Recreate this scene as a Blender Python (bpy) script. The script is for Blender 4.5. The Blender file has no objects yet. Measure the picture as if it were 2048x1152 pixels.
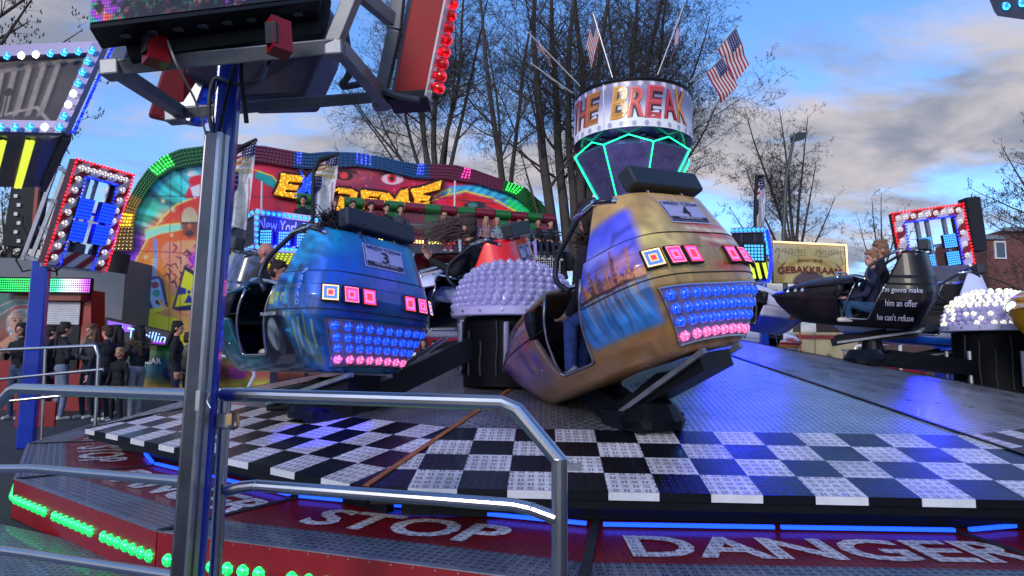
import bpy, bmesh, math, random
import numpy as np
from mathutils import Vector, Matrix, Euler, noise as mnoise
R = math.radians
SC = bpy.context.scene
COL = SC.collection
# ------------------------------------------------------------------ camera
CZ, F, PITCH, ROLL = 1.3, 1300.0, R(6.1), R(0.55)
_f = Vector((0, math.cos(PITCH), math.sin(PITCH)))
_u0 = Vector((0, -math.sin(PITCH), math.cos(PITCH)))
_r0 = Vector((1, 0, 0))
_r = _r0*math.cos(ROLL) + _u0*math.sin(ROLL)
_u = _u0*math.cos(ROLL) - _r0*math.sin(ROLL)
cam_d = bpy.data.cameras.new('camera'); cam = bpy.data.objects.new('camera', cam_d); COL.objects.link(cam)
cam_d.sensor_width = 36; cam_d.lens = 36*F/2048; cam_d.clip_start = .05; cam_d.clip_end = 2000
cam.matrix_world = Matrix(((_r.x, _u.x, -_f.x, 0), (_r.y, _u.y, -_f.y, 0), (_r.z, _u.z, -_f.z, CZ), (0, 0, 0, 1)))
SC.camera = cam
# ------------------------------------------------------------------ world, sun, exposure
SUN_EL, SUN_AZ = R(22), R(205)
W = bpy.data.worlds.new('World'); SC.world = W; W.use_nodes = True
def world():
    nt = W.node_tree; N = nt.nodes; L = nt.links; N.clear()
    out = N.new('ShaderNodeOutputWorld'); bg = N.new('ShaderNodeBackground')
    sky = N.new('ShaderNodeTexSky'); sky.sky_type = 'NISHITA'; sky.sun_disc = False
    sky.sun_elevation = SUN_EL; sky.sun_rotation = SUN_AZ; sky.air_density = 1.2; sky.dust_density = .6; sky.ozone_density = 2.5
    def mth(op, a, b=None, c=None):
        n = N.new('ShaderNodeMath'); n.operation = op
        for i, v in enumerate((a, b, c)):
            if v is None: continue
            if isinstance(v, (int, float)): n.inputs[i].default_value = v
            else: L.new(v, n.inputs[i])
        return n.outputs[0]
    tc = N.new('ShaderNodeTexCoord'); sp = N.new('ShaderNodeSeparateXYZ'); L.new(tc.outputs['Generated'], sp.inputs[0])
    zz = mth('MAXIMUM', mth('ADD', sp.outputs[2], .22), .05)
    cb = N.new('ShaderNodeCombineXYZ')
    L.new(mth('DIVIDE', sp.outputs[0], zz), cb.inputs[0]); L.new(mth('DIVIDE', sp.outputs[1], zz), cb.inputs[1])
    def nz(scale, det, off, rough=.55, dist=0.):
        mp = N.new('ShaderNodeMapping'); mp.inputs['Location'].default_value = off; mp.inputs['Scale'].default_value = (1, 1.5, 1)
        n = N.new('ShaderNodeTexNoise'); n.inputs['Scale'].default_value = scale; n.inputs['Detail'].default_value = det
        n.inputs['Roughness'].default_value = rough; n.inputs['Distortion'].default_value = dist
        L.new(cb.outputs[0], mp.inputs[0]); L.new(mp.outputs[0], n.inputs['Vector']); return n.outputs[0]
    def ramp(v, p0, p1, c0=(0, 0, 0, 1), c1=(1, 1, 1, 1)):
        r = N.new('ShaderNodeValToRGB'); e = r.color_ramp.elements; e[0].position = p0; e[1].position = p1; e[0].color = c0; e[1].color = c1
        r.color_ramp.interpolation = 'EASE'; L.new(v, r.inputs[0]); return r.outputs[0]
    big = nz(1.05, 8, (4.3, 2.6, 0), .55, .2); det = nz(3.6, 6, (9, 4, 2), .6, .3)
    cover = mth('ADD', mth('MULTIPLY', big, .75), mth('MULTIPLY', det, .25))
    cover = mth('ADD', cover, mth('MULTIPLY', mth('SUBTRACT', .35, sp.outputs[2]), .12))
    mask = ramp(cover, .43, .58)
    shade = ramp(nz(2.1, 6, (5.2, 7.4, 0), .55, .3), .38, .66, (.36, .41, .54, 1), (.84, .78, .82, 1))
    # clear part: the Nishita sky
    sk = N.new('ShaderNodeMix'); sk.data_type = 'RGBA'; sk.blend_type = 'MULTIPLY'; sk.inputs[0].default_value = 1
    L.new(sky.outputs[0], sk.inputs[6]); sk.inputs[7].default_value = (.72, 1.02, 1.5, 1)
    # clouds have about the radiance of the bright parts of that sky
    cl = N.new('ShaderNodeMix'); cl.data_type = 'RGBA'; cl.blend_type = 'MULTIPLY'; cl.inputs[0].default_value = 1
    L.new(shade, cl.inputs[6]); cl.inputs[7].default_value = (SKYK, SKYK, SKYK, 1)
    mx = N.new('ShaderNodeMix'); mx.data_type = 'RGBA'
    L.new(mask, mx.inputs[0]); L.new(sk.outputs[2], mx.inputs[6]); L.new(cl.outputs[2], mx.inputs[7])
    L.new(mx.outputs[2], bg.inputs[0]); bg.inputs[1].default_value = .11
    L.new(bg.outputs[0], out.inputs[0])
SKYK = 4.2
world()
sd = bpy.data.lights.new('sun', 'SUN'); sun = bpy.data.objects.new('sun', sd); COL.objects.link(sun)
sd.energy = .95; sd.angle = R(12); sd.color = (1, .9, .8)
sun.rotation_euler = Euler((R(90)-SUN_EL, 0, R(180)-SUN_AZ))
SC.view_settings.view_transform = 'Standard'; SC.view_settings.look = 'None'
SC.view_settings.exposure = 0.75; SC.view_settings.gamma = 1.0
# ------------------------------------------------------------------ pixel helpers (photo pixels -> points on real surfaces)
CP = Vector((0, 0, CZ))
def ray(x, y): return _f + _r*((x-1024)/F) - _u*((y-576)/F)
def P(x, y, Y):
    d = ray(x, y); return CP + d*(Y/d.y)
def PZ(x, y, z):
    d = ray(x, y); return CP + d*((z-CZ)/d.z)
def PP(x, y, o, n):
    d = ray(x, y); return CP + d*((o-CP).dot(n)/d.dot(n))
def lin(c):
    c = np.asarray(c, float)/255.; return np.where(c <= .04045, c/12.92, ((c+.055)/1.055)**2.4)
def C3(r, g, b): return tuple(float(v) for v in lin((r, g, b)))
# ------------------------------------------------------------------ materials
MATS = {}
def pbr(name, col=(.5, .5, .5), rough=.5, metal=0., emit=None, es=0., coat=0., var=.0, vscale=6., bump=0., trans=0., spec=.5, vc=False, vce=False):
    if name in MATS: return MATS[name]
    m = bpy.data.materials.new(name); m.use_nodes = True; nt = m.node_tree; N = nt.nodes; L = nt.links
    b = N['Principled BSDF']; b.inputs['Base Color'].default_value = (*col, 1); b.inputs['Roughness'].default_value = rough
    b.inputs['Metallic'].default_value = metal; b.inputs['Coat Weight'].default_value = coat; b.inputs['Coat Roughness'].default_value = .06
    b.inputs['Transmission Weight'].default_value = trans; b.inputs['Specular IOR Level'].default_value = spec
    if emit is not None: b.inputs['Emission Color'].default_value = (*emit, 1); b.inputs['Emission Strength'].default_value = es
    src = None
    if vc or vce:
        a = N.new('ShaderNodeVertexColor'); a.layer_name = 'Col'; src = a.outputs[0]
        if vce: L.new(src, b.inputs['Emission Color']); b.inputs['Emission Strength'].default_value = es
    if var > 0:
        tc = N.new('ShaderNodeTexCoord'); n = N.new('ShaderNodeTexNoise'); n.inputs['Scale'].default_value = vscale; n.inputs['Detail'].default_value = 6
        n.inputs['Roughness'].default_value = .65
        L.new(tc.outputs['Object'], n.inputs['Vector'])
        mr = N.new('ShaderNodeMapRange'); mr.inputs[1].default_value = .3; mr.inputs[2].default_value = .7; mr.inputs[3].default_value = 1-var; mr.inputs[4].default_value = 1+var*.6
        L.new(n.outputs[0], mr.inputs[0])
        mx = N.new('ShaderNodeMix'); mx.data_type = 'RGBA'; mx.blend_type = 'MULTIPLY'; mx.inputs[0].default_value = 1
        if src: L.new(src, mx.inputs[6])
        else: mx.inputs[6].default_value = (*col, 1)
        L.new(mr.outputs[0], mx.inputs[7]); src = mx.outputs[2]
        m2 = N.new('ShaderNodeMapRange'); m2.inputs[3].default_value = rough*.8; m2.inputs[4].default_value = min(1, rough*1.3+.05)
        L.new(n.outputs[0], m2.inputs[0]); L.new(m2.outputs[0], b.inputs['Roughness'])
        if bump > 0:
            bm_ = N.new('ShaderNodeBump'); bm_.inputs['Strength'].default_value = bump; bm_.inputs['Distance'].default_value = .02
            L.new(n.outputs[0], bm_.inputs['Height']); L.new(bm_.outputs[0], b.inputs['Normal'])
    if src: L.new(src, b.inputs['Base Color'])
    MATS[name] = m; return m
def lamp_mat(name, col, es, cell=60.):
    """lens of an LED cluster: many bright points behind coloured plastic"""
    if name in MATS: return MATS[name]
    m = pbr(name, tuple(c*.5 for c in col), .2, coat=1., emit=col, es=es); nt = m.node_tree; N = nt.nodes; L = nt.links; b = N['Principled BSDF']
    tc = N.new('ShaderNodeTexCoord'); v = N.new('ShaderNodeTexVoronoi'); v.inputs['Scale'].default_value = cell
    L.new(tc.outputs['Object'], v.inputs['Vector'])
    mr = N.new('ShaderNodeMapRange'); mr.inputs[1].default_value = .1; mr.inputs[2].default_value = .5; mr.inputs[3].default_value = es*3.2; mr.inputs[4].default_value = es*.3
    L.new(v.outputs['Distance'], mr.inputs[0]); L.new(mr.outputs[0], b.inputs['Emission Strength'])
    return m
def tread_mat(name, col, metal, rough, dark=.45, cell=.05, bump=.6, wear=None):
    if name in MATS: return MATS[name]
    m = bpy.data.materials.new(name); m.use_nodes = True; nt = m.node_tree; N = nt.nodes; L = nt.links; b = N['Principled BSDF']
    b.inputs['Metallic'].default_value = metal; b.inputs['Coat Weight'].default_value = .15
    def mth(op, a, bb=None, c=None):
        n = N.new('ShaderNodeMath'); n.operation = op
        for i, v in enumerate((a, bb, c)):
            if v is None: continue
            if isinstance(v, (int, float)): n.inputs[i].default_value = v
            else: L.new(v, n.inputs[i])
        return n.outputs[0]
    uv = N.new('ShaderNodeUVMap'); uv.uv_map = 'UV'; sp = N.new('ShaderNodeSeparateXYZ'); L.new(uv.outputs[0], sp.inputs[0])
    u = mth('DIVIDE', sp.outputs[0], cell); v = mth('DIVIDE', sp.outputs[1], cell)
    par = mth('FRACT', mth('MULTIPLY', mth('ADD', mth('FLOOR', u), mth('FLOOR', v)), .5))
    par = mth('GREATER_THAN', par, .25)
    fu = mth('ABSOLUTE', mth('SUBTRACT', mth('FRACT', u), .5)); fv = mth('ABSOLUTE', mth('SUBTRACT', mth('FRACT', v), .5))
    ip = mth('SUBTRACT', 1, par)
    a = mth('ADD', mth('MULTIPLY', fu, par), mth('MULTIPLY', fv, ip)); c = mth('ADD', mth('MULTIPLY', fv, par), mth('MULTIPLY', fu, ip))
    def sst(x, e0, e1):
        r = N.new('ShaderNodeMapRange'); r.interpolation_type = 'SMOOTHSTEP'; L.new(x, r.inputs[0]); r.inputs[1].default_value = e0; r.inputs[2].default_value = e1
        r.inputs[3].default_value = 1; r.inputs[4].default_value = 0; return r.outputs[0]
    stud = mth('MULTIPLY', sst(a, .26, .36), sst(mth('ABSOLUTE', mth('SUBTRACT', c, .17)), .07, .13))
    tc = N.new('ShaderNodeTexCoord'); n1 = N.new('ShaderNodeTexNoise'); n1.inputs['Scale'].default_value = 2.3; n1.inputs['Detail'].default_value = 8; n1.inputs['Roughness'].default_value = .7
    L.new(tc.outputs['Object'], n1.inputs['Vector'])
    n2 = N.new('ShaderNodeTexNoise'); n2.inputs['Scale'].default_value = 55; n2.inputs['Detail'].default_value = 3; L.new(tc.outputs['Object'], n2.inputs['Vector'])
    g = N.new('ShaderNodeMapRange'); L.new(n1.outputs[0], g.inputs[0]); g.inputs[1].default_value = .3; g.inputs[2].default_value = .7; g.inputs[3].default_value = .58; g.inputs[4].default_value = 1.15
    k = mth('MULTIPLY', g.outputs[0], mth('SUBTRACT', 1, mth('MULTIPLY', stud, 1-dark)))
    g2 = N.new('ShaderNodeMapRange'); L.new(n2.outputs[0], g2.inputs[0]); g2.inputs[1].default_value = .35; g2.inputs[2].default_value = .65; g2.inputs[3].default_value = .78; g2.inputs[4].default_value = 1.06
    k = mth('MULTIPLY', k, g2.outputs[0])
    mx = N.new('ShaderNodeMix'); mx.data_type = 'RGBA'; mx.blend_type = 'MULTIPLY'; mx.inputs[0].default_value = 1; mx.inputs[6].default_value = (*col, 1); L.new(k, mx.inputs[7])
    L.new(mx.outputs[2], b.inputs['Base Color'])
    rr = N.new('ShaderNodeMapRange'); L.new(n1.outputs[0], rr.inputs[0]); rr.inputs[1].default_value = .3; rr.inputs[2].default_value = .7; rr.inputs[3].default_value = rough*.8; rr.inputs[4].default_value = rough*1.35
    L.new(rr.outputs[0], b.inputs['Roughness'])
    bp = N.new('ShaderNodeBump'); bp.inputs['Strength'].default_value = bump; bp.inputs['Distance'].default_value = .004
    L.new(stud, bp.inputs['Height']); L.new(bp.outputs[0], b.inputs['Normal'])
    MATS[name] = m; return m
# ------------------------------------------------------------------ mesh building
class MB:
    def __init__(s): s.v = []; s.f = []; s.m = []; s.c = None; s.uv = {}; s.fc = []
    def add(s, vs, fs, mi=0, c=None):
        o = len(s.v); s.v += [tuple(v) for v in vs]
        for f in fs: s.f.append(tuple(i+o for i in f)); s.m.append(mi); s.fc.append(c)
        return o
    def box(s, c, size, rot=None, mi=0, col=None):
        hx, hy, hz = size[0]/2, size[1]/2, size[2]/2; c = Vector(c)
        vs = [Vector((x, y, z)) for x in (-hx, hx) for y in (-hy, hy) for z in (-hz, hz)]
        if rot is not None: vs = [rot @ v for v in vs]
        s.add([v+c for v in vs], [(0, 1, 3, 2), (4, 6, 7, 5), (0, 4, 5, 1), (2, 3, 7, 6), (0, 2, 6, 4), (1, 5, 7, 3)], mi, col)
    def bar(s, a, b, w, h=None, up=(0, 0, 1), mi=0, col=None):
        a = Vector(a); b = Vector(b); d = b-a; L = d.length
        if L < 1e-6: return
        d.normalize(); up = Vector(up)
        if abs(d.dot(up)) > .98: up = Vector((0, 1, 0))
        x = d.cross(up).normalized(); z = x.cross(d).normalized()
        s.box((a+b)/2, (w, L, h or w), Matrix((x, d, z)).transposed(), mi, col)
    def tube(s, pts, r, seg=8, mi=0, cap=True, col=None):
        pts = [Vector(p) for p in pts]; n = len(pts); rs = r if isinstance(r, (list, tuple)) else [r]*n
        px = None; vs = []
        for i in range(n):
            t = (pts[min(i+1, n-1)]-pts[max(i-1, 0)])
            if t.length < 1e-9: t = Vector((0, 0, 1))
            t.normalize()
            if px is None:
                px = t.orthogonal().normalized()
            px = (px - t*px.dot(t));
            if px.length < 1e-6: px = t.orthogonal()
            px.normalize(); py = t.cross(px)
            k = 1.
            if 0 < i < n-1:
                a = (pts[i]-pts[i-1]).normalized(); cc = max(.5, a.dot(t)); k = 1/cc
            for j in range(seg):
                an = 2*math.pi*j/seg; vs.append(pts[i]+(px*math.cos(an)+py*math.sin(an))*rs[i]*(k if k < 1.3 else 1.3))
        fs = [(i*seg+j, i*seg+(j+1) % seg, (i+1)*seg+(j+1) % seg, (i+1)*seg+j) for i in range(n-1) for j in range(seg)]
        if cap: fs += [tuple(range(seg))[::-1], tuple((n-1)*seg+j for j in range(seg))]
        s.add(vs, fs, mi, col)
    def lathe(s, prof, seg=24, mi=0, c=(0, 0, 0), ax=None, cap=True, col=None):
        vs = []; ax = ax or Matrix.Identity(3); c = Vector(c)
        for r, z in prof:
            for j in range(seg):
                a = 2*math.pi*j/seg; vs.append(ax @ Vector((r*math.cos(a), r*math.sin(a), z))+c)
        n = len(prof)
        fs = [(i*seg+j, i*seg+(j+1) % seg, (i+1)*seg+(j+1) % seg, (i+1)*seg+j) for i in range(n-1) for j in range(seg)]
        if cap: fs += [tuple(range(seg))[::-1], tuple((n-1)*seg+j for j in range(seg))]
        s.add(vs, fs, mi, col)
    def ball(s, c, r, seg=10, rings=6, mi=0, col=None, rot=None):
        r = r if isinstance(r, (tuple, list)) else (r, r, r); c = Vector(c); vs = []
        for i in range(1, rings):
            th = math.pi*i/rings
            for j in range(seg):
                a = 2*math.pi*j/seg; v = Vector((r[0]*math.sin(th)*math.cos(a), r[1]*math.sin(th)*math.sin(a), r[2]*math.cos(th)))
                if rot is not None: v = rot @ v
                vs.append(v+c)
        t = Vector((0, 0, r[2])); t = rot @ t if rot is not None else t
        vs += [c+t, c-t]; T = len(vs)-2; Bm = T+1
        fs = [(i*seg+j, (i+1)*seg+j, (i+1)*seg+(j+1) % seg, i*seg+(j+1) % seg) for i in range(rings-2) for j in range(seg)]
        fs += [(T, j, (j+1) % seg) for j in range(seg)]; o = (rings-2)*seg
        fs += [(Bm, o+(j+1) % seg, o+j) for j in range(seg)]
        s.add(vs, fs, mi, col)
    def prism(s, poly, n, t, mi=0, side=None, col=None):
        """polygon of 3-D points extruded by t along -n"""
        n = Vector(n).normalized(); k = len(poly); a = [Vector(p) for p in poly]; b = [p-n*t for p in a]
        s.add(a+b, [tuple(range(k)), tuple(range(2*k-1, k-1, -1))], mi, col)
        s.add(a+b, [(i, k+i, k+(i+1) % k, (i+1) % k) for i in range(k)], mi if side is None else side, col)
    def mesh(s, name, mats, smooth=False):
        me = bpy.data.meshes.new(name); me.from_pydata(s.v, [], s.f)
        for m in (mats if isinstance(mats, (list, tuple)) else [mats]): me.materials.append(m)
        me.polygons.foreach_set('material_index', s.m)
        if any(c is not None for c in s.fc):
            at = me.color_attributes.new('Col', 'FLOAT_COLOR', 'CORNER'); arr = []
            for c, f in zip(s.fc, s.f): arr += [(*(c or (1, 1, 1)), 1)]*len(f)
            at.data.foreach_set('color', np.array(arr, dtype=np.float32).ravel())
        if smooth: me.polygons.foreach_set('use_smooth', [True]*len(me.polygons))
        me.update(); return me
    def build(s, name, mats, parent=None, smooth=False, autosmooth=None):
        me = s.mesh(name, mats, smooth or autosmooth is not None)
        if autosmooth is not None: me.set_sharp_from_angle(angle=R(autosmooth))
        o = bpy.data.objects.new(name, me); COL.objects.link(o)
        if parent is not None: o.parent = parent
        return o
def link(name, me, parent=None, loc=None, rot=None):
    o = bpy.data.objects.new(name, me); COL.objects.link(o)
    if parent is not None: o.parent = parent
    if loc is not None: o.location = loc
    if rot is not None: o.rotation_euler = rot
    return o
def tag(o, label=None, cat=None, group=None, kind=None):
    if label: o['label'] = label
    if cat: o['category'] = cat
    if group: o['group'] = group
    if kind: o['kind'] = kind
    return o
def thing(name, label, cat, loc=(0, 0, 0), rot=(0, 0, 0), group=None, scale=1.):
    o = bpy.data.objects.new(name, None); COL.objects.link(o); o.location = loc; o.rotation_euler = rot
    o.scale = (scale,)*3; o.empty_display_size = .2
    return tag(o, label, cat, group)
def bevel(o, w, seg=2):
    m = o.modifiers.new('bevel', 'BEVEL'); m.width = w; m.segments = seg; m.limit_method = 'ANGLE'; m.angle_limit = R(40); return o
def local(root, p): return root.matrix_basis.inverted() @ Vector(p)
_TX = {}
def text2d(s, offset=0., shear=0., sx=1., spacing=1.):
    key = (s, offset, shear, spacing)
    if key not in _TX:
        cu = bpy.data.curves.new('t', 'FONT'); cu.body = s; cu.size = 1; cu.offset = offset; cu.shear = shear; cu.resolution_u = 3; cu.space_character = spacing
        cu.fill_mode = 'FRONT'
        ob = bpy.data.objects.new('t', cu); COL.objects.link(ob); dg = bpy.context.evaluated_depsgraph_get(); dg.update()
        me = ob.evaluated_get(dg).to_mesh(); bt_ = bmesh.new(); bt_.from_mesh(me); bmesh.ops.remove_doubles(bt_, verts=bt_.verts, dist=1e-5); bmesh.ops.triangulate(bt_, faces=bt_.faces); bt_.to_mesh(me); bt_.free(); vs = [(v.co.x, v.co.y) for v in me.vertices]; fs = [tuple(p.vertices) for p in me.polygons]
        ob.evaluated_get(dg).to_mesh_clear(); bpy.data.objects.remove(ob); bpy.data.curves.remove(cu)
        xs = [v[0] for v in vs]; ys = [v[1] for v in vs]
        _TX[key] = (vs, fs, min(xs), max(xs), min(ys), max(ys))
    return _TX[key]
def put_text(mb, s, fn, w, h, mi=0, offset=0., shear=0., col=None, spacing=1., center=True):
    """letters scaled to w x h and mapped to the surface by fn(u,v)"""
    vs, fs, x0, x1, y0, y1 = text2d(s, offset, shear, 1, spacing)
    out = []
    for x, y in vs:
        u = (x-x0)/(x1-x0)*w; v = (y-y0)/(y1-y0)*h
        if center: u -= w/2; v -= h/2
        out.append(fn(u, v))
    mb.add(out, fs, mi, col)
# ------------------------------------------------------------------ painting (airbrushed artwork as vertex colours of a fine grid)
rng = np.random.default_rng(7)
def fbm(h, w, cells, seed, octv=4):
    g = np.random.default_rng(seed); out = np.zeros((h, w)); amp = 1.; tot = 0
    for o in range(octv):
        n = int(cells*2**o)+2; ny = max(2, int(n*h/w)+2); a = g.random((ny, n))
        ys = np.linspace(0, ny-1.001, h); xs = np.linspace(0, n-1.001, w); yi = ys.astype(int); xi = xs.astype(int); fy = (ys-yi)[:, None]; fx = (xs-xi)[None]
        fy = fy*fy*(3-2*fy); fx = fx*fx*(3-2*fx)
        out += amp*((a[yi][:, xi]*(1-fx)+a[yi][:, xi+1]*fx)*(1-fy)+(a[yi+1][:, xi]*(1-fx)+a[yi+1][:, xi+1]*fx)*fy); tot += amp; amp *= .5
    return out/tot
class Canvas:
    def __init__(s, x0, y0, x1, y1, w, h, base=(128, 128, 128)):
        s.w, s.h = w, h; s.X, s.Y = np.meshgrid(np.linspace(x0, x1, w), np.linspace(y0, y1, h)); s.im = np.ones((h, w, 3))*np.array(base, float)
        s.px = abs(x1-x0)/w
    def blend(s, a, c): a = np.clip(a, 0, 1)[..., None]; s.im = s.im*(1-a)+np.asarray(c, float)*a
    def pmask(s, pts, soft=None):
        soft = soft or s.px; ins = np.zeros((s.h, s.w), bool); dmin = np.full((s.h, s.w), 1e9); n = len(pts)
        for i in range(n):
            (xa, ya), (xb, yb) = pts[i], pts[(i+1) % n]
            if ya != yb:
                c = ((ya > s.Y) != (yb > s.Y)) & (s.X < (xb-xa)*(s.Y-ya)/(yb-ya)+xa); ins ^= c
            dx, dy = xb-xa, yb-ya; L2 = dx*dx+dy*dy+1e-12; t = np.clip(((s.X-xa)*dx+(s.Y-ya)*dy)/L2, 0, 1)
            dmin = np.minimum(dmin, np.hypot(s.X-xa-t*dx, s.Y-ya-t*dy))
        return np.clip(.5+np.where(ins, dmin, -dmin)/soft, 0, 1)
    def poly(s, pts, c, soft=None, a=1.): s.blend(s.pmask(pts, soft)*a, c)
    def ell(s, cx, cy, rx, ry, c, ang=0, soft=.15, a=1.):
        ca, sa = math.cos(ang), math.sin(ang); u = ((s.X-cx)*ca+(s.Y-cy)*sa)/rx; v = (-(s.X-cx)*sa+(s.Y-cy)*ca)/ry
        s.blend(np.clip((1-np.hypot(u, v))/soft+.5, 0, 1)*a, c)
    def glow(s, cx, cy, rx, ry, c, a=1.): s.blend(np.exp(-(((s.X-cx)/rx)**2+((s.Y-cy)/ry)**2))*a, c)
    def line(s, pts, wd, c, a=1., soft=None):
        soft = soft or s.px; d = np.full((s.h, s.w), 1e9)
        for (xa, ya), (xb, yb) in zip(pts[:-1], pts[1:]):
            dx, dy = xb-xa, yb-ya; L2 = dx*dx+dy*dy+1e-12; t = np.clip(((s.X-xa)*dx+(s.Y-ya)*dy)/L2, 0, 1)
            d = np.minimum(d, np.hypot(s.X-xa-t*dx, s.Y-ya-t*dy))
        s.blend(np.clip(.5+(wd/2-d)/soft, 0, 1)*a, c)
    def grad(s, pts, cols, mask=None, a=1.):
        """cols at scattered points, inverse distance blend"""
        acc = np.zeros((s.h, s.w, 3)); tw = np.zeros((s.h, s.w, 1))
        for (x, y), c in zip(pts, cols):
            w = 1/(((s.X-x)**2+(s.Y-y)**2)[..., None]+s.px**2)**1.6; acc += w*np.asarray(c, float); tw += w
        g = acc/tw; m = (np.ones((s.h, s.w)) if mask is None else mask)[..., None]*a; s.im = s.im*(1-m)+g*m
    def streak(s, ang, freq, seed, amt, mask=None):
        ca, sa = math.cos(ang), math.sin(ang); g = np.random.default_rng(seed); u = s.X*ca+s.Y*sa; v = -s.X*sa+s.Y*ca
        n = fbm(s.h, s.w, 5, seed)*6
        k = (np.sin(u*freq+n*3)+.6*np.sin(u*freq*2.3+n*5+1)+.3*np.sin(v*freq*.5+n*4))/1.9
        m = 1 if mask is None else mask; s.im = np.clip(s.im*(1+amt*(k*m)[..., None]), 0, 255)
    def noise(s, cells, seed, amt):
        s.im = np.clip(s.im*(1+amt*(fbm(s.h, s.w, cells, seed)-.5)[..., None]*2), 0, 255)
    def vivid(s, k=1.25, b=1.12):
        m = s.im.mean(axis=2, keepdims=True); s.im = np.clip((m+(s.im-m)*k)*b, 0, 255)
    def lin(s): return lin(s.im)
    def at(s, x, y, x0, y0, x1, y1):
        """bilinear sample of linear colours at arrays x,y"""
        L_ = s.lin(); fx = np.clip((x-x0)/(x1-x0)*(s.w-1), 0, s.w-1.001); fy = np.clip((y-y0)/(y1-y0)*(s.h-1), 0, s.h-1.001)
        xi = fx.astype(int); yi = fy.astype(int); a = (fx-xi)[:, None]; b = (fy-yi)[:, None]
        return (L_[yi, xi]*(1-a)+L_[yi, xi+1]*a)*(1-b)+(L_[yi+1, xi]*(1-a)+L_[yi+1, xi+1]*a)*b
    def sheet(s, name, fn, mat, parent=None, keep=None):
        """grid mesh: fn maps canvas coordinates to 3-D points"""
        vs = [fn(x, y) for x, y in zip(s.X.ravel(), s.Y.ravel())]
        k = np.ones((s.h, s.w), bool) if keep is None else keep > .5
        fs = []; w = s.w
        for j in range(s.h-1):
            for i in range(w-1):
                if k[j, i] and k[j+1, i+1] and k[j+1, i] and k[j, i+1]: a = j*w+i; fs.append((a, a+w, a+w+1, a+1))
        me = bpy.data.meshes.new(name); me.from_pydata([tuple(v) for v in vs], [], fs); me.materials.append(mat)
        at = me.color_attributes.new('Col', 'FLOAT_COLOR', 'POINT'); c = np.ones((s.h*w, 4), np.float32); c[:, :3] = s.lin().reshape(-1, 3)
        at.data.foreach_set('color', c.ravel()); me.update()
        return link(name, me, parent)
# ------------------------------------------------------------------ shared materials
STEEL = pbr('brushed_steel', (.42, .43, .47), .28, 1., var=.12, vscale=25)
GALV = pbr('galvanised_steel', (.34, .35, .39), .42, .9, var=.25, vscale=14)
CHROME = pbr('chrome', (.75, .76, .8), .1, 1.)
BLACKM = pbr('black_paint', (.004, .005, .009), .35, coat=.06, spec=.2, var=.2)
MATTE = pbr('black_rubber', (.012, .013, .018), .7, var=.3)
BLUEP = pbr('blue_paint', C3(10, 52, 176), .28, coat=.5, var=.14, vscale=5)
REDP = pbr('red_paint', C3(140, 6, 20), .35, coat=.2, var=.14, vscale=5)
WHITEP = pbr('white_paint', (.72, .72, .76), .35, coat=.4, var=.12, vscale=8)
GREYP = pbr('grey_plastic', (.10, .10, .13), .5, var=.2)
ART = pbr('airbrushed_panel', (.5, .5, .5), .35, coat=.5, vc=True)
ARTM = pbr('airbrushed_matt', (.5, .5, .5), .6, vc=True)
FLAT = pbr('printed_colour', (.5, .5, .5), .55, vc=True)
LED = pbr('led_colour', (.02, .02, .02), .4, vce=True, es=1.6)
BLUEL = lamp_mat('blue_lamp_lens', C3(25, 80, 255), 1.3)
CYANL = lamp_mat('light_blue_lamp_lens', C3(50, 165, 255), 1.6)
WHITEL = lamp_mat('white_lamp_lens', (1, .96, .95), 2.2)
PINKL = lamp_mat('pink_lamp_lens', C3(255, 110, 170), 1.5)
GREENL = lamp_mat('green_lamp_lens', C3(30, 235, 110), 1.7)
REDL = lamp_mat('red_lamp_lens', C3(255, 20, 30), 1.4)
def bulb_mesh(name, r, mat, flat=.6, seg=10, ring=None):
    mb = MB(); pr = [(r*math.cos(a), r*flat*math.sin(a)) for a in [math.pi/2*i/5 for i in range(6)]]
    mb.lathe(pr, seg); me = mb.mesh(name, mat, True); return me
def ornt(n, up=(0, 0, 1)):
    n = Vector(n).normalized(); u = Vector(up); x = u.cross(n)
    if x.length < 1e-4: x = Vector((1, 0, 0))
    x.normalize(); y = n.cross(x); return Matrix((x, y, n)).transposed()
def area_light(name, loc, target, energy, color, size=.3, spot=None):
    if spot: l = bpy.data.lights.new(name, 'SPOT'); l.spot_size = R(spot); l.spot_blend = .5; l.shadow_soft_size = size
    else: l = bpy.data.lights.new(name, 'AREA'); l.size = size
    l.energy = energy; l.color = color; o = bpy.data.objects.new(name, l); COL.objects.link(o); o.location = loc
    o.rotation_euler = (Vector(target)-Vector(loc)).to_track_quat('-Z', 'Y').to_euler(); return o
# ================================================================== GROUND
g = MB(); g.add([(-300, -60, 0), (300, -60, 0), (300, 700, 0), (-300, 700, 0)], [(0, 1, 2, 3)])
tag(g.build('ground', pbr('asphalt', (.045, .045, .05), .75, var=.35, vscale=1.5, bump=.3)), kind='structure')
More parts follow.
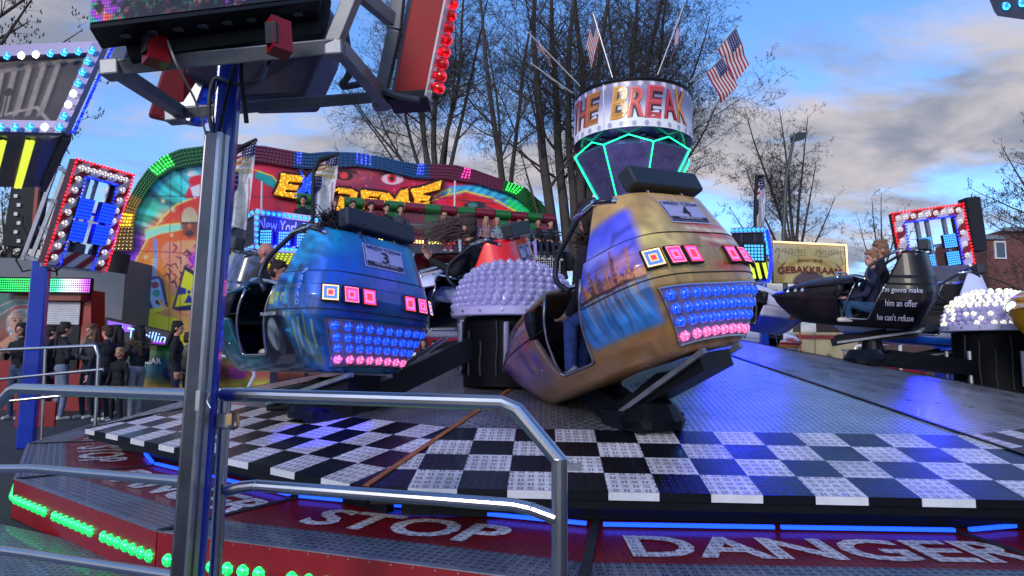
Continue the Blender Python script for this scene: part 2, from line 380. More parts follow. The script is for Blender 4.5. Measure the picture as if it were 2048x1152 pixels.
# ================================================================== RIDE PLATFORM (shallow ten-sided cone, checkered rim)
C = Vector((1.75, 10.7, 0)); RD = 7.25; ZR = .535; ZA = 1.98; A0 = -147
ALU = tread_mat('bare_aluminium_tread', C3(206, 206, 216), .8, .30, dark=.08, bump=1.)
TWH = tread_mat('white_tread', C3(240, 232, 238), .0, .36, dark=.35, cell=.062)
TBK = tread_mat('black_tread', C3(14, 16, 26), .1, .34, dark=1.9)
TRD = tread_mat('red_tread', C3(138, 6, 24), .05, .42, dark=.3)
TGR = tread_mat('grey_tread', C3(140, 148, 164), .6, .4, dark=.12, bump=1.)
def clip(poly, a, b, c):
    out = []
    for i in range(len(poly)):
        p, q = poly[i], poly[(i+1) % len(poly)]; dp = a*p[0]+b*p[1]-c; dq = a*q[0]+b*q[1]-c
        if dp <= 0: out.append(p)
        if dp*dq < 0: t = dp/(dp-dq); out.append((p[0]+(q[0]-p[0])*t, p[1]+(q[1]-p[1])*t))
    return out
def set_uv(me, uvs):
    l = me.uv_layers.new(name='UV'); l.data.foreach_set('uv', np.array(uvs, np.float32).ravel())
plat = thing('rotating_platform', 'huge ten-sided rotating ride floor of tread plate with a black and white checkered rim', 'ride platform', C)
H = R(18); AP = RD*math.cos(H); SL = (ZA-ZR)/RD
def deckpt(ang, u, v, dz=0):
    """u along the edge, v distance from the centre along the sector's middle line"""
    t = Vector((-math.sin(ang), math.cos(ang), 0)); n = Vector((math.cos(ang), math.sin(ang), 0))
    z = ZA-(ZA-ZR)*v/AP
    return n*v+t*u+Vector((0, 0, z+dz))
def deckz(x, y):
    d = Vector((x, y, 0))-C; a = math.atan2(d.y, d.x); k = round((a-R(A0)-H)/(2*H)); am = R(A0)+H+k*2*H
    v = d.length*math.cos(a-am); return ZA-(ZA-ZR)*v/AP
tw, td = .292, .276
for k in range(10):
    am = R(A0)+H+k*2*H; mb = MB(); uvs = []; th = math.tan(H)
    def face(poly, mi, dz=0.):
        if len(poly) < 3: return
        mb.add([deckpt(am, p[0], p[1], dz) for p in poly], [tuple(range(len(poly)))], mi)
        for p in poly: uvs.append((p[0], p[1]*1.015))
    def sector(poly):
        poly = clip(poly, 1, -th, -.006); return clip(poly, -1, -th, -.006)
    vin = AP-4*td
    # plain panels in three plank bands with hairline gaps
    edges = [0.2, 1.5, 2.8, 4.1, vin]
    for a, b in zip(edges[:-1], edges[1:]): face(sector([(-3, a+.004), (3, a+.004), (3, b), (-3, b)]), 0)
    for r_ in range(4):
        for c_ in range(-9, 9):
            u0 = c_*tw+tw*.18; v0 = vin+r_*td
            face(sector([(u0, v0), (u0+tw, v0), (u0+tw, v0+td), (u0, v0+td)]), 1 if (r_+c_+k) % 2 else 2)
    if k in (8, 7, 6, 5): pass
    me = mb.mesh('deck_panel', [ALU, TWH, TBK]); set_uv(me, uvs)
    dp = link('deck_panel', me, plat)
    # edge blocks: the painted lip of each tile of the outer row
    lip = MB(); n = Vector((math.cos(am), math.sin(am), 0)); t = Vector((-math.sin(am), math.cos(am), 0))
    for c_ in range(-9, 9):
        u0 = max(c_*tw+tw*.18, -AP*th); u1 = min(c_*tw+tw*1.18, AP*th)
        if u1-u0 < .02: continue
        mi = 0 if (3+c_+k) % 2 else 1
        m_ = (u0+u1)/2; q = n*(AP+.002)+t*m_+Vector((0, 0, ZR-.024))
        lip.box(q, (.012, u1-u0-.002, .046), Matrix((n, t, Vector((0, 0, 1)))).transposed(), mi)
    lip.build('edge_trim', [WHITEP, BLACKM], dp)
    sk = MB(); sk.box(n*(AP-.03)+Vector((0, 0, ZR-.075)), (.02, 2*AP*th-.04, .055), Matrix((n, t, Vector((0, 0, 1)))).transposed())
    sk.box(n*(AP-.32)+Vector((0, 0, ZR-.14)), (.06, 2*AP*th-.3, .17), Matrix((n, t, Vector((0, 0, 1)))).transposed())
    sk.build('skirt_board', BLACKM, plat)
    # cover strip over the radial joint
    av = R(A0)+k*2*H; d = Vector((math.cos(av), math.sin(av), 0)); st = MB()
    a = d*.3+Vector((0, 0, ZA-SL*.3+.006)); b = d*(RD-.0)+Vector((0, 0, ZR+.006))
    st.bar(a if k != 1 else d*3.6+Vector((0, 0, ZA-SL*3.6+.008)), b, .035 if k != 1 else .04, .008)
    st.build('joint_strip', BLACKM if k != 1 else pbr('worn_copper_strip', C3(176, 104, 56), .45, .2, var=.3, vscale=9), plat)
hubc = MB(); hubc.lathe([(.5, ZA-.1), (.5, ZA+.02), (.3, ZA+.05)], 20); hubc.build('centre_cap', GALV, plat)
# ================================================================== WALKWAY RING round the platform
ring = thing('ride_walkway', 'red and grey tread plate walkway ring lettered STOP and DANGER, green lamps along its skirt', 'walkway', C)
ZW, RO, RB, RI = .30, 7.83, 7.5, 6.5
gme = bulb_mesh('green_lamp', .037, GREENL, .7, 14)
def pol(r, a, z): return Vector((r*math.cos(a), r*math.sin(a), z))
STRIP = pbr('blue_led_strip', C3(10, 60, 255), .4, emit=C3(20, 70, 255), es=1.6)
for k in range(20):
    a0 = R(-100.5+18*k); a1 = a0+R(18); am = (a0+a1)/2
    n = Vector((math.cos(am), math.sin(am), 0)); t = Vector((-math.sin(am), math.cos(am), 0))
    mb = MB(); uvs = []
    def q(r0, r1, mi, z=ZW):
        e = .004; ps = [pol(r0, a0, z), pol(r1, a0, z), pol(r1, a1, z), pol(r0, a1, z)]
        mb.add(ps, [(0, 1, 2, 3)], mi)
        for p in ps: uvs.append((p.dot(t), p.dot(n)))
    q(RI, RB, 0); q(RB, RO, 1)
    me = mb.mesh('walkway_panel', [TRD, TGR]); set_uv(me, uvs); wp = link('walkway_panel', me, ring)
    sk = MB(); hw = RO*math.sin(R(9)); ap = RO*math.cos(R(9))
    rot = Matrix((n, t, Vector((0, 0, 1)))).transposed()
    sk.box(n*(ap+.008)+Vector((0, 0, ZW/2+.004)), (.016, 2*hw-.006, ZW-.012), rot)
    sk.box(n*(ap+.004)+Vector((0, 0, ZW+.002)), (.03, 2*hw-.006, .006), rot, 1)
    if k in (17, 18, 19, 0, 1):                       # rivets along the skirt's top
        for i in range(int(2*hw/.12)): sk.box(n*(ap+.018)+t*(-hw+.06+i*.12)+Vector((0, 0, ZW-.012)), (.006, .008, .008), rot, 1)
    sk.build('skirt', [REDP, GALV], wp)
    st = MB(); st.bar(pol(RI, a0, ZW+.006), pol(RO, a0, ZW+.006), .05, .006); st.build('joint_strip', MATTE, wp)
    if k in (17, 18, 19):
        cnt = 23
        for i in range(cnt):
            if i in (7, 15): continue
            u = -hw+.09+i*(2*hw-.16)/(cnt-1)
            o = link('green_lamp', gme, wp, n*(ap+.017)+t*u+Vector((0, 0, .155)), ornt(n).to_euler())
    # lettering, read from outside
    words = {0: 'DANGER', 19: 'STOP', 18: 'DANGER', 17: 'STOP', 16: 'DANGER', 1: 'STOP', 2: 'DANGER', 15: 'STOP', 14: 'DANGER'}
    if k in words:
        w_ = words[k]; tx = MB(); wd = 2.10 if w_ == 'DANGER' else 1.28
        put_text(tx, w_, lambda u, v: n*(7.11-v)+t*(u+(.12 if w_ == 'DANGER' else .0))+Vector((0, 0, ZW+.004)), wd, .40, offset=.028)
        me = tx.mesh('lettering', TWH); uvs = [(me.vertices[l.vertex_index].co.dot(t), me.vertices[l.vertex_index].co.dot(n)) for l in me.loops]
        set_uv(me, uvs); link('lettering', me, wp)
    if k in (0, 19, 18, 1, 2, 17):
        for s in (-1, 1):
            ls = MB(); ls.bar(n*(6.76)+t*(s*.52-.5)+Vector((0, 0, ZW+.025)), n*(6.76)+t*(s*.52+.5)+Vector((0, 0, ZW+.025)), .025, .02); ls.build('light_strip', STRIP, wp)
sub = MB(); sub.lathe([(6.3, .05), (6.3, .45)], 40); sub.build('support_drum', MATTE, ring)
# lower entrance landing at the left
ld = MB(); uvs = []
ps = [(-6.2, 1.2, .035), (-.2, 1.2, .035), (-.2, 3.2, .035), (-6.2, 6.2, .035)]
ld.add(ps, [(0, 1, 2, 3)]); me = ld.mesh('entrance_landing', TGR); set_uv(me, [(p[0], p[1]) for p in ps])
tag(link('entrance_landing', me), 'low grey tread plate landing below the green lamps, bottom left', 'landing')
# ================================================================== GONDOLA HUBS
clear_b = pbr('clear_lamp_cap', (.30, .28, .46), .06, coat=1., emit=(.30, .26, .75), es=.12)
lit_b = lamp_mat('lit_clear_lamp', (1, .93, .8), .8)
capm = bulb_mesh('lamp_cap', .036, clear_b, 1.4, 10); capl = bulb_mesh('lamp_cap', .036, lit_b, 1.4, 10)
def hub(cx, cy, label, cars, lit=False, pitch=0.):
    zb = deckz(cx, cy); zr = CZ+ .40 if not lit else CZ+.42
    t = thing('gondola_hub', label, 'ride hub', (cx, cy, 0))
    c = MB(); c.lathe([(.50, zb-.05), (.50, zr-.02)], 28); c.build('column', pbr('column_black', (.002, .002, .004), .55, spec=.12, var=.3), t, autosmooth=40)
    for k in range(6):
        a = k*1.047+.4; p = MB(); p.tube([(.56*math.cos(a), .56*math.sin(a), zb+.1), (.56*math.cos(a), .56*math.sin(a), zb+.55)], .03, 10); p.build('cylinder', GALV, t)
    for k in range(9):
        a = -2.9+k*.34; rr_ = .515; cb = MB(); z0_, z1_ = zb+.05, zr-.05-.1*(k % 3)
        pts = [Vector((rr_*math.cos(a+.012*math.sin(i*1.1+k)), rr_*math.sin(a+.012*math.sin(i*1.1+k)), z0_+(z1_-z0_)*i/7)) for i in range(8)]
        cb.tube(pts, .012, 6); cb.build('hose', MATTE, t)
    cb = MB()
    for k in range(18): a = 2*math.pi*k/18; cb.lathe([(.014, 0), (.014, .012), (0, .014)], 6, 0, (.628*math.cos(a), .628*math.sin(a), zr+.035), ornt((math.cos(a), math.sin(a), 0)))
    tag(cb.build('bolts', GALV, t), kind='stuff')
    d = MB(); pr = [(.62, zr-.01), (.63, zr), (.63, zr+.07), (.60, zr+.09)]
    d.lathe(pr, 40); d.build('collar', pbr('white_collar', (.46, .44, .66), .35, coat=.4, var=.1), t, autosmooth=40)
    dm = MB(); RDm, HD = .60, .47
    dm.lathe([(RDm*math.cos(a)**.8, zr+.07+HD*math.sin(a)) for a in [math.pi/2*i/10*.98 for i in range(11)]], 36)
    dome = dm.build('dome', pbr('milky_dome', (.34, .32, .52), .35, coat=.4, var=.25, vscale=9), t, smooth=True)
    n = 0; rnd = random.Random(4); extra = []
    for i, a in enumerate([.05, .18, .31, .45, .59, .74, .91, 1.10, 1.30, 1.5]):
        r_ = RDm*math.cos(a)**.8; z_ = zr+.07+HD*math.sin(a); m = max(3, int(2*math.pi*r_/.092))
        for j in range(m):
            an = 2*math.pi*(j+.5*(i % 2))/m
            if math.sin(an) > .45: continue      # the far side of the dome, never in view from here, carries no caps
            nn = Vector((math.cos(an)*math.cos(a), math.sin(an)*math.cos(a), math.sin(a)*1.15))
            n += 1
            if n > 100:
                extra.append((Vector((r_*math.cos(an), r_*math.sin(an), z_)), nn)); continue
            link('lamp_cap', capl if lit and rnd.random() < .4 else capm, dome, Vector((r_*math.cos(an), r_*math.sin(an), z_))-nn*.01, ornt(nn).to_euler())
    if extra:
        ex_ = MB()
        for p_, n_ in extra: ex_.lathe([(.036*math.cos(a), .036*1.4*math.sin(a)) for a in [math.pi/2*i/5 for i in range(6)]], 10, 0, p_, ornt(n_))
        tag(ex_.build('lamp_caps', clear_b if not lit else lit_b, dome, smooth=True), kind='stuff')
    for (x, y, z) in cars:
        d = Vector((x-cx, y-cy, 0)); L_ = d.length; d.normalize(); a = MB()
        z1 = max(deckz(x, y)+.07, z-.42); z0 = zb+.32
        a.bar(d*.45+Vector((0, 0, z0)), d*(L_-.25)+Vector((0, 0, z1+.02)), .30, .20)
        a.bar(d*(L_-.3)+Vector((0, 0, z1)), d*(L_+.12)+Vector((0, 0, z1-.02)), .46, .13)
        a.lathe([(.24, z1-.06), (.26, z1+.0), (.18, z1+.12), (.12, z-.04)], 18, 0, d*L_)
        arm = a.build('arm', BLACKM, t)
        s_ = d.cross(Vector((0, 0, 1)))
        for q_ in (-1, 1): pl = MB(); pl.tube([d*.7+s_*q_*.12+Vector((0, 0, z0+.08)), d*(L_*.6)+s_*q_*.12+Vector((0, 0, (z0+z1)/2+.08))], .012, 6); pl.build('hydraulic_pipe', STEEL, arm)
        pl = MB(); pl.box(d*(L_+.13)+Vector((0, 0, z1)), (.04, .12, .05), ornt(d)); pl.build('arm_bracket', GALV, arm)
    return t
hub(.02, 6.56, 'dome of clear lamp caps on a black column between the blue and gold cars', [(1.06, 5.0, 1.05), (-1.75, 5.93, 1.0), (-.5, 8.37, 1.5), (1.9, 7.15, 1.35)])
hub(6.62, 8.92, 'lamp dome with many caps lit white at the right, partly behind the yellow car', [(5.7, 10.3, 1.72), (7.0, 8.0, 1.3), (7.3, 10.0, 1.6), (4.6, 8.5, 1.3)], lit=True)
# ================================================================== CENTRE TOWER
tow = thing('centre_tower', 'mirrored green-edged lantern tower under a round banner drum reading BREAK', 'ride tower', C)
zt0 = P(1265, 395, 10.7).z; zt1 = P(1265, 318, 10.7).z; zt2 = P(1265, 262, 10.7).z
TX = P(1265, 300, 10.7).x-C.x
O = Vector((TX, 0, 0))
MIR = pbr('mirror_panel', C3(150, 138, 206), .25, .8, var=.3, vscale=7, bump=.3)
GLED = pbr('green_led_line', C3(20, 230, 130), .4, emit=C3(25, 240, 140), es=2.6)
c = MB(); c.lathe([(.42, ZA-.1), (.38, zt0), (.5, zt0+.05)], 20, 0, O); c.lathe([(.55, zt2-.05), (.55, zt2+.2)], 20, 0, O); c.build('mast', BLACKM, tow)
zt1 = P(1265, 284, 9.75).z; zt2 = P(1265, 252, 10.7-.98).z-.07; rr = [(.58, zt0-.10), (.99, zt1), (.76, zt2)]
for k in range(8):
    a0 = R(45*k+8); a1 = a0+R(45)
    for i in range(2):
        (r0, z0), (r1, z1) = rr[i], rr[i+1]; mb = MB()
        ps = [O+pol(r0, a0, z0), O+pol(r0, a1, z0), O+pol(r1, a1, z1), O+pol(r1, a0, z1)]
        nn = (ps[1]-ps[0]).cross(ps[2]-ps[0]); mb.prism(ps, nn, .02); mb.build('mirror_facet', MIR, tow)
    e = MB(); e.tube([O+pol(rr[0][0]+.015, a0, rr[0][1]), O+pol(rr[1][0]+.015, a0, rr[1][1])], .0095, 5)
    top = O+pol(rr[2][0]+.10, (a0+a1)/2, rr[2][1]-.01)
    e.tube([O+pol(rr[1][0]+.015, a0, rr[1][1]), top], .0095, 5); e.tube([O+pol(rr[1][0]+.015, a1, rr[1][1]), top], .0095, 5)
    e.build('led_edge', GLED, tow)
# drum
zd0 = P(1265, 252, 10.7-.98).z; zd1 = P(1265, 158, 10.7-.98).z; RDr = .985
und = MB(); und.lathe([(.5, zd0-.08), (RDr-.25, zd0-.08), (RDr-.08, zd0-.05), (RDr+.01, zd0-.005)], 40, 0, O, cap=False); und.build('drum_underside', pbr('drum_underside_blue', C3(40, 42, 90), .25, .5, coat=.6, var=.3), tow, smooth=True)
for k in range(16):
    l = MB(); a = 2*math.pi*k/16; l.lathe([(.055, -.02), (.05, .0), (.0, .0)], 10, 0, O+pol(RDr-.16, a, zd0-.08)); l.build('downlight', CHROME, tow)
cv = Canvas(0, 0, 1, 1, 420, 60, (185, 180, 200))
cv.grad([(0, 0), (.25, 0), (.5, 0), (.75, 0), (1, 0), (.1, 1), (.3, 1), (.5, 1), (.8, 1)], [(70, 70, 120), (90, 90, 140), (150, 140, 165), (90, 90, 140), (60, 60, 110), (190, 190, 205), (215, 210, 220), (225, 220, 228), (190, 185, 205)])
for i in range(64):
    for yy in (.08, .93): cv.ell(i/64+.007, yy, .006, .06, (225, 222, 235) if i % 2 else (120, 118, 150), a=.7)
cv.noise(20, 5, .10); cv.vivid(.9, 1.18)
def dr(u, v, off=0):
    a = R(-90)+(u-.5)*2*math.pi; return O+Vector(((RDr+off)*math.cos(a), (RDr+off)*math.sin(a), zd1-(zd1-zd0)*v))
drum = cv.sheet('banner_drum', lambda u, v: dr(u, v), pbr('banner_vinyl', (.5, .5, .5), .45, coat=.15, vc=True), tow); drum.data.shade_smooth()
dt = MB(); dt.lathe([(RDr+.015, zd1-.02), (RDr+.025, zd1+.02), (RDr-.01, zd1+.04), (.2, zd1+.1)], 48, 0, O); dt.lathe([(.12, zd1+.08), (.12, zd1+.2)], 10, 0, O+Vector((-.05, 0, 0)))
dt.build('drum_top', BLACKM, tow)
for u in (.397, .72, .05):
    s_ = MB(); s_.tube([dr(u, 0, .006), dr(u, 1, .006)], .012, 5); s_.build('seam_strip', WHITEP, drum)
def drum_word(word, uc, wd, cols):
    for i, ch in enumerate(word):
        u = uc+(i-(len(word)-1)/2)*wd
        for off, grow, col in ((.004, .05, (60, 22, 40)), (.009, .0, cols[i % len(cols)]), (.013, -.045, tuple(min(255, int(v*1.12+12)) for v in cols[i % len(cols)]))):
            m_ = MB(); hh = .64 if i % 2 else .70
            put_text(m_, ch, lambda a, b, off=off: dr(u+a/(2*math.pi*RDr)+b*.02*(1 if i < 3 else -.6), .47-b/(zd1-zd0)+.015*(i % 2), off), wd*2*math.pi*RDr*.98, hh*(zd1-zd0)/.86*.86, offset=grow+.02)
            m_.build('lettering', pbr('letter_%d_%d_%d' % col, C3(*col), .4, coat=.3), drum)
K = [(208, 140, 40), (222, 92, 78), (205, 70, 80), (190, 50, 60), (205, 130, 60)]
drum_word('BREAK', .527, .043, K); drum_word('THE', .322, .041, [(150, 40, 50), (170, 60, 50), (175, 105, 40)]); drum_word('DANCE', .84, .05, K)
# flags round the drum
FL = Canvas(0, 0, 1, 1, 61, 40, (205, 200, 205))
for i in range(0, 13, 2): FL.im[(FL.Y*13).astype(int).clip(0, 12) == i] = (150, 28, 48)
FL.im[(FL.X < .42) & (FL.Y < 7/13)] = (34, 38, 92)
for i in range(6):
    for j in range(5): FL.ell(.04+i*.068, .06+j*.1, .013, .02, (200, 200, 215))
def stars_flag(label, base, tip, hang, w_, h_, fold, seed):
    """base and tip: pole ends (world); hang: direction the cloth flies; fold: how deep the cloth gathers"""
    b, tp = Vector(base), Vector(tip); t = thing('flag', label, 'flag', b, group=None)
    p = MB(); p.tube([(0, 0, 0), tp-b], .012, 6); p.ball(tp-b, .022); p.build('flagpole', pbr('grey_pole', (.4, .4, .42), .4, .5), t)
    d = (tp-b).normalized(); hg = Vector(hang).normalized(); nn = d.cross(hg).normalized()
    def fn(x, y):
        q = tp-b-d*(y*h_+.03)+hg*(x*w_)
        wv = math.sin(x*9+seed+y*3)*fold*x+math.sin(x*17+y*6+seed*2)*fold*.35*x
        return q+nn*wv+Vector((0, 0, -1))*x*x*.06*w_
    FL.sheet('flag_cloth', fn, pbr('flag_fabric', (.5, .5, .5), .8, vc=True), t).data.shade_smooth()
Yf = 10.7
def fp(x, y, dy=0.): return P(x, y, Yf+dy)
stars_flag('american flag flying from the highest pole at the far right of the drum', fp(1380, 165, -.3), fp(1474, 52, -.3), (fp(1500, 130, -.3)-fp(1474, 58, -.3)), .66, .50, .03, 1)
stars_flag('lower of the two american flags at the right edge of the drum', fp(1386, 172, -.6), fp(1447, 112, -.6), (fp(1480, 170, -.6)-fp(1447, 112, -.6)), .52, .38, .03, 2)
stars_flag('crumpled american flag on the near-upright pole behind the drum, right of centre', fp(1315, 150, .7), fp(1368, 10, .7), (fp(1352, 110, .7)-fp(1368, 22, .7)), .72, .32, .09, 3)
stars_flag('american flag hanging in folds from the pole left of the drum centre', fp(1225, 155, .5), fp(1186, 26, .5), (fp(1162, 112, .5)-fp(1183, 30, .5)), .62, .42, .07, 4)
stars_flag('small gathered american flag on the upper of the two left slanting poles', fp(1160, 172, .1), fp(1058, 66, .1), (fp(1098, 125, .1)-fp(1070, 78, .1)), .42, .3, .10, 5)
stars_flag('rolled american flag along the lowest slanting pole at the drum left side', fp(1145, 186, -.4), fp(1064, 128, -.4), (fp(1126, 180, -.4)-fp(1068, 136, -.4)), .52, .12, .02, 6)
# ================================================================== RIDE CARS
ZL = [0, .19, .34, .5, .66, .75, .85, 1.0, 1.13, 1.22]
def lv(z):
    return (float(np.interp(z, [0, .2, .5, .66, .85, 1.22], [-.62, -.72, -.85, -.865, -.83, -.715])),
            float(np.interp(z, [0, .1, .2, .35, .5, .66, .75, .85, .86, 1.22], [.36, .47, .55, .64, .70, .71, .69, .665, .64, .55])))
def nyz(z): return float(np.interp(z, [0, .1, .2, .35, .5, .56, .66, .75], [.95, 1.12, 1.26, 1.43, 1.52, 1.53, 1.47, 1.34]))
def yedge(z): return float(np.interp(z, [0, .19, .75, 1.22], [-.02, -.02, -.26, -.44]))
EX = 4.0
def warp(p):
    if p.y > .14 and p.z > .45: p.z = .45+(p.z-.45)*(1-.6*min(1, (p.y-.14)/1.25))
    return p
def plan(z, s, part):
    return warp(plan0(z, s, part))
def plan0(z, s, part):
    """points of the half outline (x negative) at height z. s in 0..1 inside a zone"""
    yr_, w = lv(z); yn = nyz(z)
    if part == 'nose':                       # s=0 nose tip .. 1 door front edge
        yf = .36-(z-.19)*.38; a0 = 0.; y = yf+(yn-yf)*math.cos(s*math.pi/2)**.72 if s < 1 else yf
        k = (y-.05)/(yn-.05); x = w*max(0, 1-max(0, k)**2.3)**.72
        return Vector((-x, y, z))
    if part == 'door':
        yf = .36+(z-.19)*.08; y = yf+(yedge(z)-yf)*s
        k = (y-.05)/(yn-.05); x = w*max(0, 1-max(0, k)**2.3)**.72
        return Vector((-x, y, z))
    return Vector((*rear_curve(round(z, 5), s), z))
_RC = {}
def rear_curve(z, s):
    if z not in _RC:
        yr_, w = lv(z); D = abs(yr_)-.28; ye = yedge(z); ys = np.linspace(min(ye, 9), yr_, 260); xs = np.linspace(0, w, 200)
        pts = [(-w if y > -.28 else -w*max(0, 1-((-y-.28)/D)**EX)**(1/EX), y) for y in ys]
        pts += [(-x, -.28-D*max(0, 1-(x/w)**EX)**(1/EX)) for x in xs]
        pts = sorted([p for p in pts if p[1] <= ye+1e-9], key=lambda p: (-round(p[1], 7), p[0])); a = np.array(pts); a = a[np.argsort(np.arctan2(a[:, 0]/w, -(a[:, 1]-max(ye, -.28))/D-(0 if ye <= -.28 else 0)), kind='stable')] if ye <= -.28 else a
        a = a[np.lexsort((a[:, 0], -a[:, 1]))]; L_ = np.concatenate([[0], np.cumsum(np.hypot(*np.diff(a, axis=0).T))]); _RC[z] = (a, L_/L_[-1])
    a, L_ = _RC[z]; return float(np.interp(s, L_, a[:, 0])), float(np.interp(s, L_, a[:, 1]))
def rear_pt(x, z, off=0.):
    yr_, w = lv(z); y = -.28-(abs(yr_)-.28)*max(0, 1-abs(x/w)**EX)**(1/EX); return Vector((x, y, z))
def rear_frame(x, z, off=0.):
    p = rear_pt(x, z); e = .01; tx = rear_pt(x+e, z)-rear_pt(x-e, z); tz = rear_pt(x, z+e)-rear_pt(x, z-e)
    n = tx.cross(tz).normalized(); return p+n*off, n
def rear_map(cx, cz, off):
    def fn(u, v):
        p, n = rear_frame(cx+u, cz+v, off); return p
    return fn
def side_pt(y, z, sg, off=0.):
    w = lv(z)[1]; k = (y-.05)/(nyz(min(z, .75))-.05)
    if y < -.28: x = w*max(0, 1-(abs(y+.28)/(abs(lv(z)[0])-.28))**EX)**(1/EX)
    else: x = w*max(0, 1-max(0, k)**2.3)**.72
    return warp(Vector((sg*(x+off), y, z)))
NN, ND, NR = 30, 10, 44
def shell_mesh(name, zs, zones, colour, doors=True, mirror=True, mat=None):
    vs, fs, idx = [], [], {}
    # full loop: left half nose->rear, right half rear->nose
    cols = []
    for part, n in zones:
        for i in range(n): cols.append((part, i/n))
    last = (zones[-1][0], 1.)
    L_ = cols+[last]; loop = [(p, s, -1) for p, s in L_]+[(p, s, 1) for p, s in L_[::-1][1:]]
    closed = zones[0][0] == 'nose'
    if closed: loop = loop[:-1]
    n = len(loop)
    for z in zs:
        for p, s, sg in loop:
            q = plan(z, s, p); vs.append(Vector((q.x if sg < 0 else -q.x, q.y, q.z)))
    for j in range(len(zs)-1):
        for i in range(n if closed else n-1):
            i2 = (i+1) % n; pa = loop[i]; pb = loop[i2]
            if doors and (zs[j] >= .189):
                if (pa[0] == 'door' and (pb[0] == 'door' or (pb[0] == 'rear' and pb[1] == 0))) or (pb[0] == 'door' and pa[0] == 'rear' and pa[1] == 0): continue
            fs.append((j*n+i, j*n+i2, (j+1)*n+i2, (j+1)*n+i))
    if closed: fs.append(tuple(range(n))[::-1])
    me = bpy.data.meshes.new(name); me.from_pydata([tuple(v) for v in vs], [], fs); me.materials.append(mat or SHELL); me.materials.append(INNER)
    at = me.color_attributes.new('Col', 'FLOAT_COLOR', 'POINT'); cc = np.ones((len(vs), 4), np.float32)
    cc[:, :3] = colour(np.array([tuple(v) for v in vs])); at.data.foreach_set('color', cc.ravel())
    me.shade_smooth(); return me
SHELL = pbr('car_lacquer', (.5, .5, .5), .3, .05, coat=.6, vc=True)
INNER = pbr('car_interior_black', (.012, .013, .02), .6)
BRONZE = pbr('door_trim_metal', (.45, .42, .42), .25, 1.)
def lamp_square(name, rings):
    """square LED tail lamp 12.6 cm wide: bezel plus concentric coloured points"""
    mb = MB(); s = .063
    mb.box((0, 0, .006), (2*s+.016, 2*s+.016, .02)); base = mb.mesh(name, MATTE)
    lm = MB(); n = 11; st = 2*s/n
    for i in range(n):
        for j in range(n):
            r_ = max(abs(i-5), abs(j-5)); c = rings[r_]; x = (i-5)*st; y = (j-5)*st; h = st*.40
            lm.add([(x-h, y-h, .019), (x+h, y-h, .019), (x+h, y+h, .019), (x-h, y+h, .019)], [(0, 1, 2, 3)], 0, C3(*c))
    return base, lm.mesh('led_face', LED)
WM, BL, RE, PK = (255, 190, 120), (70, 110, 255), (255, 50, 70), (255, 110, 150)
LAMPS = [lamp_square('tail_lamp', [RE, RE, (255, 160, 90), BL, BL, WM]), lamp_square('tail_lamp', [RE, RE, PK, (150, 80, 230), RE, PK]), lamp_square('tail_lamp', [RE, RE, RE, PK, (150, 90, 240), RE])]
bb_ = bulb_mesh('blue_lamp', .036, BLUEL, .9, 14); pb_ = bulb_mesh('pink_lamp', .036, PINKL, .9, 14)
sockm = pbr('silver_lilac_panel', C3(150, 142, 190), .3, .5, coat=.8, var=.1)
def tubular(name, pts, r, mat, parent, seg=10, closed=False):
    # rounded path through the points
    P_ = [Vector(p) for p in pts]; out = []
    for i, p in enumerate(P_):
        if 0 < i < len(P_)-1:
            a = P_[i-1]; b = P_[i+1]; k = min(.08, (a-p).length*.4, (b-p).length*.4)
            pa = p+(a-p).normalized()*k; pb = p+(b-p).normalized()*k
            for q in range(5): t = q/4; out.append((pa*(1-t)+p*t)*(1-t)+(p*(1-t)+pb*t)*t)
        else: out.append(p)
    mb = MB(); mb.tube(out, r, seg); return mb.build(name, mat, parent, smooth=True)
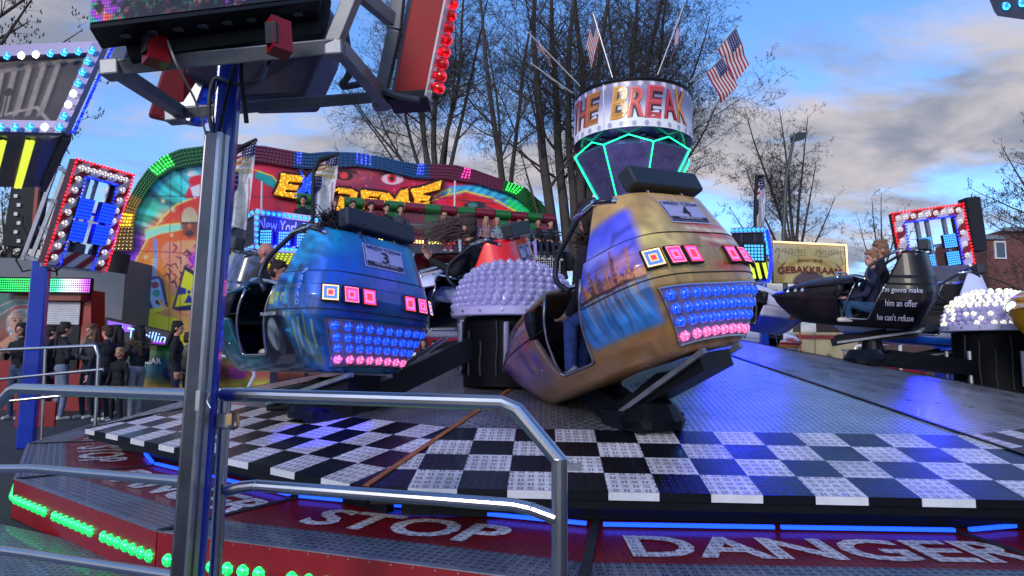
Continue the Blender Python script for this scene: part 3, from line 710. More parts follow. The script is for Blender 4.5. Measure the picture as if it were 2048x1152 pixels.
def ride_car(label, pos, deg, colour, number=None, fine=1, trim=BLACKM, rear=True, seatc=None, scale=1., noseart=None, head=True, shellmat=None, lowtrim=None):
    t = thing('ride_car', label, 'fairground ride car', pos, tuple(R(a) for a in deg), group=None, scale=scale)
    zs = [.07, .10, .13, .16, .19]+[.19+.56*i/(26*fine) for i in range(1, 26*fine+1)]
    me = shell_mesh('body_shell', zs, [('nose', NN), ('door', ND), ('rear', NR*fine)], colour, mat=shellmat); tub = link('body_shell', me, t)
    so = tub.modifiers.new('thick', 'SOLIDIFY'); so.thickness = .035; so.offset = -1; so.material_offset = 1; so.use_rim = True; so.material_offset_rim = 0
    zs = [.75+.47*i/(24*fine) for i in range(24*fine+1)]
    me = shell_mesh('seat_back_shell', zs, [('rear', NR*fine)], colour, doors=False, mat=shellmat); bk = link('seat_back_shell', me, t)
    so = bk.modifiers.new('thick', 'SOLIDIFY'); so.thickness = .035; so.offset = -1; so.material_offset = 1; so.use_rim = True; so.material_offset_rim = 0
    # roll-over cap of the seat back
    mb = MB(); pts = [plan(1.22, i/24, 'rear') for i in range(25)]; lp = pts+[Vector((-p.x, p.y, p.z)) for p in pts[::-1][1:]]
    ins = [Vector((p.x*.86, (p.y+.62)*.2-.62+.02, 1.245)) for p in lp]; o = mb.add(lp+ins, [(i, i+1, len(lp)+i+1, len(lp)+i) for i in range(len(lp)-1)])
    mb.fc = [tuple(float(v) for v in colour(np.array([tuple(Vector(lp[min(len(lp)-1, i)]))]))[0]) for i in range(len(mb.f))]
    mb.build('seat_back_cap', shellmat or SHELL, bk, smooth=True)
    # bonnet
    n = 41; ringp = []
    for i in range(n):
        q = -1+2*i/(n-1); p = plan(.75, 1-abs(abs(q)), 'nose') if False else plan(.75, abs(q), 'nose'); ringp.append(Vector((p.x if q < 0 else -p.x, p.y, p.z)))
    m = 9; vs = []; col_in = []
    for j in range(m):
        s = j/(m-1)
        for i, p in enumerate(ringp):
            q = -1+2*i/(n-1); cw = Vector((q*.64, .17+.10*(1-q*q), .79+.05*(1-q*q)))
            v = p.lerp(cw, s); v.z += .05*math.sin(s*math.pi)*(1-abs(q)**3)+.01*s; vs.append(v)
    fs = [(j*n+i, j*n+i+1, (j+1)*n+i+1, (j+1)*n+i) for j in range(m-1) for i in range(n-1)]
    me = bpy.data.meshes.new('bonnet'); me.from_pydata([tuple(v) for v in vs], [], fs); me.materials.append(shellmat or SHELL)
    at = me.color_attributes.new('Col', 'FLOAT_COLOR', 'POINT'); cc = np.ones((len(vs), 4), np.float32); cc[:, :3] = colour(np.array([tuple(v) for v in vs])); at.data.foreach_set('color', cc.ravel()); me.shade_smooth()
    bo = link('bonnet', me, t); so = bo.modifiers.new('thick', 'SOLIDIFY'); so.thickness = .03
    # cockpit: floor, seat, backrest, dash
    mb = MB(); mb.box((0, .08, .17), (.84, .95, .03)); mb.build('floor', MATTE, t)
    st = MB(); st.box((0, -.36, .35), (.98, .48, .18), Matrix.Rotation(R(5), 3, 'X')); s_ = st.build('seat', INNER, t); bevel(s_, .05, 3)
    st = MB(); st.box((0, -.61, .80), (.86, .07, .72), Matrix.Rotation(R(9), 3, 'X')); s_ = st.build('backrest', INNER, t); bevel(s_, .03, 3)
    # seams
    for z in (.55, .86):
        pr = [('nose', NN), ('door', ND), ('rear', NR)] if z < .7 else [('rear', NR)]
        pts = []
        for p, k in pr:
            for i in range(k+1):
                if p == 'door': continue
                v = plan(z, i/k, p); v = Vector((v.x*1.001-.001, v.y*1.002, v.z)); pts.append((p, v))
        for part in {p for p, _ in pts}:
            L_ = [v for p, v in pts if p == part]; R_ = [Vector((-v.x, v.y, v.z)) for v in L_]
            path = (L_+R_[::-1][1:]) if part == 'rear' else (R_[::-1]+L_[1:])
            mb = MB(); mb.tube(path, .005, 4); mb.build('seam_line', MATTE, tub if z < .7 else bk)
    for sg in (-1, 1):
        mb = MB()
        for z in (.30, .46, .60, .72):
            for y in (.52, .80, 1.05):
                p_ = side_pt(y, z, sg, .001); mb.lathe([(.008, 0), (.006, .004), (0, .005)], 6, 0, p_, ornt((sg, .2, 0)), cap=False)
        if fine > 1: tag(mb.build('rivets', CHROME, tub), kind='stuff')
    # door trims on both sides
    for sg in (-1, 1):
        q = [Vector((sg*(abs(plan(z, 1, 'nose').x)+.004), plan(z, 1, 'nose').y, z)) for z in (.75, .6, .45, .3, .2)]
        q += [Vector((sg*(abs(plan(z, 0, 'rear').x)+.004), plan(z, 0, 'rear').y, z)) for z in (.2, .3, .45, .6, .75)]
        tubular('door_trim', q, .013, BRONZE, tub, 6)
    # chassis beam and foot
    mb = MB(); mb.prism([Vector((-.18, -.62, .05)), Vector((.18, -.62, .05)), Vector((.15, .5, -.12)), Vector((-.15, .5, -.12))], (0, 0, -1), -.12)
    mb.bar((0, -.2, -.03), (0, .55, -.24), .26, .12)
    ch = mb.build('chassis', pbr('chassis_black', (.004, .004, .007), .5, spec=.25), t)
    for sg in (-1, 1):
        mb = MB(); mb.bar((sg*.22, -.70, .05), (sg*.18, .45, -.22), .05, .035); mb.build('chassis_rail', GALV, ch)
    if rear:
        # lamp panel
        pm = MB(); n1, n2 = 24, 10; top, bot = .485, .125; wt, wb = .575, .385
        def pf(a, b, off=.012):
            z = top+(bot-top)*b; w_ = wt+(wb-wt)*b; p, n_ = rear_frame(a*w_, z-.0+.02*(1-a*a)*(b-.5), off); return p, n_
        vs = [pf(-1+2*i/n1, j/n2)[0] for j in range(n2+1) for i in range(n1+1)]
        pm.add(vs, [(j*(n1+1)+i, (j+1)*(n1+1)+i, (j+1)*(n1+1)+i+1, j*(n1+1)+i+1) for j in range(n2) for i in range(n1)])
        pn = pm.build('lamp_panel', sockm, t, smooth=True)
        bd = MB(); brd = [pf(-1+2*i/n1, 0, .016)[0] for i in range(n1+1)]+[pf(1, j/n2, .016)[0] for j in range(n2+1)]+[pf(1-2*i/n1, 1, .016)[0] for i in range(n1+1)]+[pf(-1, 1-j/n2, .016)[0] for j in range(n2+1)]
        bd.tube(brd, .009, 6); bd.build('panel_trim', BRONZE, pn)
        for row, (b, cnt, sp) in enumerate(((.15, 10, .9), (.39, 10, .89), (.62, 9, .88), (.87, 8, .88))):
            for i in range(cnt):
                a = -sp+2*sp*i/(cnt-1); p, n_ = pf(a, b, .014); link('pink_lamp' if row == 3 else 'blue_lamp', pb_ if row == 3 else bb_, pn, p, ornt(n_).to_euler())
        for i, x in enumerate((-.563, -.406, -.235, .235, .406, .563)):
            p, n_ = rear_frame(x, .672, .004); base, face = LAMPS[0 if i in (0, 5) else (1 if i in (1, 4) else 2)]
            lo = link('tail_lamp', base, t, p, ornt(n_).to_euler()); link('led_face', face, lo)
    if number:
        pl = MB(); fr = rear_map(0, 1.042, .010); W_, H_ = .46, .20
        def grid(mb, w_, h_, off, mi, col):
            f_ = rear_map(0, 1.042, off); k = 10; vs = [f_(-w_/2+w_*i/k, -h_/2+h_*j/2) for j in range(3) for i in range(k+1)]
            mb.add(vs, [(j*(k+1)+i, j*(k+1)+i+1, (j+1)*(k+1)+i+1, (j+1)*(k+1)+i) for j in range(2) for i in range(k)], mi, col)
        grid(pl, W_, H_, .006, 0, C3(200, 198, 225)); grid(pl, W_-.02, H_-.02, .009, 0, C3(40, 42, 90)); grid(pl, W_-.03, H_-.03, .012, 0, C3(178, 174, 215))
        f_ = rear_map(0, 1.042-.068, .015); vs = [f_(-.21+.42*i/10, v) for v in (-.014, .018) for i in range(11)]; pl.add(vs, [(i, i+1, 12+i, 11+i) for i in range(10)], 0, C3(38, 38, 60))
        po = pl.build('number_plate', FLAT, t)
        for s_, w_, h_, z_, col, of in (('NEW YORK', .28, .038, 1.113, (34, 38, 84), .018), (str(number), .085, .095, 1.042, (20, 22, 40), .018), ('THE EMPIRE STATE', .27, .020, .976, (205, 205, 225), .02)):
            tx = MB(); put_text(tx, s_, rear_map(0, z_, of), w_, h_, offset=.008, col=C3(*col)); tx.build('lettering', FLAT, po)
        for sx in (-.17, .17):
            tx = MB(); f_ = rear_map(sx, 1.112, .018); tx.add([f_(-.03, -.008), f_(.03, -.008), f_(.03, .01), f_(-.03, .01)], [(0, 1, 2, 3)], 0, C3(70, 80, 140)); tx.build('plate_mark', FLAT, po)
    if head:
        hb = MB(); hb.box((0, -.68, 1.335), (.80, .13, .165), Matrix.Rotation(R(-8), 3, 'X')); h_ = hb.build('headrest', pbr('padded_vinyl', (.018, .022, .034), .45, var=.2), t); bevel(h_, .022, 3)
        for sx in (-.2, .2):
            b_ = MB(); b_.tube([(sx, -.66, 1.2), (sx, -.68, 1.3)], .016, 8); b_.build('headrest_post', CHROME, h_)
    # shoulder hoops at both sides of the seat
    for sg in (-1, 1):
        tubular('shoulder_hoop', [(sg*.52, -.60, 1.20), (sg*.57, -.40, 1.27), (sg*.63, -.02, 1.0), (sg*.665, .02, .84), (sg*.67, -.10, .72)], .021, pbr('hoop_sleeve', (.03, .03, .045), .35, .3), t)
        b_ = MB(); b_.tube([(sg*.50, -.62, 1.18), (sg*.55, -.46, 1.25), (sg*.59, -.28, 1.20)], .025, 10); b_.build('hoop_cap', CHROME, t, smooth=True)
    # lap bar and bonnet grip
    tubular('lap_bar', [(-.42, .30, .86), (-.42, -.02, .80), (.42, -.02, .80), (.42, .30, .86)], .018, CHROME, t)
    tubular('bonnet_grip', [(-.5, .40, .78), (-.45, .46, .90), (.45, .46, .90), (.5, .40, .78)], .016, CHROME, t)
    return t
# ---- paint schemes: colour as a function of position on the body
def two_canvas(side, rearc, top=None):
    """side canvas covers y 1.6..-.9 (left to right) x z 1.3..0; rear canvas covers x -.75..+.75 x z 1.3..0"""
    def f(v):
        x, y, z = v[:, 0], v[:, 1], v[:, 2]
        w = np.interp(z, [0, .1, .2, .35, .5, .66, .75, .85, .86, 1.22], [.36, .47, .55, .64, .70, .71, .69, .665, .64, .55])
        ya = np.where(y < -.28, -.28-np.hypot(y+.28, w-np.abs(x))*1.06, y)      # distance measured along the body, round the corner
        a = side.at(ya, z, 1.6, 1.3, -.9, 0); b = rearc.at(x, z, -.75, 1.3, .75, 0)
        k = np.clip((-y-.5)/.1, 0, 1)*np.clip((w*.86-np.abs(x))/.05+.3, 0, 1)
        return (a*(1-k[:, None])+b*k[:, None])
    return f
def side_canvas(base): return Canvas(1.6, 1.3, -.9, 0, 420, 230, base)
def rear_canvas(base): return Canvas(-.75, 1.3, .75, 0, 200, 170, base)
# gold car 4
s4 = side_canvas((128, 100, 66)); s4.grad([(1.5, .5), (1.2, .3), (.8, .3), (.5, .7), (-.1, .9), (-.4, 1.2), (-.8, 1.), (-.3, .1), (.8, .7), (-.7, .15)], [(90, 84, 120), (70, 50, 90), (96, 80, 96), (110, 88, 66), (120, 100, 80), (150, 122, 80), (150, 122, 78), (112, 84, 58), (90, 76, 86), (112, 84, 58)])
s4.poly([(-.10, 1.0), (-.80, 1.12), (-.80, .60), (-.05, .60)], (70, 70, 158), .06)         # evening sky
s4.streak(1.1, 26, 3, .3, s4.pmask([(-.1, .9), (-.76, 1.08), (-.76, .6), (-.05, .6)], .08))
s4.glow(-.42, .84, .2, .05, (170, 160, 205), .6); s4.glow(-.6, .72, .2, .07, (176, 120, 110), .7)
s4.poly([(-.08, .585), (-.80, .585), (-.76, .27), (-.1, .27)], (52, 92, 140), .04)           # water
s4.streak(.05, 60, 4, .25, s4.pmask([(-.08, .54), (-.75, .52), (-.7, .3), (-.1, .3)], .06))
rb = random.Random(5)
for i in range(34):
    x_ = -.24-.0165*i; h_ = rb.uniform(.03, .12)+(.12 if i in (5, 6, 19, 20, 27) else 0); s4.poly([(x_, .58), (x_, .60+h_), (x_-.008, .61+h_), (x_-.014, .60+h_), (x_-.014, .58)], rb.choice([(96, 50, 40), (140, 84, 50), (58, 34, 46), (120, 66, 60)]), .005)
    for q in range(4): s4.line([(x_-.004, .6+h_*q*.22), (x_-.008, .6+h_*q*.22)], .005, (230, 190, 120), .8)
    if rb.random() < .8: s4.poly([(x_, .575), (x_-.010, .575), (x_-.008, .47-rb.random()*.12)], rb.choice([(190, 130, 66), (150, 80, 50), (210, 160, 90)]), .008, .75)
s4.line([(-.2, .565), (-.35, .60), (-.5, .565), (-.62, .60), (-.76, .57)], .010, (40, 26, 34)); s4.line([(-.2, .58), (-.78, .58)], .012, (50, 32, 36))
for i in range(34): x_ = 1.45-.03*i; h_ = rb.uniform(.1, .3); s4.poly([(x_, .30), (x_, .42+h_), (x_-.012, .42+h_), (x_-.012, .3)], rb.choice([(60, 50, 150), (150, 60, 120), (46, 40, 100), (130, 96, 120), (170, 110, 90)]), .02, .75)
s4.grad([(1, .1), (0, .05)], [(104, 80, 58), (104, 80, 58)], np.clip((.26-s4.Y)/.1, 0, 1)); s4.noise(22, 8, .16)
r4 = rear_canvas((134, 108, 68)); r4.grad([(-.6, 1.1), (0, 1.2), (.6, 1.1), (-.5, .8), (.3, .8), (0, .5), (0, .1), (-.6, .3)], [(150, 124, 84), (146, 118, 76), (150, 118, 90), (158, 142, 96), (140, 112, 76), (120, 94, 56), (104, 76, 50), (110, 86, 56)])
for i in range(5):
    y_ = .93-.045*i; r4.line([(-.15+.05*i, y_+.02), (.2, y_-.005), (.45, y_+.0), (.75, y_-.05)], .026, (150, 52, 52) if i % 2 == 0 else (190, 170, 160), .75, .03)
r4.line([(.05, .60), (.3, .57), (.75, .6)], .05, (140, 40, 36), .7, .05)
r4.streak(.4, 22, 6, .12); r4.noise(14, 9, .15)
# blue car 3
s3 = side_canvas((26, 90, 130)); s3.grad([(1.5, .4), (1.1, .75), (.8, .3), (.3, .1), (-.2, .15), (-.6, .2), (-.5, 1.1), (-.7, .8)], [(20, 70, 96), (34, 110, 140), (40, 92, 100), (22, 86, 100), (12, 30, 50), (20, 74, 110), (30, 130, 170), (30, 90, 170)])
for (y0, z0, y1, z1, c_) in ((1.25, .62, 1.0, .30, (110, 74, 44)), (.98, .66, .86, .28, (86, 60, 44)), (1.35, .60, 1.27, .40, (60, 110, 120)), (.82, .7, .55, .52, (30, 120, 150)), (.80, .48, .62, .3, (120, 86, 50))): s3.poly([(y0, z0), (y1, z0+.01), (y1, z1), (y0, z1)], c_, .03)
for i in range(9): s3.poly([(1.22-.07*i, .64-.004*i), (1.19-.07*i, .64), (1.19-.07*i, .55), (1.22-.07*i, .55)], (190, 205, 205), .01, .7)
s3.poly([(-.06, .54), (-.36, .56), (-.42, .16), (-.08, .14)], (10, 16, 26), .02); s3.ell(-.22, .36, .07, .13, (150, 160, 165), .3, a=.8); s3.ell(-.27, .30, .06, .11, (60, 70, 80), .3, a=.7)
for (a_, b_, c_) in ((-.10, .72, (150, 190, 60)), (-.17, .74, (60, 40, 84)), (-.25, .72, (170, 150, 60)), (-.31, .75, (60, 120, 190)), (-.38, .7, (30, 60, 120)), (-.44, .72, (60, 150, 180))): s3.poly([(a_+.03, b_+.1), (a_-.03, b_+.11), (a_-.03, b_-.12), (a_+.03, b_-.12)], c_, .02, .85)
s3.poly([(-.40, .52), (-.52, .52), (-.72, .12), (-.6, .1)], (150, 140, 70), .05, .6); s3.poly([(-.44, .5), (-.5, .5), (-.64, .2), (-.58, .2)], (50, 110, 190), .04, .8); s3.streak(2.2, 30, 12, .25)
for i in range(70):
    y_, z_ = rb.choice([rb.uniform(-.5, -.05), rb.uniform(.5, 1.4)]), rb.uniform(.2, .82)
    if -.4 < y_ < -.06 and z_ < .56: continue
    w_, h_ = rb.uniform(.02, .07), rb.uniform(.02, .09); s3.poly([(y_, z_), (y_+w_, z_+.01), (y_+w_, z_+h_), (y_, z_+h_-.01)], rb.choice([(150, 170, 70), (20, 40, 80), (120, 90, 50), (60, 160, 190), (12, 24, 44), (90, 40, 60), (170, 180, 190)]), .008, rb.uniform(.4, .85))
for k_ in range(16): s3.line([(-.28-.03*k_, .50-.02*(k_ % 3)), (-.24-.03*k_, .2+.03*(k_ % 4))], .012, [(200, 190, 90), (60, 130, 210), (230, 220, 160), (30, 60, 120)][k_ % 4], .6) if k_ > 6 else None
s3.line([(-.5, .9), (-.52, .58)], .05, (30, 50, 90), .8); s3.noise(26, 13, .22)
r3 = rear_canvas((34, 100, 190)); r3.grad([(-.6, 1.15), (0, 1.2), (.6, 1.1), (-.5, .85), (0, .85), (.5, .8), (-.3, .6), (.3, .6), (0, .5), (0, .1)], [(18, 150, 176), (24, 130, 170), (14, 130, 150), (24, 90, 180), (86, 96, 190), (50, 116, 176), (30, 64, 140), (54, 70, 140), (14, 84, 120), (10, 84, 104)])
for i in range(24):
    x_ = -.15+.034*i; h_ = rb.uniform(.03, .09)+(.13 if i == 8 else 0); r3.poly([(x_, .60), (x_, .70+h_), (x_+.022, .70+h_), (x_+.022, .6)], (58, 62, 140), .02, .5)
r3.noise(14, 3, .15)
# red and white car 2
s2 = side_canvas((200, 196, 222)); s2.poly([(-.2, 1.3), (-.9, 1.3), (-.9, .84), (-.2, .84)], (196, 24, 36), .02); s2.poly([(.1, .50), (-.9, .50), (-.9, .44), (.1, .44)], (40, 46, 130), .01); s2.poly([(.1, .49), (-.9, .49), (-.9, .455), (.1, .455)], (180, 26, 46), .008)
r2 = rear_canvas((200, 196, 222)); r2.poly([(-.75, 1.3), (.75, 1.3), (.75, .84), (-.75, .84)], (196, 24, 36), .02)
# black car with white lettering
sg_ = side_canvas((20, 16, 24)); sg_.grad([(1.5, .6), (1.2, .85), (.7, .8), (0, .7), (-.5, .3), (-.7, .8), (.6, .2)], [(26, 18, 22), (50, 36, 38), (36, 26, 28), (18, 10, 12), (8, 4, 8), (24, 18, 22), (12, 10, 16)])
sg_.poly([(1.02, .62), (.95, .68), (.88, .66), (.86, .5), (.9, .44), (1.0, .5)], (80, 44, 50), .05, .5); sg_.poly([(.82, .34), (.74, .5), (.55, .5), (.5, .2), (.66, .16)], (64, 36, 46), .08, .5)
sg_.noise(10, 3, .2)
SHB = pbr('car_lacquer_black', (.5, .5, .5), .4, 0., coat=.12, spec=.3, vc=True)
rg_ = rear_canvas((18, 14, 24)); rg_.glow(.6, 1.05, .3, .2, (150, 40, 80), .7)
# yellow, ball-club white and blue, city white and blue, green comic car
sy_ = side_canvas((178, 130, 24)); sy_.noise(9, 4, .12); sy_.poly([(1.6, .8), (.9, .9), (1.0, .62), (1.6, .6)], (206, 170, 70), .1, .5)
sk_ = side_canvas((190, 188, 204)); sk_.poly([(1.6, .40), (-.9, .30), (-.9, 0), (1.6, 0)], (36, 46, 140), .04)
sc_ = side_canvas((186, 190, 214)); sc_.poly([(1.6, .22), (-.9, .14), (-.9, 0), (1.6, 0)], (30, 90, 180), .03)
sn_ = side_canvas((80, 96, 90)); sn_.grad([(1.4, .5), (.9, .7), (.4, .3), (-.3, .6), (-.7, .9)], [(40, 60, 120), (120, 130, 96), (26, 30, 46), (96, 104, 96), (60, 66, 90)]); sn_.streak(.7, 34, 8, .4); sn_.poly([(.9, .6), (.6, .72), (.4, .55), (.55, .4), (.8, .44)], (24, 22, 40), .05); sn_.poly([(.8, .58), (.62, .64), (.55, .54), (.7, .5)], (190, 195, 200), .03); sn_.noise(20, 2, .2)
for _c in (s2, r2, sy_, sk_, sc_, sn_): _c.vivid(1.3, 1.18)
for _c in (s4, r4): _c.vivid(1.25, 1.36)
for _c in (s3, r3): _c.vivid(1.15, 1.0)
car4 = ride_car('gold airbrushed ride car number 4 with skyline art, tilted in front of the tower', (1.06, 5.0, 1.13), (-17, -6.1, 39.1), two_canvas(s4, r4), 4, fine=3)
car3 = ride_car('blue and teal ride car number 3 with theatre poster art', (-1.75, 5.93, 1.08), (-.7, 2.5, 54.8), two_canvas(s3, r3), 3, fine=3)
car2 = ride_car('white ride car number 2 with a red seat back behind the lamp dome', (-.5, 8.37, 1.57), (-.1, -14.2, 72.6), two_canvas(s2, r2), 2, rear=False)
carG = ride_car("black ride car lettered I'm gonna make him an offer he can't refuse", (5.7, 10.31, 1.79), (4.9, -6.4, 53.5), two_canvas(sg_, rg_), None, rear=False, shellmat=SHB)
carY = ride_car('yellow ride car cut off by the right edge of the picture', (7.05, 7.75, 1.42), (0, 4, 118), two_canvas(sy_, sy_), None, rear=False)
carK = ride_car('white and blue ride car with a basketball emblem behind the gold car', (3.95, 12.4, 1.85), (-8, 6, -84), two_canvas(sk_, sk_), None, rear=False, scale=1.12)
carC = ride_car('white and blue ride car lettered CPR behind the lit dome', (6.9, 10.9, 1.5), (4, 2, 74), two_canvas(sc_, sc_), None, rear=False)
carN = ride_car('grey green comic art ride car with the bald man, left of the blue car', (-3.15, 9.0, 1.45), (0, 10, -62), two_canvas(sn_, sn_), None, rear=False)
carA = ride_car('white red and orange ride car nose lettered AMBULANCE beyond the platform', (5.75, 15.8, 1.25), (0, 0, -72), two_canvas(sk_, sk_), None, rear=False, head=False)
# lettering and emblems on the cars
def side_map(sg, cy, cz, off=.008):
    """u runs the way a reader outside sees it"""
    return lambda u, v: side_pt(cy+(-u if sg < 0 else u), cz+v, sg, off)
def car_text(car, s, sg, cy, cz, w_, h_, col, off=.02, shear=0., name='lettering', o2=.008):
    m_ = MB(); put_text(m_, s, side_map(sg, cy, cz, o2), w_, h_, offset=off, shear=shear, col=C3(*col)); return m_.build(name, FLAT, car)
WT = (205, 205, 235)
car_text(carG, "I'm gonna make", -1, -.47, .655, .50, .10, WT, .0); car_text(carG, 'him an offer', -1, -.46, .47, .40, .10, WT, .0); car_text(carG, "he can't refuse", -1, -.38, .25, .46, .10, WT, .0)
car_text(car3, 'CABARET', -1, 1.02, .60, .34, .07, (190, 205, 205), .02); car_text(car3, 'PHANTOM', -1, -.22, .52, .2, .03, (180, 190, 200), .01)
for i, ch in enumerate('BROAD'): car_text(car3, ch, -1, -.575, .86-.065*i, .035, .045, (130, 160, 215), .02)
car_text(carC, 'N', -1, -.36, .72, .12, .20, (40, 90, 190), .04); car_text(carC, 'Y', -1, -.54, .72, .12, .20, (40, 90, 190), .04)
for i, ch in enumerate('CPR'): car_text(carC, ch, -1, -.36, .50-.13*i, .06, .10, (180, 30, 40), .03)
car_text(carK, 'KNICKS', 1, 1.05, .58, .36, .12, (205, 70, 40), .03, .3)
em = MB(); f_ = side_map(1, 1.02, .44, .010); em.add([f_(.085*math.cos(a), .085*math.sin(a)) for a in [2*math.pi*i/20 for i in range(20)]], [tuple(range(20))], 0, C3(190, 90, 40)); em.build('basketball_emblem', FLAT, carK)
car_text(carA, 'AMBULANCE', 1, .95, .56, .85, .15, (170, 30, 40), .03)
for z_, c_ in ((.44, (160, 24, 34)), (.37, (196, 110, 40)), (.24, (196, 110, 40)), (.305, (215, 210, 215))):
    st = MB(); vs = [side_pt(y_, z_+d_, 1, .01) for d_ in (-.03, .03) for y_ in [1.44-.1*i for i in range(12)]]; st.add(vs, [(i, i+1, 13+i, 12+i) for i in range(11)], 0, C3(*c_)); st.build('colour_stripe', FLAT, carA)
# headlights
def headlight(car, x, y, z, r, mat, fl=.5):
    m_ = MB(); n_ = Vector((x*.8, 1, .25)).normalized(); m_.lathe([(r*math.cos(a), r*fl*math.sin(a)) for a in [math.pi/2*i/5 for i in range(6)]], 16, 0, (x, y, z), ornt(n_)); h_ = m_.build('headlight', mat, car, smooth=True)
    b_ = MB(); b_.lathe([(r*1.15, -.01), (r*1.15, .01), (r, .012)], 16, 0, (x, y, z), ornt(n_)); b_.build('bezel', CHROME, h_)
HL = lamp_mat('headlight_lit', (1, .97, .95), 3.5, 30)
for sg in (-1, 1):
    p_ = side_pt(1.18, .64, sg, -.02); headlight(carY, p_.x, p_.y, p_.z, .07, HL)
    for dy in (0, -.14, -.26):
        p_ = side_pt(1.2+dy, .70, sg, -.035); headlight(carG, p_.x, p_.y, p_.z-.005, .055, pbr('headlight_glass', (.5, .5, .6), .08, coat=1.))
# ================================================================== RAILINGS
def px_tube(name, pts, r, mat, parent, seg=14, blend=.03):
    P_ = [P(*p) for p in pts]; out = []
    for i, p in enumerate(P_):
        if 0 < i < len(P_)-1:
            a, b = P_[i-1], P_[i+1]; pa = p+(a-p).normalized()*blend; pb = p+(b-p).normalized()*blend
            out += [pa, pb]
        else: out.append(p)
    mb = MB(); mb.tube(out, r, seg); o = mb.build(name, mat, parent, autosmooth=25)
    if mat is RAIL and seg == 14 and blend > .02:
        for p, q in zip(P_[:-1], P_[1:]):       # weld beads where the tube was cut and joined
            d = (q-p).normalized()
            for c_ in ([p+d*(blend+.004)] if p is not P_[0] else []): mb = MB(); mb.lathe([(r*.99, -.004), (r*1.05, 0), (r*.99, .004)], 14, 0, c_, ornt(d)); mb.build('weld_bead', GALV, o)
    return o
RAIL = pbr('rail_stainless', (.52, .52, .56), .22, 1., var=.03, vscale=3)
rl = thing('handrail', 'bent stainless tube handrail section in the foreground, right of the blue post', 'handrail', (0, 0, 0))
px_tube('top_rail', [(446, 789, 2.48), (1022, 806, 2.22), (1126, 930, 2.17)], .0255, RAIL, rl)
px_tube('middle_rail', [(452, 982, 2.47), (498, 970, 2.46), (1045, 1011, 2.2), (1112, 1036, 2.16)], .0215, RAIL, rl)
e = P(1119, 924, 2.16); px_tube('post', [(1119, 918, 2.165), (1119, 1235, 2.165)], .0265, RAIL, rl)
a = P(450, 800, 2.5); b = Vector((a.x, a.y, .31)); mb = MB(); mb.tube([a, b], .0225, 14); mb.build('post', RAIL, rl, autosmooth=30)
mb = MB(); mb.box(P(1148, 934, 2.16), (.05, .012, .022)); mb.build('latch', GALV, rl)
mb = MB(); mb.box(P(450, 842, 2.44), (.055, .05, .055)); lk = mb.build('lock_block', GALV, rl); bevel(lk, .008)
mb = MB(); mb.tube([P(465, 824, 2.40), P(475, 828, 2.39), P(476, 852, 2.39), P(466, 858, 2.40)], .006, 8); mb.box(P(460, 838, 2.39), (.02, .02, .04)); mb.build('padlock', pbr('brass', (.5, .36, .2), .3, 1.), rl)
rl = thing('handrail', 'long stainless tube handrail in the foreground, left of the blue post', 'handrail', (0, 0, 0))
px_tube('top_rail', [(-40, 850, 3.5), (26, 777, 3.35), (398, 790, 2.52)], .0255, RAIL, rl)
px_tube('middle_rail', [(-60, 938, 3.45), (68, 937, 3.25), (398, 966, 2.52)], .021, RAIL, rl)
px_tube('bottom_rail', [(-60, 1092, 3.4), (60, 1108, 3.2), (390, 1158, 2.55)], .021, RAIL, rl)
rl = thing('handrail', 'far stainless handrail before the waiting crowd at the left edge', 'handrail', (0, 0, 0))
px_tube('top_rail', [(-60, 703, 8.5), (190, 691, 8.5), (197, 712, 8.5), (188, 905, 8.5)], .022, RAIL, rl, blend=.01)
px_tube('middle_rail', [(-60, 765, 8.5), (95, 749, 8.5), (206, 739, 8.5)], .02, RAIL, rl, blend=.01)
px_tube('bottom_rail', [(-30, 840, 8.3), (8, 803, 8.4), (118, 792, 8.5), (190, 790, 8.5)], .018, RAIL, rl, blend=.01)
px_tube('post', [(91, 696, 8.5), (82, 905, 8.5)], .018, RAIL, rl)
# right-side fences beyond the platform
for i, (lab, x0, x1, y0, y1, Y) in enumerate((('white tubular barrier beyond the platform, under the black ride car', 1700, 1960, 690, 745, 15.2), ('grey slatted barrier beside the cake stall base', 1688, 1765, 700, 738, 16.5))):
    f = thing('barrier', lab, 'barrier')
    if i == 0:
        px_tube('barrier_frame', [(1700, 742, Y), (1712, 692, Y), (1800, 686, Y), (1802, 745, Y)], .03, WHITEP, f); px_tube('barrier_rail', [(1770, 728, Y), (1960, 742, Y)], .05, WHITEP, f)
    else:
        for k in range(12): mb = MB(); mb.bar(P(x0+k*6.8, y0, Y), P(x0+k*6.8, y1+20, Y), .03); mb.build('slat', GALV, f)
        mb = MB(); mb.bar(P(x0-4, y0, Y), P(x1+8, y0+6, Y), .05); mb.build('barrier_rail', GALV, f)
mb = MB(); mb.box(P(1800, 728, 16.2), (.9, .6, .5)); rb_ = mb.build('red_crate', REDP); bevel(rb_, .03); tag(rb_, 'plain red crate on the ground beyond the platform at the right', 'crate')
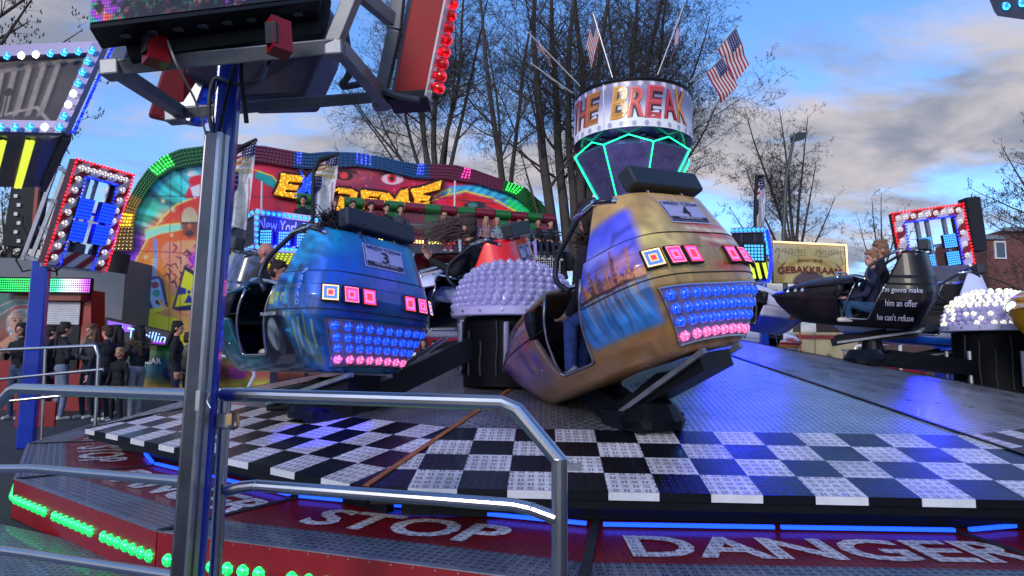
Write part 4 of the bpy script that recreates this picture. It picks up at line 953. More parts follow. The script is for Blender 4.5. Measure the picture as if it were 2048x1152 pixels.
# ================================================================== FOREGROUND LIGHT TOWER
lt = thing('light_tower', 'foreground blue post carrying a steel frame, LED screen and red lamp boxes overhead', 'light tower', (0, 0, 0))
Yp = 2.42
def vpost(x, yb, yt, Y, dx, dy, z0=None):
    b = P(x, yb, Y); t_ = P(x, yt, Y); return b
pb0 = P(432, 700, Yp); ptz = P(455, 110, Yp).z
mb = MB(); mb.bar(P(374, 1250, Yp), P(463, 105, Yp), .083, .085, up=(.25, -1, 0)); po = mb.build('post', BLUEP, lt); bevel(po, .012, 3)
mb = MB(); mb.bar(P(356, 1250, Yp-.08), P(431, 268, Yp-.08), .072, .06, up=(.45, -1, 0)); po = mb.build('cable_cover', pbr('dark_reflective_steel', (.17, .17, .20), .3, .9, var=.3, vscale=6), lt); bevel(po, .006, 2)
mb = MB(); mb.bar(P(374, 1250, Yp-.085), P(447, 268, Yp-.085), .014, .05, up=(-.3, -1, 0)); mb.build('cover_edge', STEEL, po)
cx = P(398, 800, Yp-.1).x-.052
mb = MB(); mb.box((cx+.052, pb0.y-.10, P(418, 800, 2.35).z), (.016, .02, .07)); mb.build('hasp', STEEL, lt)
px_tube('spring_clip', [(412, 782, 2.25), (420, 786, 2.25), (413, 802, 2.25), (421, 816, 2.25)], .0022, CHROME, lt, 6, .004)
# frame: square tubes, all at the top of the post
FR = pbr('weathered_steel_tube', (.27, .28, .31), .45, .75, var=.3, vscale=10, bump=.1)
def pbar(pts, w, mat=FR, name='frame_tube', parent=lt, h=None):
    for a, b in zip(pts[:-1], pts[1:]): mb = MB(); mb.bar(P(*a), P(*b), w, h, up=(0, -.5, 1)); o = mb.build(name, mat, parent); bevel(o, w*.08)
pbar([(228, 135, 2.05), (672, 92, 2.15)], .05)
pbar([(232, 140, 2.05), (362, 225, 2.55)], .045)
pbar([(236, 140, 2.05), (268, 40, 2.2)], .045)
pbar([(352, 226, 2.55), (800, 190, 2.6)], .045)
pbar([(664, 96, 2.15), (715, -30, 2.1)], .05)
pbar([(664, 78, 2.15), (775, 208, 2.6)], .05)
pbar([(758, 205, 2.6), (790, 60, 2.5), (800, -40, 2.45)], .05); pbar([(700, -30, 2.3), (790, 45, 2.5)], .05)
pbar([(790, 205, 2.62), (832, -40, 2.5)], .035); pbar([(680, 120, 2.3), (700, -20, 2.4)], .03); pbar([(610, 70, 2.35), (622, -10, 2.35)], .03)
for x, y, Y in ((229, 150, 2.05), (352, 240, 2.55), (672, 110, 2.15), (762, 212, 2.6)):
    mb = MB(); mb.bar(P(x-2, y-26, Y), P(x-1, y+6, Y), .062); o = mb.build('joint_sleeve', FR, lt); bevel(o, .006)
# red clamps on the front tube
for x in (318, 566):
    mb = MB(); mb.bar(P(x-10, 62+(318-x)*.07, 2.0), P(x-6, 128-(x-318)*.085, 1.98), .065, .05); mb.build('red_clamp', REDP, lt)
    mb = MB(); mb.bar(P(x-22, 66+(318-x)*.07, 1.97), P(x-20, 108-(x-318)*.07, 1.96), .035, .03); mb.build('clamp_plate', MATTE, lt)
# LED screen, seen from below
scr = thing('led_screen', 'big LED video screen edge overhead with coloured noise picture', 'LED screen', (0, 0, 0))
q0, q1 = P(180, 47, 1.85), P(640, -8, 2.05); upv = Vector((-.03, .06, 1)).normalized()*.8
sc = Canvas(0, 0, 1, 1, 300, 220, (20, 8, 30)); n1 = fbm(220, 300, 9, 31); n2 = fbm(220, 300, 16, 32); n3 = fbm(220, 300, 70, 33, 2); n4 = fbm(220, 300, 34, 34)
sc.blend(np.clip((n1-.45)*7, 0, 1), (150, 40, 190)); sc.blend(np.clip((n2-.55)*9, 0, 1), (20, 150, 150)); sc.blend(np.clip((n3-.55)*9, 0, 1)*.8, (30, 160, 80)); sc.blend(np.clip((n4-.6)*12, 0, 1), (200, 70, 60)); sc.blend(np.clip((.42-n2)*9, 0, 1), (8, 4, 14)); sc.blend(np.clip((n3*n4-.38)*14, 0, 1)*.4, (200, 190, 225)); sc.blend(np.clip((.5-n1)*5, 0, 1)*.7, (10, 6, 18))
sc.im *= (.55+.45*((np.arange(300) % 3) != 0))[None, :, None]; sc.im *= (.55+.45*((np.arange(220) % 3) != 0))[:, None, None]
LEDS = pbr('led_screen_face', (.01, .01, .01), .4, vce=True, es=.75)
sx = (q1-q0); sn = sx.cross(upv).normalized(); sn = -sn if sn.y > 0 else sn
sc.sheet('screen_face', lambda u, v: q0+sx*u+upv*(1-v)+sn*.004, LEDS, scr)
mb = MB(); back = -sn; a = [q0+sn*0-upv*.02, q1-upv*.02, q1-upv*.02+back*.12, q0-upv*.02+back*.12]; mb.prism([q0-upv*.02, q0+upv, q1+upv, q1-upv*.02], sn, .12); hb = mb.build('screen_housing', BLACKM, scr)
mb = MB(); mb.bar(q0+back*.17-upv*.02+sx*.1, q1+back*.17-upv*.03, .1, .07); mb.build('mounting_beam', MATTE, scr)
for i in range(8):
    mb = MB(); c_ = q0+sx*(.12+i*.11)+back*.06-upv*.023; mb.box(c_, (.03, .02, .006)); mb.build('housing_clip', GREYP, hb)
# grey projector housing behind the frame and the two red lamp boxes
def hull(name, mat, parent, pts_front, vec, side=None):
    mb = MB(); f_ = [P(*p) for p in pts_front]; n = (f_[1]-f_[0]).cross(f_[2]-f_[0]).normalized(); v = Vector(vec)
    k = len(f_); b_ = [p+v for p in f_]; mb.add(f_+b_, [tuple(range(k)), tuple(range(2*k-1, k-1, -1))]+[(i, k+i, k+(i+1) % k, (i+1) % k) for i in range(k)]); o = mb.build(name, mat, parent)
    bmx = bmesh.new(); bmx.from_mesh(o.data); bmesh.ops.recalc_face_normals(bmx, faces=bmx.faces); bmx.to_mesh(o.data); bmx.free(); return o
hs = hull('grey_housing', pbr('anthracite_plastic', C3(58, 56, 78), .45, var=.25, vscale=7), lt, [(365, 150, 2.6), (478, 196, 2.75), (605, 194, 2.8), (648, 100, 2.75), (662, 30, 2.7), (640, -20, 2.6), (400, -20, 2.5)], (0, .25, .02)); bevel(hs, .02, 3)
red_l = hull('lamp_box', pbr('dark_red_panel', C3(120, 16, 34), .35, coat=.4, var=.2), lt, [(290, 235, 2.7), (372, 247, 2.7), (402, 172, 2.7), (372, 120, 2.6), (330, 105, 2.6)], (0.02, .14, .03)); bevel(red_l, .02, 3)
for k, (x, y) in enumerate(((397, 190), (392, 214), (386, 236))):
    mb = MB(); mb.lathe([(.028, -.02), (.032, .02), (.024, .05), (0, .055)], 8, 0, P(x+4, y, 2.72), ornt((1, -.1, 0))); mb.build('blue_lamp', pbr('unlit_blue_cap', C3(14, 50, 150), .12, coat=1., emit=C3(10, 40, 160), es=.3), red_l)
mb = MB(); mb.bar(P(360, 238, 2.69), P(392, 150, 2.69), .03, .1); mb.build('side_strip', GALV, red_l)
rx = hull('lamp_box', pbr('bright_red_panel', C3(168, 8, 26), .35, coat=.1, var=.15), lt, [(785, 192, 2.55), (853, 192, 2.55), (900, -30, 2.45), (830, -30, 2.45)], (.0, .12, .02)); bevel(rx, .006, 2)
mb = MB(); mb.bar(P(855, 196, 2.54), P(901, -30, 2.45), .008, .10, up=(0, 1, 0)); mb.build('side_strip', WHITEP, rx)
mb = MB(); mb.box(P(820, 204, 2.6), (.16, .15, .035), Matrix.Rotation(R(-4), 3, 'Y')); mb.build('box_base', BLACKM, rx)
RC = lamp_mat('red_cap_lens', C3(235, 14, 26), .5, 40)
for k in range(9):
    t_ = k/8; x, y = 873+(905-873)*t_, 175-(175+18)*t_; mb = MB(); mb.lathe([(.014, -.012), (.020, .0), (.024, .02), (.020, .036), (.008, .042), (0, .042)], 10, 0, P(x-4, y, 2.53), ornt((1, -.1, -.15))); mb.build('red_lamp', RC, rx, smooth=True)
for pts, r_, m_ in (([(325, 55, 2.03), (352, 125, 2.0), (392, 205, 2.2), (412, 268, 2.3)], .004, pbr('tan_cable', (.4, .36, .32), .5)), ([(425, 268, 2.36), (418, 215, 2.36), (430, 158, 2.36), (470, 168, 2.36), (520, 160, 2.4), (536, 120, 2.5)], .008, GREYP), ([(438, 262, 2.34), (452, 200, 2.34), (470, 130, 2.36), (500, 60, 2.4)], .007, MATTE), ([(492, 60, 2.3), (482, 140, 2.3), (490, 215, 2.3), (493, 245, 2.3)], .009, MATTE), ([(690, 65, 2.3), (700, 140, 2.4), (686, 172, 2.45), (735, 168, 2.5), (790, 190, 2.5), (838, 200, 2.5)], .014, GREYP), ([(615, 30, 2.3), (640, 60, 2.3), (652, 0, 2.3)], .02, MATTE), ([(560, 70, 2.3), (545, 100, 2.35), (537, 130, 2.5)], .01, MATTE)):
    P_ = [P(*p) for p in pts]; out = []
    for i in range(len(P_)-1):     # Catmull-Rom
        p0, p1, p2, p3 = P_[max(i-1, 0)], P_[i], P_[i+1], P_[min(i+2, len(P_)-1)]
        for q in range(7): t_ = q/7; out.append(.5*((2*p1)+(p2-p0)*t_+(2*p0-5*p1+4*p2-p3)*t_*t_+(-p0+3*p1-3*p2+p3)*t_**3))
    out.append(P_[-1]); mb = MB(); mb.tube(out, r_, 8); mb.build('cable', m_, lt, smooth=True)
# ================================================================== LAMP FRAMES (square arches of bulbs)
def quad(o, ex, ey):
    return lambda u, v, w=0.: o+ex*u+ey*v+(ex.cross(ey)).normalized()*w
def lamp_frame(label, tl, tr, bl, inner, post, name='lamp_arch', bulb=.05, nx=8, ny=11, dark_blue=True, flood=(.3, .75, .5), th=.12, floods=True, lit=True):
    """parallelogram frame: border with diagonal red and white stripes, bulbs, red outer and blue inner light lines"""
    o = P(*tl); ex = P(*tr)-o; ey = P(*bl)-o; q = quad(o, ex, ey); n = ex.cross(ey).normalized()
    s = 1 if n.y < 0 else -1        # towards the camera
    t = thing(name, label, 'lamp arch', tuple(o)); W_, H_ = ex.length, ey.length; b = inner
    def loc(p): return p-o
    cv = Canvas(0, 0, 1, 1, 90, 110, (190, 186, 200)); ph = (cv.X*W_+cv.Y*H_)/(W_*.30); cv.blend(((ph % 1) < .5).astype(float), (130, 20, 34))
    fx, fy = b/W_, b/H_; keep = (((cv.X < fx) | (cv.X > 1-fx) | (cv.Y < fy) | (cv.Y > 1-fy))).astype(float)
    cv.sheet('striped_border', lambda u, v: loc(q(u, v, s*.003)), ARTM, t, keep)
    bk = MB()
    for (u0, u1, v0, v1) in ((0, 1, 0, fy), (0, 1, 1-fy, 1), (0, fx, fy, 1-fy), (1-fx, 1, fy, 1-fy)):
        a = [loc(q(u0, v0)), loc(q(u1, v0)), loc(q(u1, v1)), loc(q(u0, v1))]; bk.add(a+[p-n*s*th for p in a], [(0, 1, 2, 3), (7, 6, 5, 4), (0, 4, 5, 1), (1, 5, 6, 2), (2, 6, 7, 3), (3, 7, 4, 0)])
    bk.build('border_box', pbr('maroon_box', C3(70, 12, 24), .4, var=.2), t)
    wm = bulb_mesh('white_lamp', bulb, lamp_mat('pale_lamp_lens', (1, .95, .92), .4, 40), .8, 12); rot = ornt(n*s).to_euler()
    cells = [(fx*.5+(1-fx)*i/(nx-1), fy*.5) for i in range(nx)]+[(fx*.5, fy*.5+(1-fy)*i/(ny-1)) for i in range(1, ny)]+[(1-fx*.5, fy*.5+(1-fy)*i/(ny-1)) for i in range(1, ny)]
    for u, v in cells: link('white_lamp', wm, t, loc(q(u, v, s*.01)), rot)
    r_ = bulb*.42
    rm = MB()
    def run(a, bb, n_, mb, rr):
        for i in range(n_): mb.ball(loc(a.lerp(bb, i/max(1, n_-1))), rr, 6, 4)
    run(q(0, 0, s*.02), q(1, 0, s*.02), int(W_/r_/2.6), rm, r_); run(q(0, 0, s*.02), q(0, 1, s*.02), int(H_/r_/2.6), rm, r_); run(q(1, 0, s*.02), q(1, 1, s*.02), int(H_/r_/2.6), rm, r_)
    tag(rm.build('red_light_line', lamp_mat('red_dot', C3(255, 16, 30), 1.5, 30), t, smooth=True), kind='stuff')
    rm = MB(); run(q(fx, fy, s*.02), q(1-fx, fy, s*.02), int(W_/r_/3), rm, r_); run(q(fx, fy, s*.02), q(fx, 1, s*.02), int(H_/r_/3), rm, r_); run(q(1-fx, fy, s*.02), q(1-fx, 1, s*.02), int(H_/r_/3), rm, r_)
    tag(rm.build('blue_light_line', lamp_mat('blue_dot', C3(20, 50, 255), 1.5, 30), t, smooth=True), kind='stuff')
    for u in (.36, .5, .74):
        mb = MB(); mb.bar(loc(q(u, fy*.7, -s*.1)), loc(q(u, 1.0, -s*.1)), .045*W_); mb.build('inner_bar', GALV, t)
    mb = MB(); mb.bar(loc(q(fx*.4, .47, -s*.1)), loc(q(1-fx*.4, .47, -s*.1)), .04*W_); mb.build('inner_bar', GALV, t)
    mb = MB(); mb.bar(loc(q(0, 1.01, -s*.05)), loc(q(1, 1.01, -s*.05)), .05*W_); mb.build('sill_bar', GALV, t)
    if floods:
        for (u, v) in ((flood[0], flood[2]), (flood[1], flood[2]), (flood[0], flood[2]+.22), (flood[1], flood[2]+.22)):
            mb = MB(); w2, h2 = (.13*W_, .10*H_) if dark_blue else (.088*W_, .085*H_); c_ = loc(q(u, v, s*.03)); X_, Y_ = ex.normalized(), ey.normalized()
            ps = [c_+X_*a+Y_*bb for a, bb in ((-w2, -h2), (w2, -h2), (w2, h2), (-w2, h2))]; mb.prism(ps if s > 0 else ps[::-1], n*s, .08); fl = mb.build('flood_lamp', MATTE, t)
            lm = MB()
            for i in range(7):
                for j in range(6):
                    cc = c_+X_*((i-3)/3.5*w2)+Y_*((j-2.5)/3*h2)+n*s*.006; d1, d2 = X_*(w2*.105), Y_*(h2*.12); lm.add([cc-d1-d2, cc+d1-d2, cc+d1+d2, cc-d1+d2], [(0, 1, 2, 3)])
            lm.add([c_+X_*a+Y_*bb+n*s*.003 for a, bb in ((-w2*.95, -h2*.95), (w2*.95, -h2*.95), (w2*.95, h2*.95), (-w2*.95, h2*.95))], [(0, 1, 2, 3)], 1)
            lm.build('led_face', [pbr('flood_points' + ('' if dark_blue else '_bright'), (0, 0, 0), .4, emit=C3(10, 50, 255) if dark_blue else C3(70, 170, 255), es=2.2 if dark_blue else 1.3), pbr('flood_glow', (0, 0, 0), .4, emit=C3(5, 20, 235), es=1.1)], fl)
    if post:
        x, y, Y, pw = post; a = P(x, y, Y); mb = MB(); mb.box((a.x-o.x, a.y-o.y, a.z/2-o.z), (pw, pw, a.z), Matrix.Rotation(.4, 3, 'Z')); po_ = mb.build('post', BLUEP, t); bevel(po_, .02)
    return t, q, n*s
fl, q, nn = lamp_frame('red and blue light frame on a blue post by the crowd, turned sideways', (152, 318, 9.0), (266, 350, 9.9), (88, 528, 8.9), .22, (84, 524, 9.1, .2), bulb=.048, nx=9, ny=9, flood=(.34, .72, .44))
o_ = fl.location
def rel(x, y, Y): return P(x, y, Y)-o_
for a, b in (((112, 335, 9.3), (45, 520, 9.2)), ((130, 345, 9.3), (62, 520, 9.2)), ((98, 400, 9.3), (140, 408, 9.1)), ((75, 455, 9.3), (120, 462, 9.1)), ((50, 512, 9.2), (92, 528, 9.1)), ((112, 335, 9.3), (150, 348, 9.1)), ((160, 360, 9.4), (92, 515, 9.3))):
    mb = MB(); mb.bar(rel(*a), rel(*b), .05); mb.build('rear_frame_bar', GALV, fl)
mb = MB(); mb.box(rel(52, 432, 9.5), (.42, .2, .95), Matrix.Rotation(R(4), 3, 'Y')); bx_ = mb.build('rear_box', MATTE, fl); mb = MB(); mb.bar(rel(76, 375, 9.3), rel(68, 470, 9.3), .05); mb.build('red_bar', REDP, fl)
for k in range(6): mb = MB(); mb.box(rel(32+(k % 2)*6, 392+k*18, 9.38), (.05, .02, .05)); mb.build('connector', WHITEP, bx_)
mb = MB(); mb.box(rel(133, 502, 9.4), (.42, .2, .28), Matrix.Rotation(R(8), 3, 'Y')); sp_ = mb.build('lamp_housing', GREYP, fl); bevel(sp_, .02)
for pts in ([(45, 495, 9.1), (32, 520, 9.1), (45, 543, 9.1), (72, 538, 9.1), (78, 520, 9.1)], [(96, 540, 9.1), (112, 543, 9.1), (126, 530, 9.1)], [(105, 525, 9.1), (113, 540, 9.1), (114, 552, 9.1)], [(46, 432, 9.25), (44, 450, 9.2), (55, 470, 9.2), (52, 490, 9.2)]):
    mb = MB(); mb.tube([rel(*p) for p in pts], .012, 6); mb.build('cable', MATTE, fl)
sb = MB(); sb.box(P(234, 525, 11), (.26, .26, .34), Matrix.Rotation(R(8), 3, 'Y')); sp_ = sb.build('loudspeaker', pbr('maroon_speaker', C3(44, 12, 26), .5, var=.3)); tag(sp_, 'small dark loudspeaker box at the lower right of the red and blue frame', 'loudspeaker')
fr, q, nn = lamp_frame('lit lamp frame with four blue flood lamps at the right, before the brick building', (1783, 427, 13.9), (1925, 408, 13.9), (1812, 585, 13.9), .24, (1880, 560, 14.1, .3), bulb=.062, nx=9, ny=7, dark_blue=False, flood=(.38, .72, .44))
o_ = fr.location
mb = MB(); mb.box(rel(1945, 450, 14.2), (.3, .3, 1.2), Matrix.Rotation(R(-4), 3, 'Y')); mb.build('rear_box', MATTE, fr)
mb = MB(); mb.box(rel(1888, 552, 13.8), (.95, .3, .42), Matrix.Rotation(R(-3), 3, 'Y')); sp_ = mb.build('lamp_housing', GREYP, fr); bevel(sp_, .03)
mb = MB(); mb.bar(rel(1838, 580, 13.8), rel(1950, 570, 13.8), .06); mb.build('sill_bar', STEEL, fr)
# corner of another lamp panel, top right
cr = thing('overhead_light_box', 'grey lamp panel corner with blue lamps cut off at the top right', 'light box', (0, 0, 0))
hull('panel_body', pbr('panel_grey', C3(60, 62, 80), .5, var=.2), cr, [(1978, -10, 3.2), (1995, 32, 3.2), (2080, 44, 3.2), (2080, -40, 3.2), (1985, -40, 3.2)], (.03, .06, .06))
cbm = bulb_mesh('blue_lamp', .022, CYANL, .5, 14)
for x, y in ((2012, 12), (2044, 6)): link('blue_lamp', cbm, cr, P(x, y, 3.19), ornt((0, -1, -.1)).to_euler())
# ================================================================== CANOPIES WITH BLUE LAMPS AND YELLOW TUBES
YL = pbr('yellow_tube_light', (.1, .1, .02), .4, emit=C3(215, 235, 70), es=.75)
SIL = pbr('silver_fascia', C3(128, 122, 160), .35, .4, coat=.6, var=.12)
cn = thing('ticket_canopy', 'overhanging canopy corner with stock exchange picture and yellow tubes, top left', 'canopy', (0, 0, 0))
Yc = 4.6
A_, B_, D_, E_ = P(-120, 108, Yc), P(212, 93, Yc), P(132, 268, Yc-.12), P(-120, 262, Yc-.12)
qf = lambda u, v, w=0.: (A_.lerp(B_, u)).lerp(E_.lerp(D_, u), v)+Vector((0, -1, -.1))*w
cvs = Canvas(0, 0, 1, 1, 170, 90, (52, 46, 56)); cvs.grad([(0, 0), (1, 0), (0, 1), (1, 1), (.6, .5)], [(60, 50, 60), (30, 28, 44), (84, 72, 74), (40, 36, 50), (70, 60, 64)])
for k, x in enumerate((.38, .46, .55, .64, .73)): cvs.poly([(x, .25-.03*k), (x+.035, .25-.03*k), (x+.035, .78), (x-.01, .82)], (140, 126, 124), .01); cvs.poly([(x+.036, .25-.03*k), (x+.06, .25-.03*k), (x+.06, .8), (x+.036, .8)], (24, 20, 32), .01)
cvs.line([(.3, .28), (1, .1)], .05, (120, 106, 104)); cvs.line([(.3, .18), (1, .02)], .02, (90, 78, 80)); cvs.line([(.36, .84), (.7, .70), (.85, .9)], .03, (150, 136, 132)); cvs.line([(.36, .92), (.9, .92)], .02, (110, 98, 96)); cvs.line([(.47, .82), (.47, .55)], .012, (10, 10, 16)); cvs.ell(.47, .52, .03, .05, (14, 12, 20)); cvs.noise(26, 3, .2)
cvs.sheet('picture_panel', lambda u, v: qf(u, v, .0), ARTM, cn)
def fascia(pts, w_, name, lamps, Yo=.0):
    mb = MB(); mb.bar(pts[0], pts[1], w_, .05, up=(0, -1, 0)); return mb.build(name, SIL, cn)
for a, b, n_, off in ((qf(0, .04, .03), qf(1.0, .04, .03), 9, 0), (qf(.985, .0, .034), qf(.985, 1., .034), 7, .0), (qf(0, .95, .03), qf(1., .95, .03), 9, 0)):
    mb = MB(); mb.bar(a, b, .09, .05, up=(0, -1, .1)); fb = mb.build('fascia_bar', SIL, cn)
lc = bulb_mesh('blue_lamp', .028, CYANL, .5, 14); lw = bulb_mesh('white_lamp', .028, WHITEL, .5, 14)
rt = ornt((0, -1, -.1)).to_euler()
for x, y, wht in ((14, 112, 0), (43, 111, 1), (72, 109, 1), (101, 107, 0), (129, 105, 0), (157, 103, 0), (184, 101, 0), (175, 122, 0), (165, 144, 0), (156, 166, 0), (147, 187, 1), (137, 209, 1), (128, 232, 0), (119, 255, 0), (90, 254, 1), (60, 254, 0), (30, 254, 0), (2, 254, 0)):
    link('white_lamp' if wht else 'blue_lamp', lw if wht else lc, cn, P(x, y, Yc-.10-.11*(y-100)/160), rt)
G_ = P(84, 374, 6.0); H_ = P(-160, 374, 6.0)
mb = MB(); mb.prism([D_, G_, H_, E_], (0, .2, -1), .04); mb.build('soffit', pbr('soffit_grey', C3(60, 64, 78), .3, .3, coat=.5, var=.3), cn)
for x0, x1 in ((62, 36), (5, -18), (-50, -70)):
    a = P(x0, 270, 4.6); b = P(x1, 368, 5.9); mb = MB(); n_ = 38
    mb.bar(a-Vector((0, 0, .02)), b-Vector((0, 0, .02)), .055, .03); tb = mb.build('tube_light_tray', GREYP, cn); mb = MB()
    for i in range(n_):
        c_ = a.lerp(b, (i+.5)/n_)-Vector((0, 0, .04))
        for s in (-.017, .017): mb.ball(c_+Vector((s, 0, 0)), (.014, .022, .008), 6, 4)
    mb.build('tube_light', YL, tb)
mb = MB(); mb.bar(D_+Vector((.01, 0, 0)), G_+Vector((.01, 0, 0)), .05, .09); mb.build('edge_beam', pbr('edge_dark', C3(30, 30, 44), .4), cn)
mb = MB()
for i in range(34): mb.ball(B_.lerp(D_, i/34)+Vector((.035, .02, 0)), .013, 6, 4)
for i in range(34): mb.ball(D_.lerp(G_, i/34)+Vector((.035, 0, .02)), .013, 6, 4)
tag(mb.build('blue_light_line', lamp_mat('blue_dot', C3(20, 50, 255), 1.5, 30), cn), kind='stuff')
# New York Police booth canopy, far side
bc = thing('ticket_canopy', 'lit canopy lettered New York Police over yellow tubes, far left of the blue car', 'canopy', (0, 0, 0))
Yb = 16.
TLb, TRb, BRb, BLb = P(512, 424, Yb), P(672, 445, Yb), P(660, 505, Yb-.3), P(512, 494, Yb-.3)
L1 = P(440, 468, Yb+1.5); L2 = P(450, 522, Yb+1.5)
cp = Canvas(0, 0, 1, 1, 90, 40, (40, 36, 60)); cp.noise(8, 5, .3)
for i in range(9): cp.line([(.06+.035*i, .05), (.05+.035*i, .4)], .012, (150, 150, 180), .7)
cp.poly([(.70, .1), (.78, .1), (.74, .9), (.68, .9)], (120, 60, 60), .02); cp.poly([(.8, .3), (1, .3), (1, .55), (.8, .55)], (90, 96, 110), .03)
fq = lambda u, v, w=0.: TLb.lerp(TRb, u).lerp(BLb.lerp(BRb, u), v)+Vector((0, -1, 0))*w
cp.sheet('picture_panel', lambda u, v: fq(u, v), ARTM, bc)
mb = MB(); put_text(mb, 'New York Police', lambda u, v: fq(.46+u, .33-v, .01), .84, .36, offset=.01); mb.build('lettering', WHITEP, bc)
ql = lambda u, v, w=0.: L1.lerp(TLb, u).lerp(L2.lerp(BLb, u), v)+Vector((-.3, -1, 0))*w
cp2 = Canvas(0, 0, 1, 1, 40, 24, (26, 24, 44)); cp2.noise(6, 9, .3); cp2.line([(.3, 0), (.25, 1)], .03, (90, 84, 110)); cp2.line([(.7, 0), (.66, 1)], .03, (90, 84, 110)); cp2.sheet('picture_panel', lambda u, v: ql(u, v), ARTM, bc)
cmn = bulb_mesh('blue_lamp', .052, CYANL, .6, 10); rt = ornt((0, -1, 0)).to_euler()
for f_, n_, kk in ((fq, 15, 1), (ql, 10, 1)):
    for v in (-.0, 1.):
        mb = MB(); mb.bar(f_(0, v, .02), f_(1, v, .02), .16, .06, up=(0, -1, 0)); mb.build('fascia_bar', SIL, bc)
        for i in range(n_): link('blue_lamp', cmn, bc, f_((i+.5)/n_, v, .06), rt)
    mb = MB(); mb.bar(f_(0.02, 0, .02), f_(0.02, 1, .02), .14, .06, up=(0, -1, 0)); mb.build('fascia_bar', SIL, bc)
    for i in range(1, 6): link('blue_lamp', cmn, bc, f_(.02, i/6, .06), rt)
for i in range(3):
    c_ = fq(.17+.24*i, .72, .14); mb = MB(); mb.box(c_, (.34, .12, .42)); fo = mb.build('flood_lamp', MATTE, bc); mb = MB()
    for a in range(6):
        for b in range(5): mb.box(c_+Vector(((a-2.5)*.046, -.065, (b-2)*.068)), (.028, .01, .045))
    mb.build('led_face', pbr('flood_points_bright', (0, 0, 0), .4, emit=C3(90, 190, 255), es=3.), fo)
s0, s1, s2, s3_ = BLb, BRb, P(640, 540, Yb+1.8), P(470, 540, Yb+2.2)
mb = MB(); mb.prism([L2, BLb, BRb, P(655, 545, Yb+2.), P(455, 540, Yb+3.4)], (0, 0, -1), .05); mb.build('soffit', pbr('soffit_dark', C3(40, 42, 60), .3, .3, coat=.5), bc)
mb = MB()
for i in range(24):
    for j in range(11):
        a = L2.lerp(BRb, (i+.5)/24) if False else (P(455+i*8.6, 498+max(0, 9-i)*1.6+i*.35, Yb+max(0, 1.3-i*.14)))
        b = P(448+i*8.6-14, 541+i*.3, Yb+2.2); c_ = a.lerp(b, j/10); c_.z -= .07; mb.ball(c_, (.032, .055, .022), 6, 4)
tag(mb.build('yellow_lamps', YL, bc), kind='stuff')
bm = MB(); a = P(560, 560, Yb+1.2); bm.box((a.x, a.y+.8, 1.6), (3.0, 2.0, 3.2)); bdy = bm.build('booth_wall', pbr('booth_orange', C3(150, 70, 50), .5, coat=.3, var=.3), bc)
mb = MB(); mb.lathe([(.35, 0), (.3, .02), (.12, .02), (.1, 0)], 24, 0, P(560, 552, Yb+.95), ornt((0, -1, 0))); mb.build('round_emblem', REDP, bdy)
# right-hand canopy
rc = thing('ticket_canopy', 'blue-lamped canopy with one flood lamp right of the gold car', 'canopy', (0, 0, 0))
Yr = 15.; qa, qb, qc, qd = P(1462, 462, Yr+.6), P(1530, 460, Yr), P(1534, 512, Yr-.1), P(1470, 512, Yr+.6)
fr_ = lambda u, v, w=0.: qa.lerp(qb, u).lerp(qd.lerp(qc, u), v)+Vector((0, -1, 0))*w
cp2.sheet('picture_panel', lambda u, v: fr_(u, v), ARTM, rc)
for a, b, n_ in (((0, 0), (1, 0), 8), ((1, 0), (1, 1), 6), ((0, 1), (1, 1), 8)):
    mb = MB(); mb.bar(fr_(*a, .02), fr_(*b, .02), .13, .06, up=(0, -1, 0)); mb.build('fascia_bar', SIL, rc)
    for i in range(n_): t_ = (i+.3)/n_; link('blue_lamp', cmn, rc, fr_(a[0]+(b[0]-a[0])*t_, a[1]+(b[1]-a[1])*t_, .06), rt)
mb = MB(); mb.box(P(1508, 505, Yr-.35), (.5, .15, .45)); fo = mb.build('flood_lamp', MATTE, rc); mb = MB()
for a in range(6):
    for b in range(5): mb.box(P(1508, 505, Yr-.43)+Vector(((a-2.5)*.075, 0, (b-2)*.075)), (.05, .01, .05))
mb.build('led_face', MATS['flood_points_bright'], fo)
mb = MB(); mb.prism([qd, qc, P(1538, 560, Yr+1.), P(1478, 560, Yr+1.4)], (0, -.5, -1), .04); mb.build('soffit', MATS['soffit_dark'], rc)
for x in (1512, 1500, 1526):
    mb = MB()
    for j in range(12): mb.ball(P(x+j*.8, 519+j*3.2, Yr-.1+j*.07), (.045, .05, .05), 6, 4)
    mb.build('tube_light', YL, rc)
mb = MB()
for j in range(26): mb.ball(P(1534+8*math.sin(j*.11), 462+j*4, Yr-.2), .05, 6, 4)
tag(mb.build('blue_light_line', MATS['blue_dot'], rc), kind='stuff')
a = P(1524, 560, Yr); mb = MB(); mb.box((a.x, a.y, a.z/2), (.16, .16, a.z)); mb.build('post', BLUEP, rc)
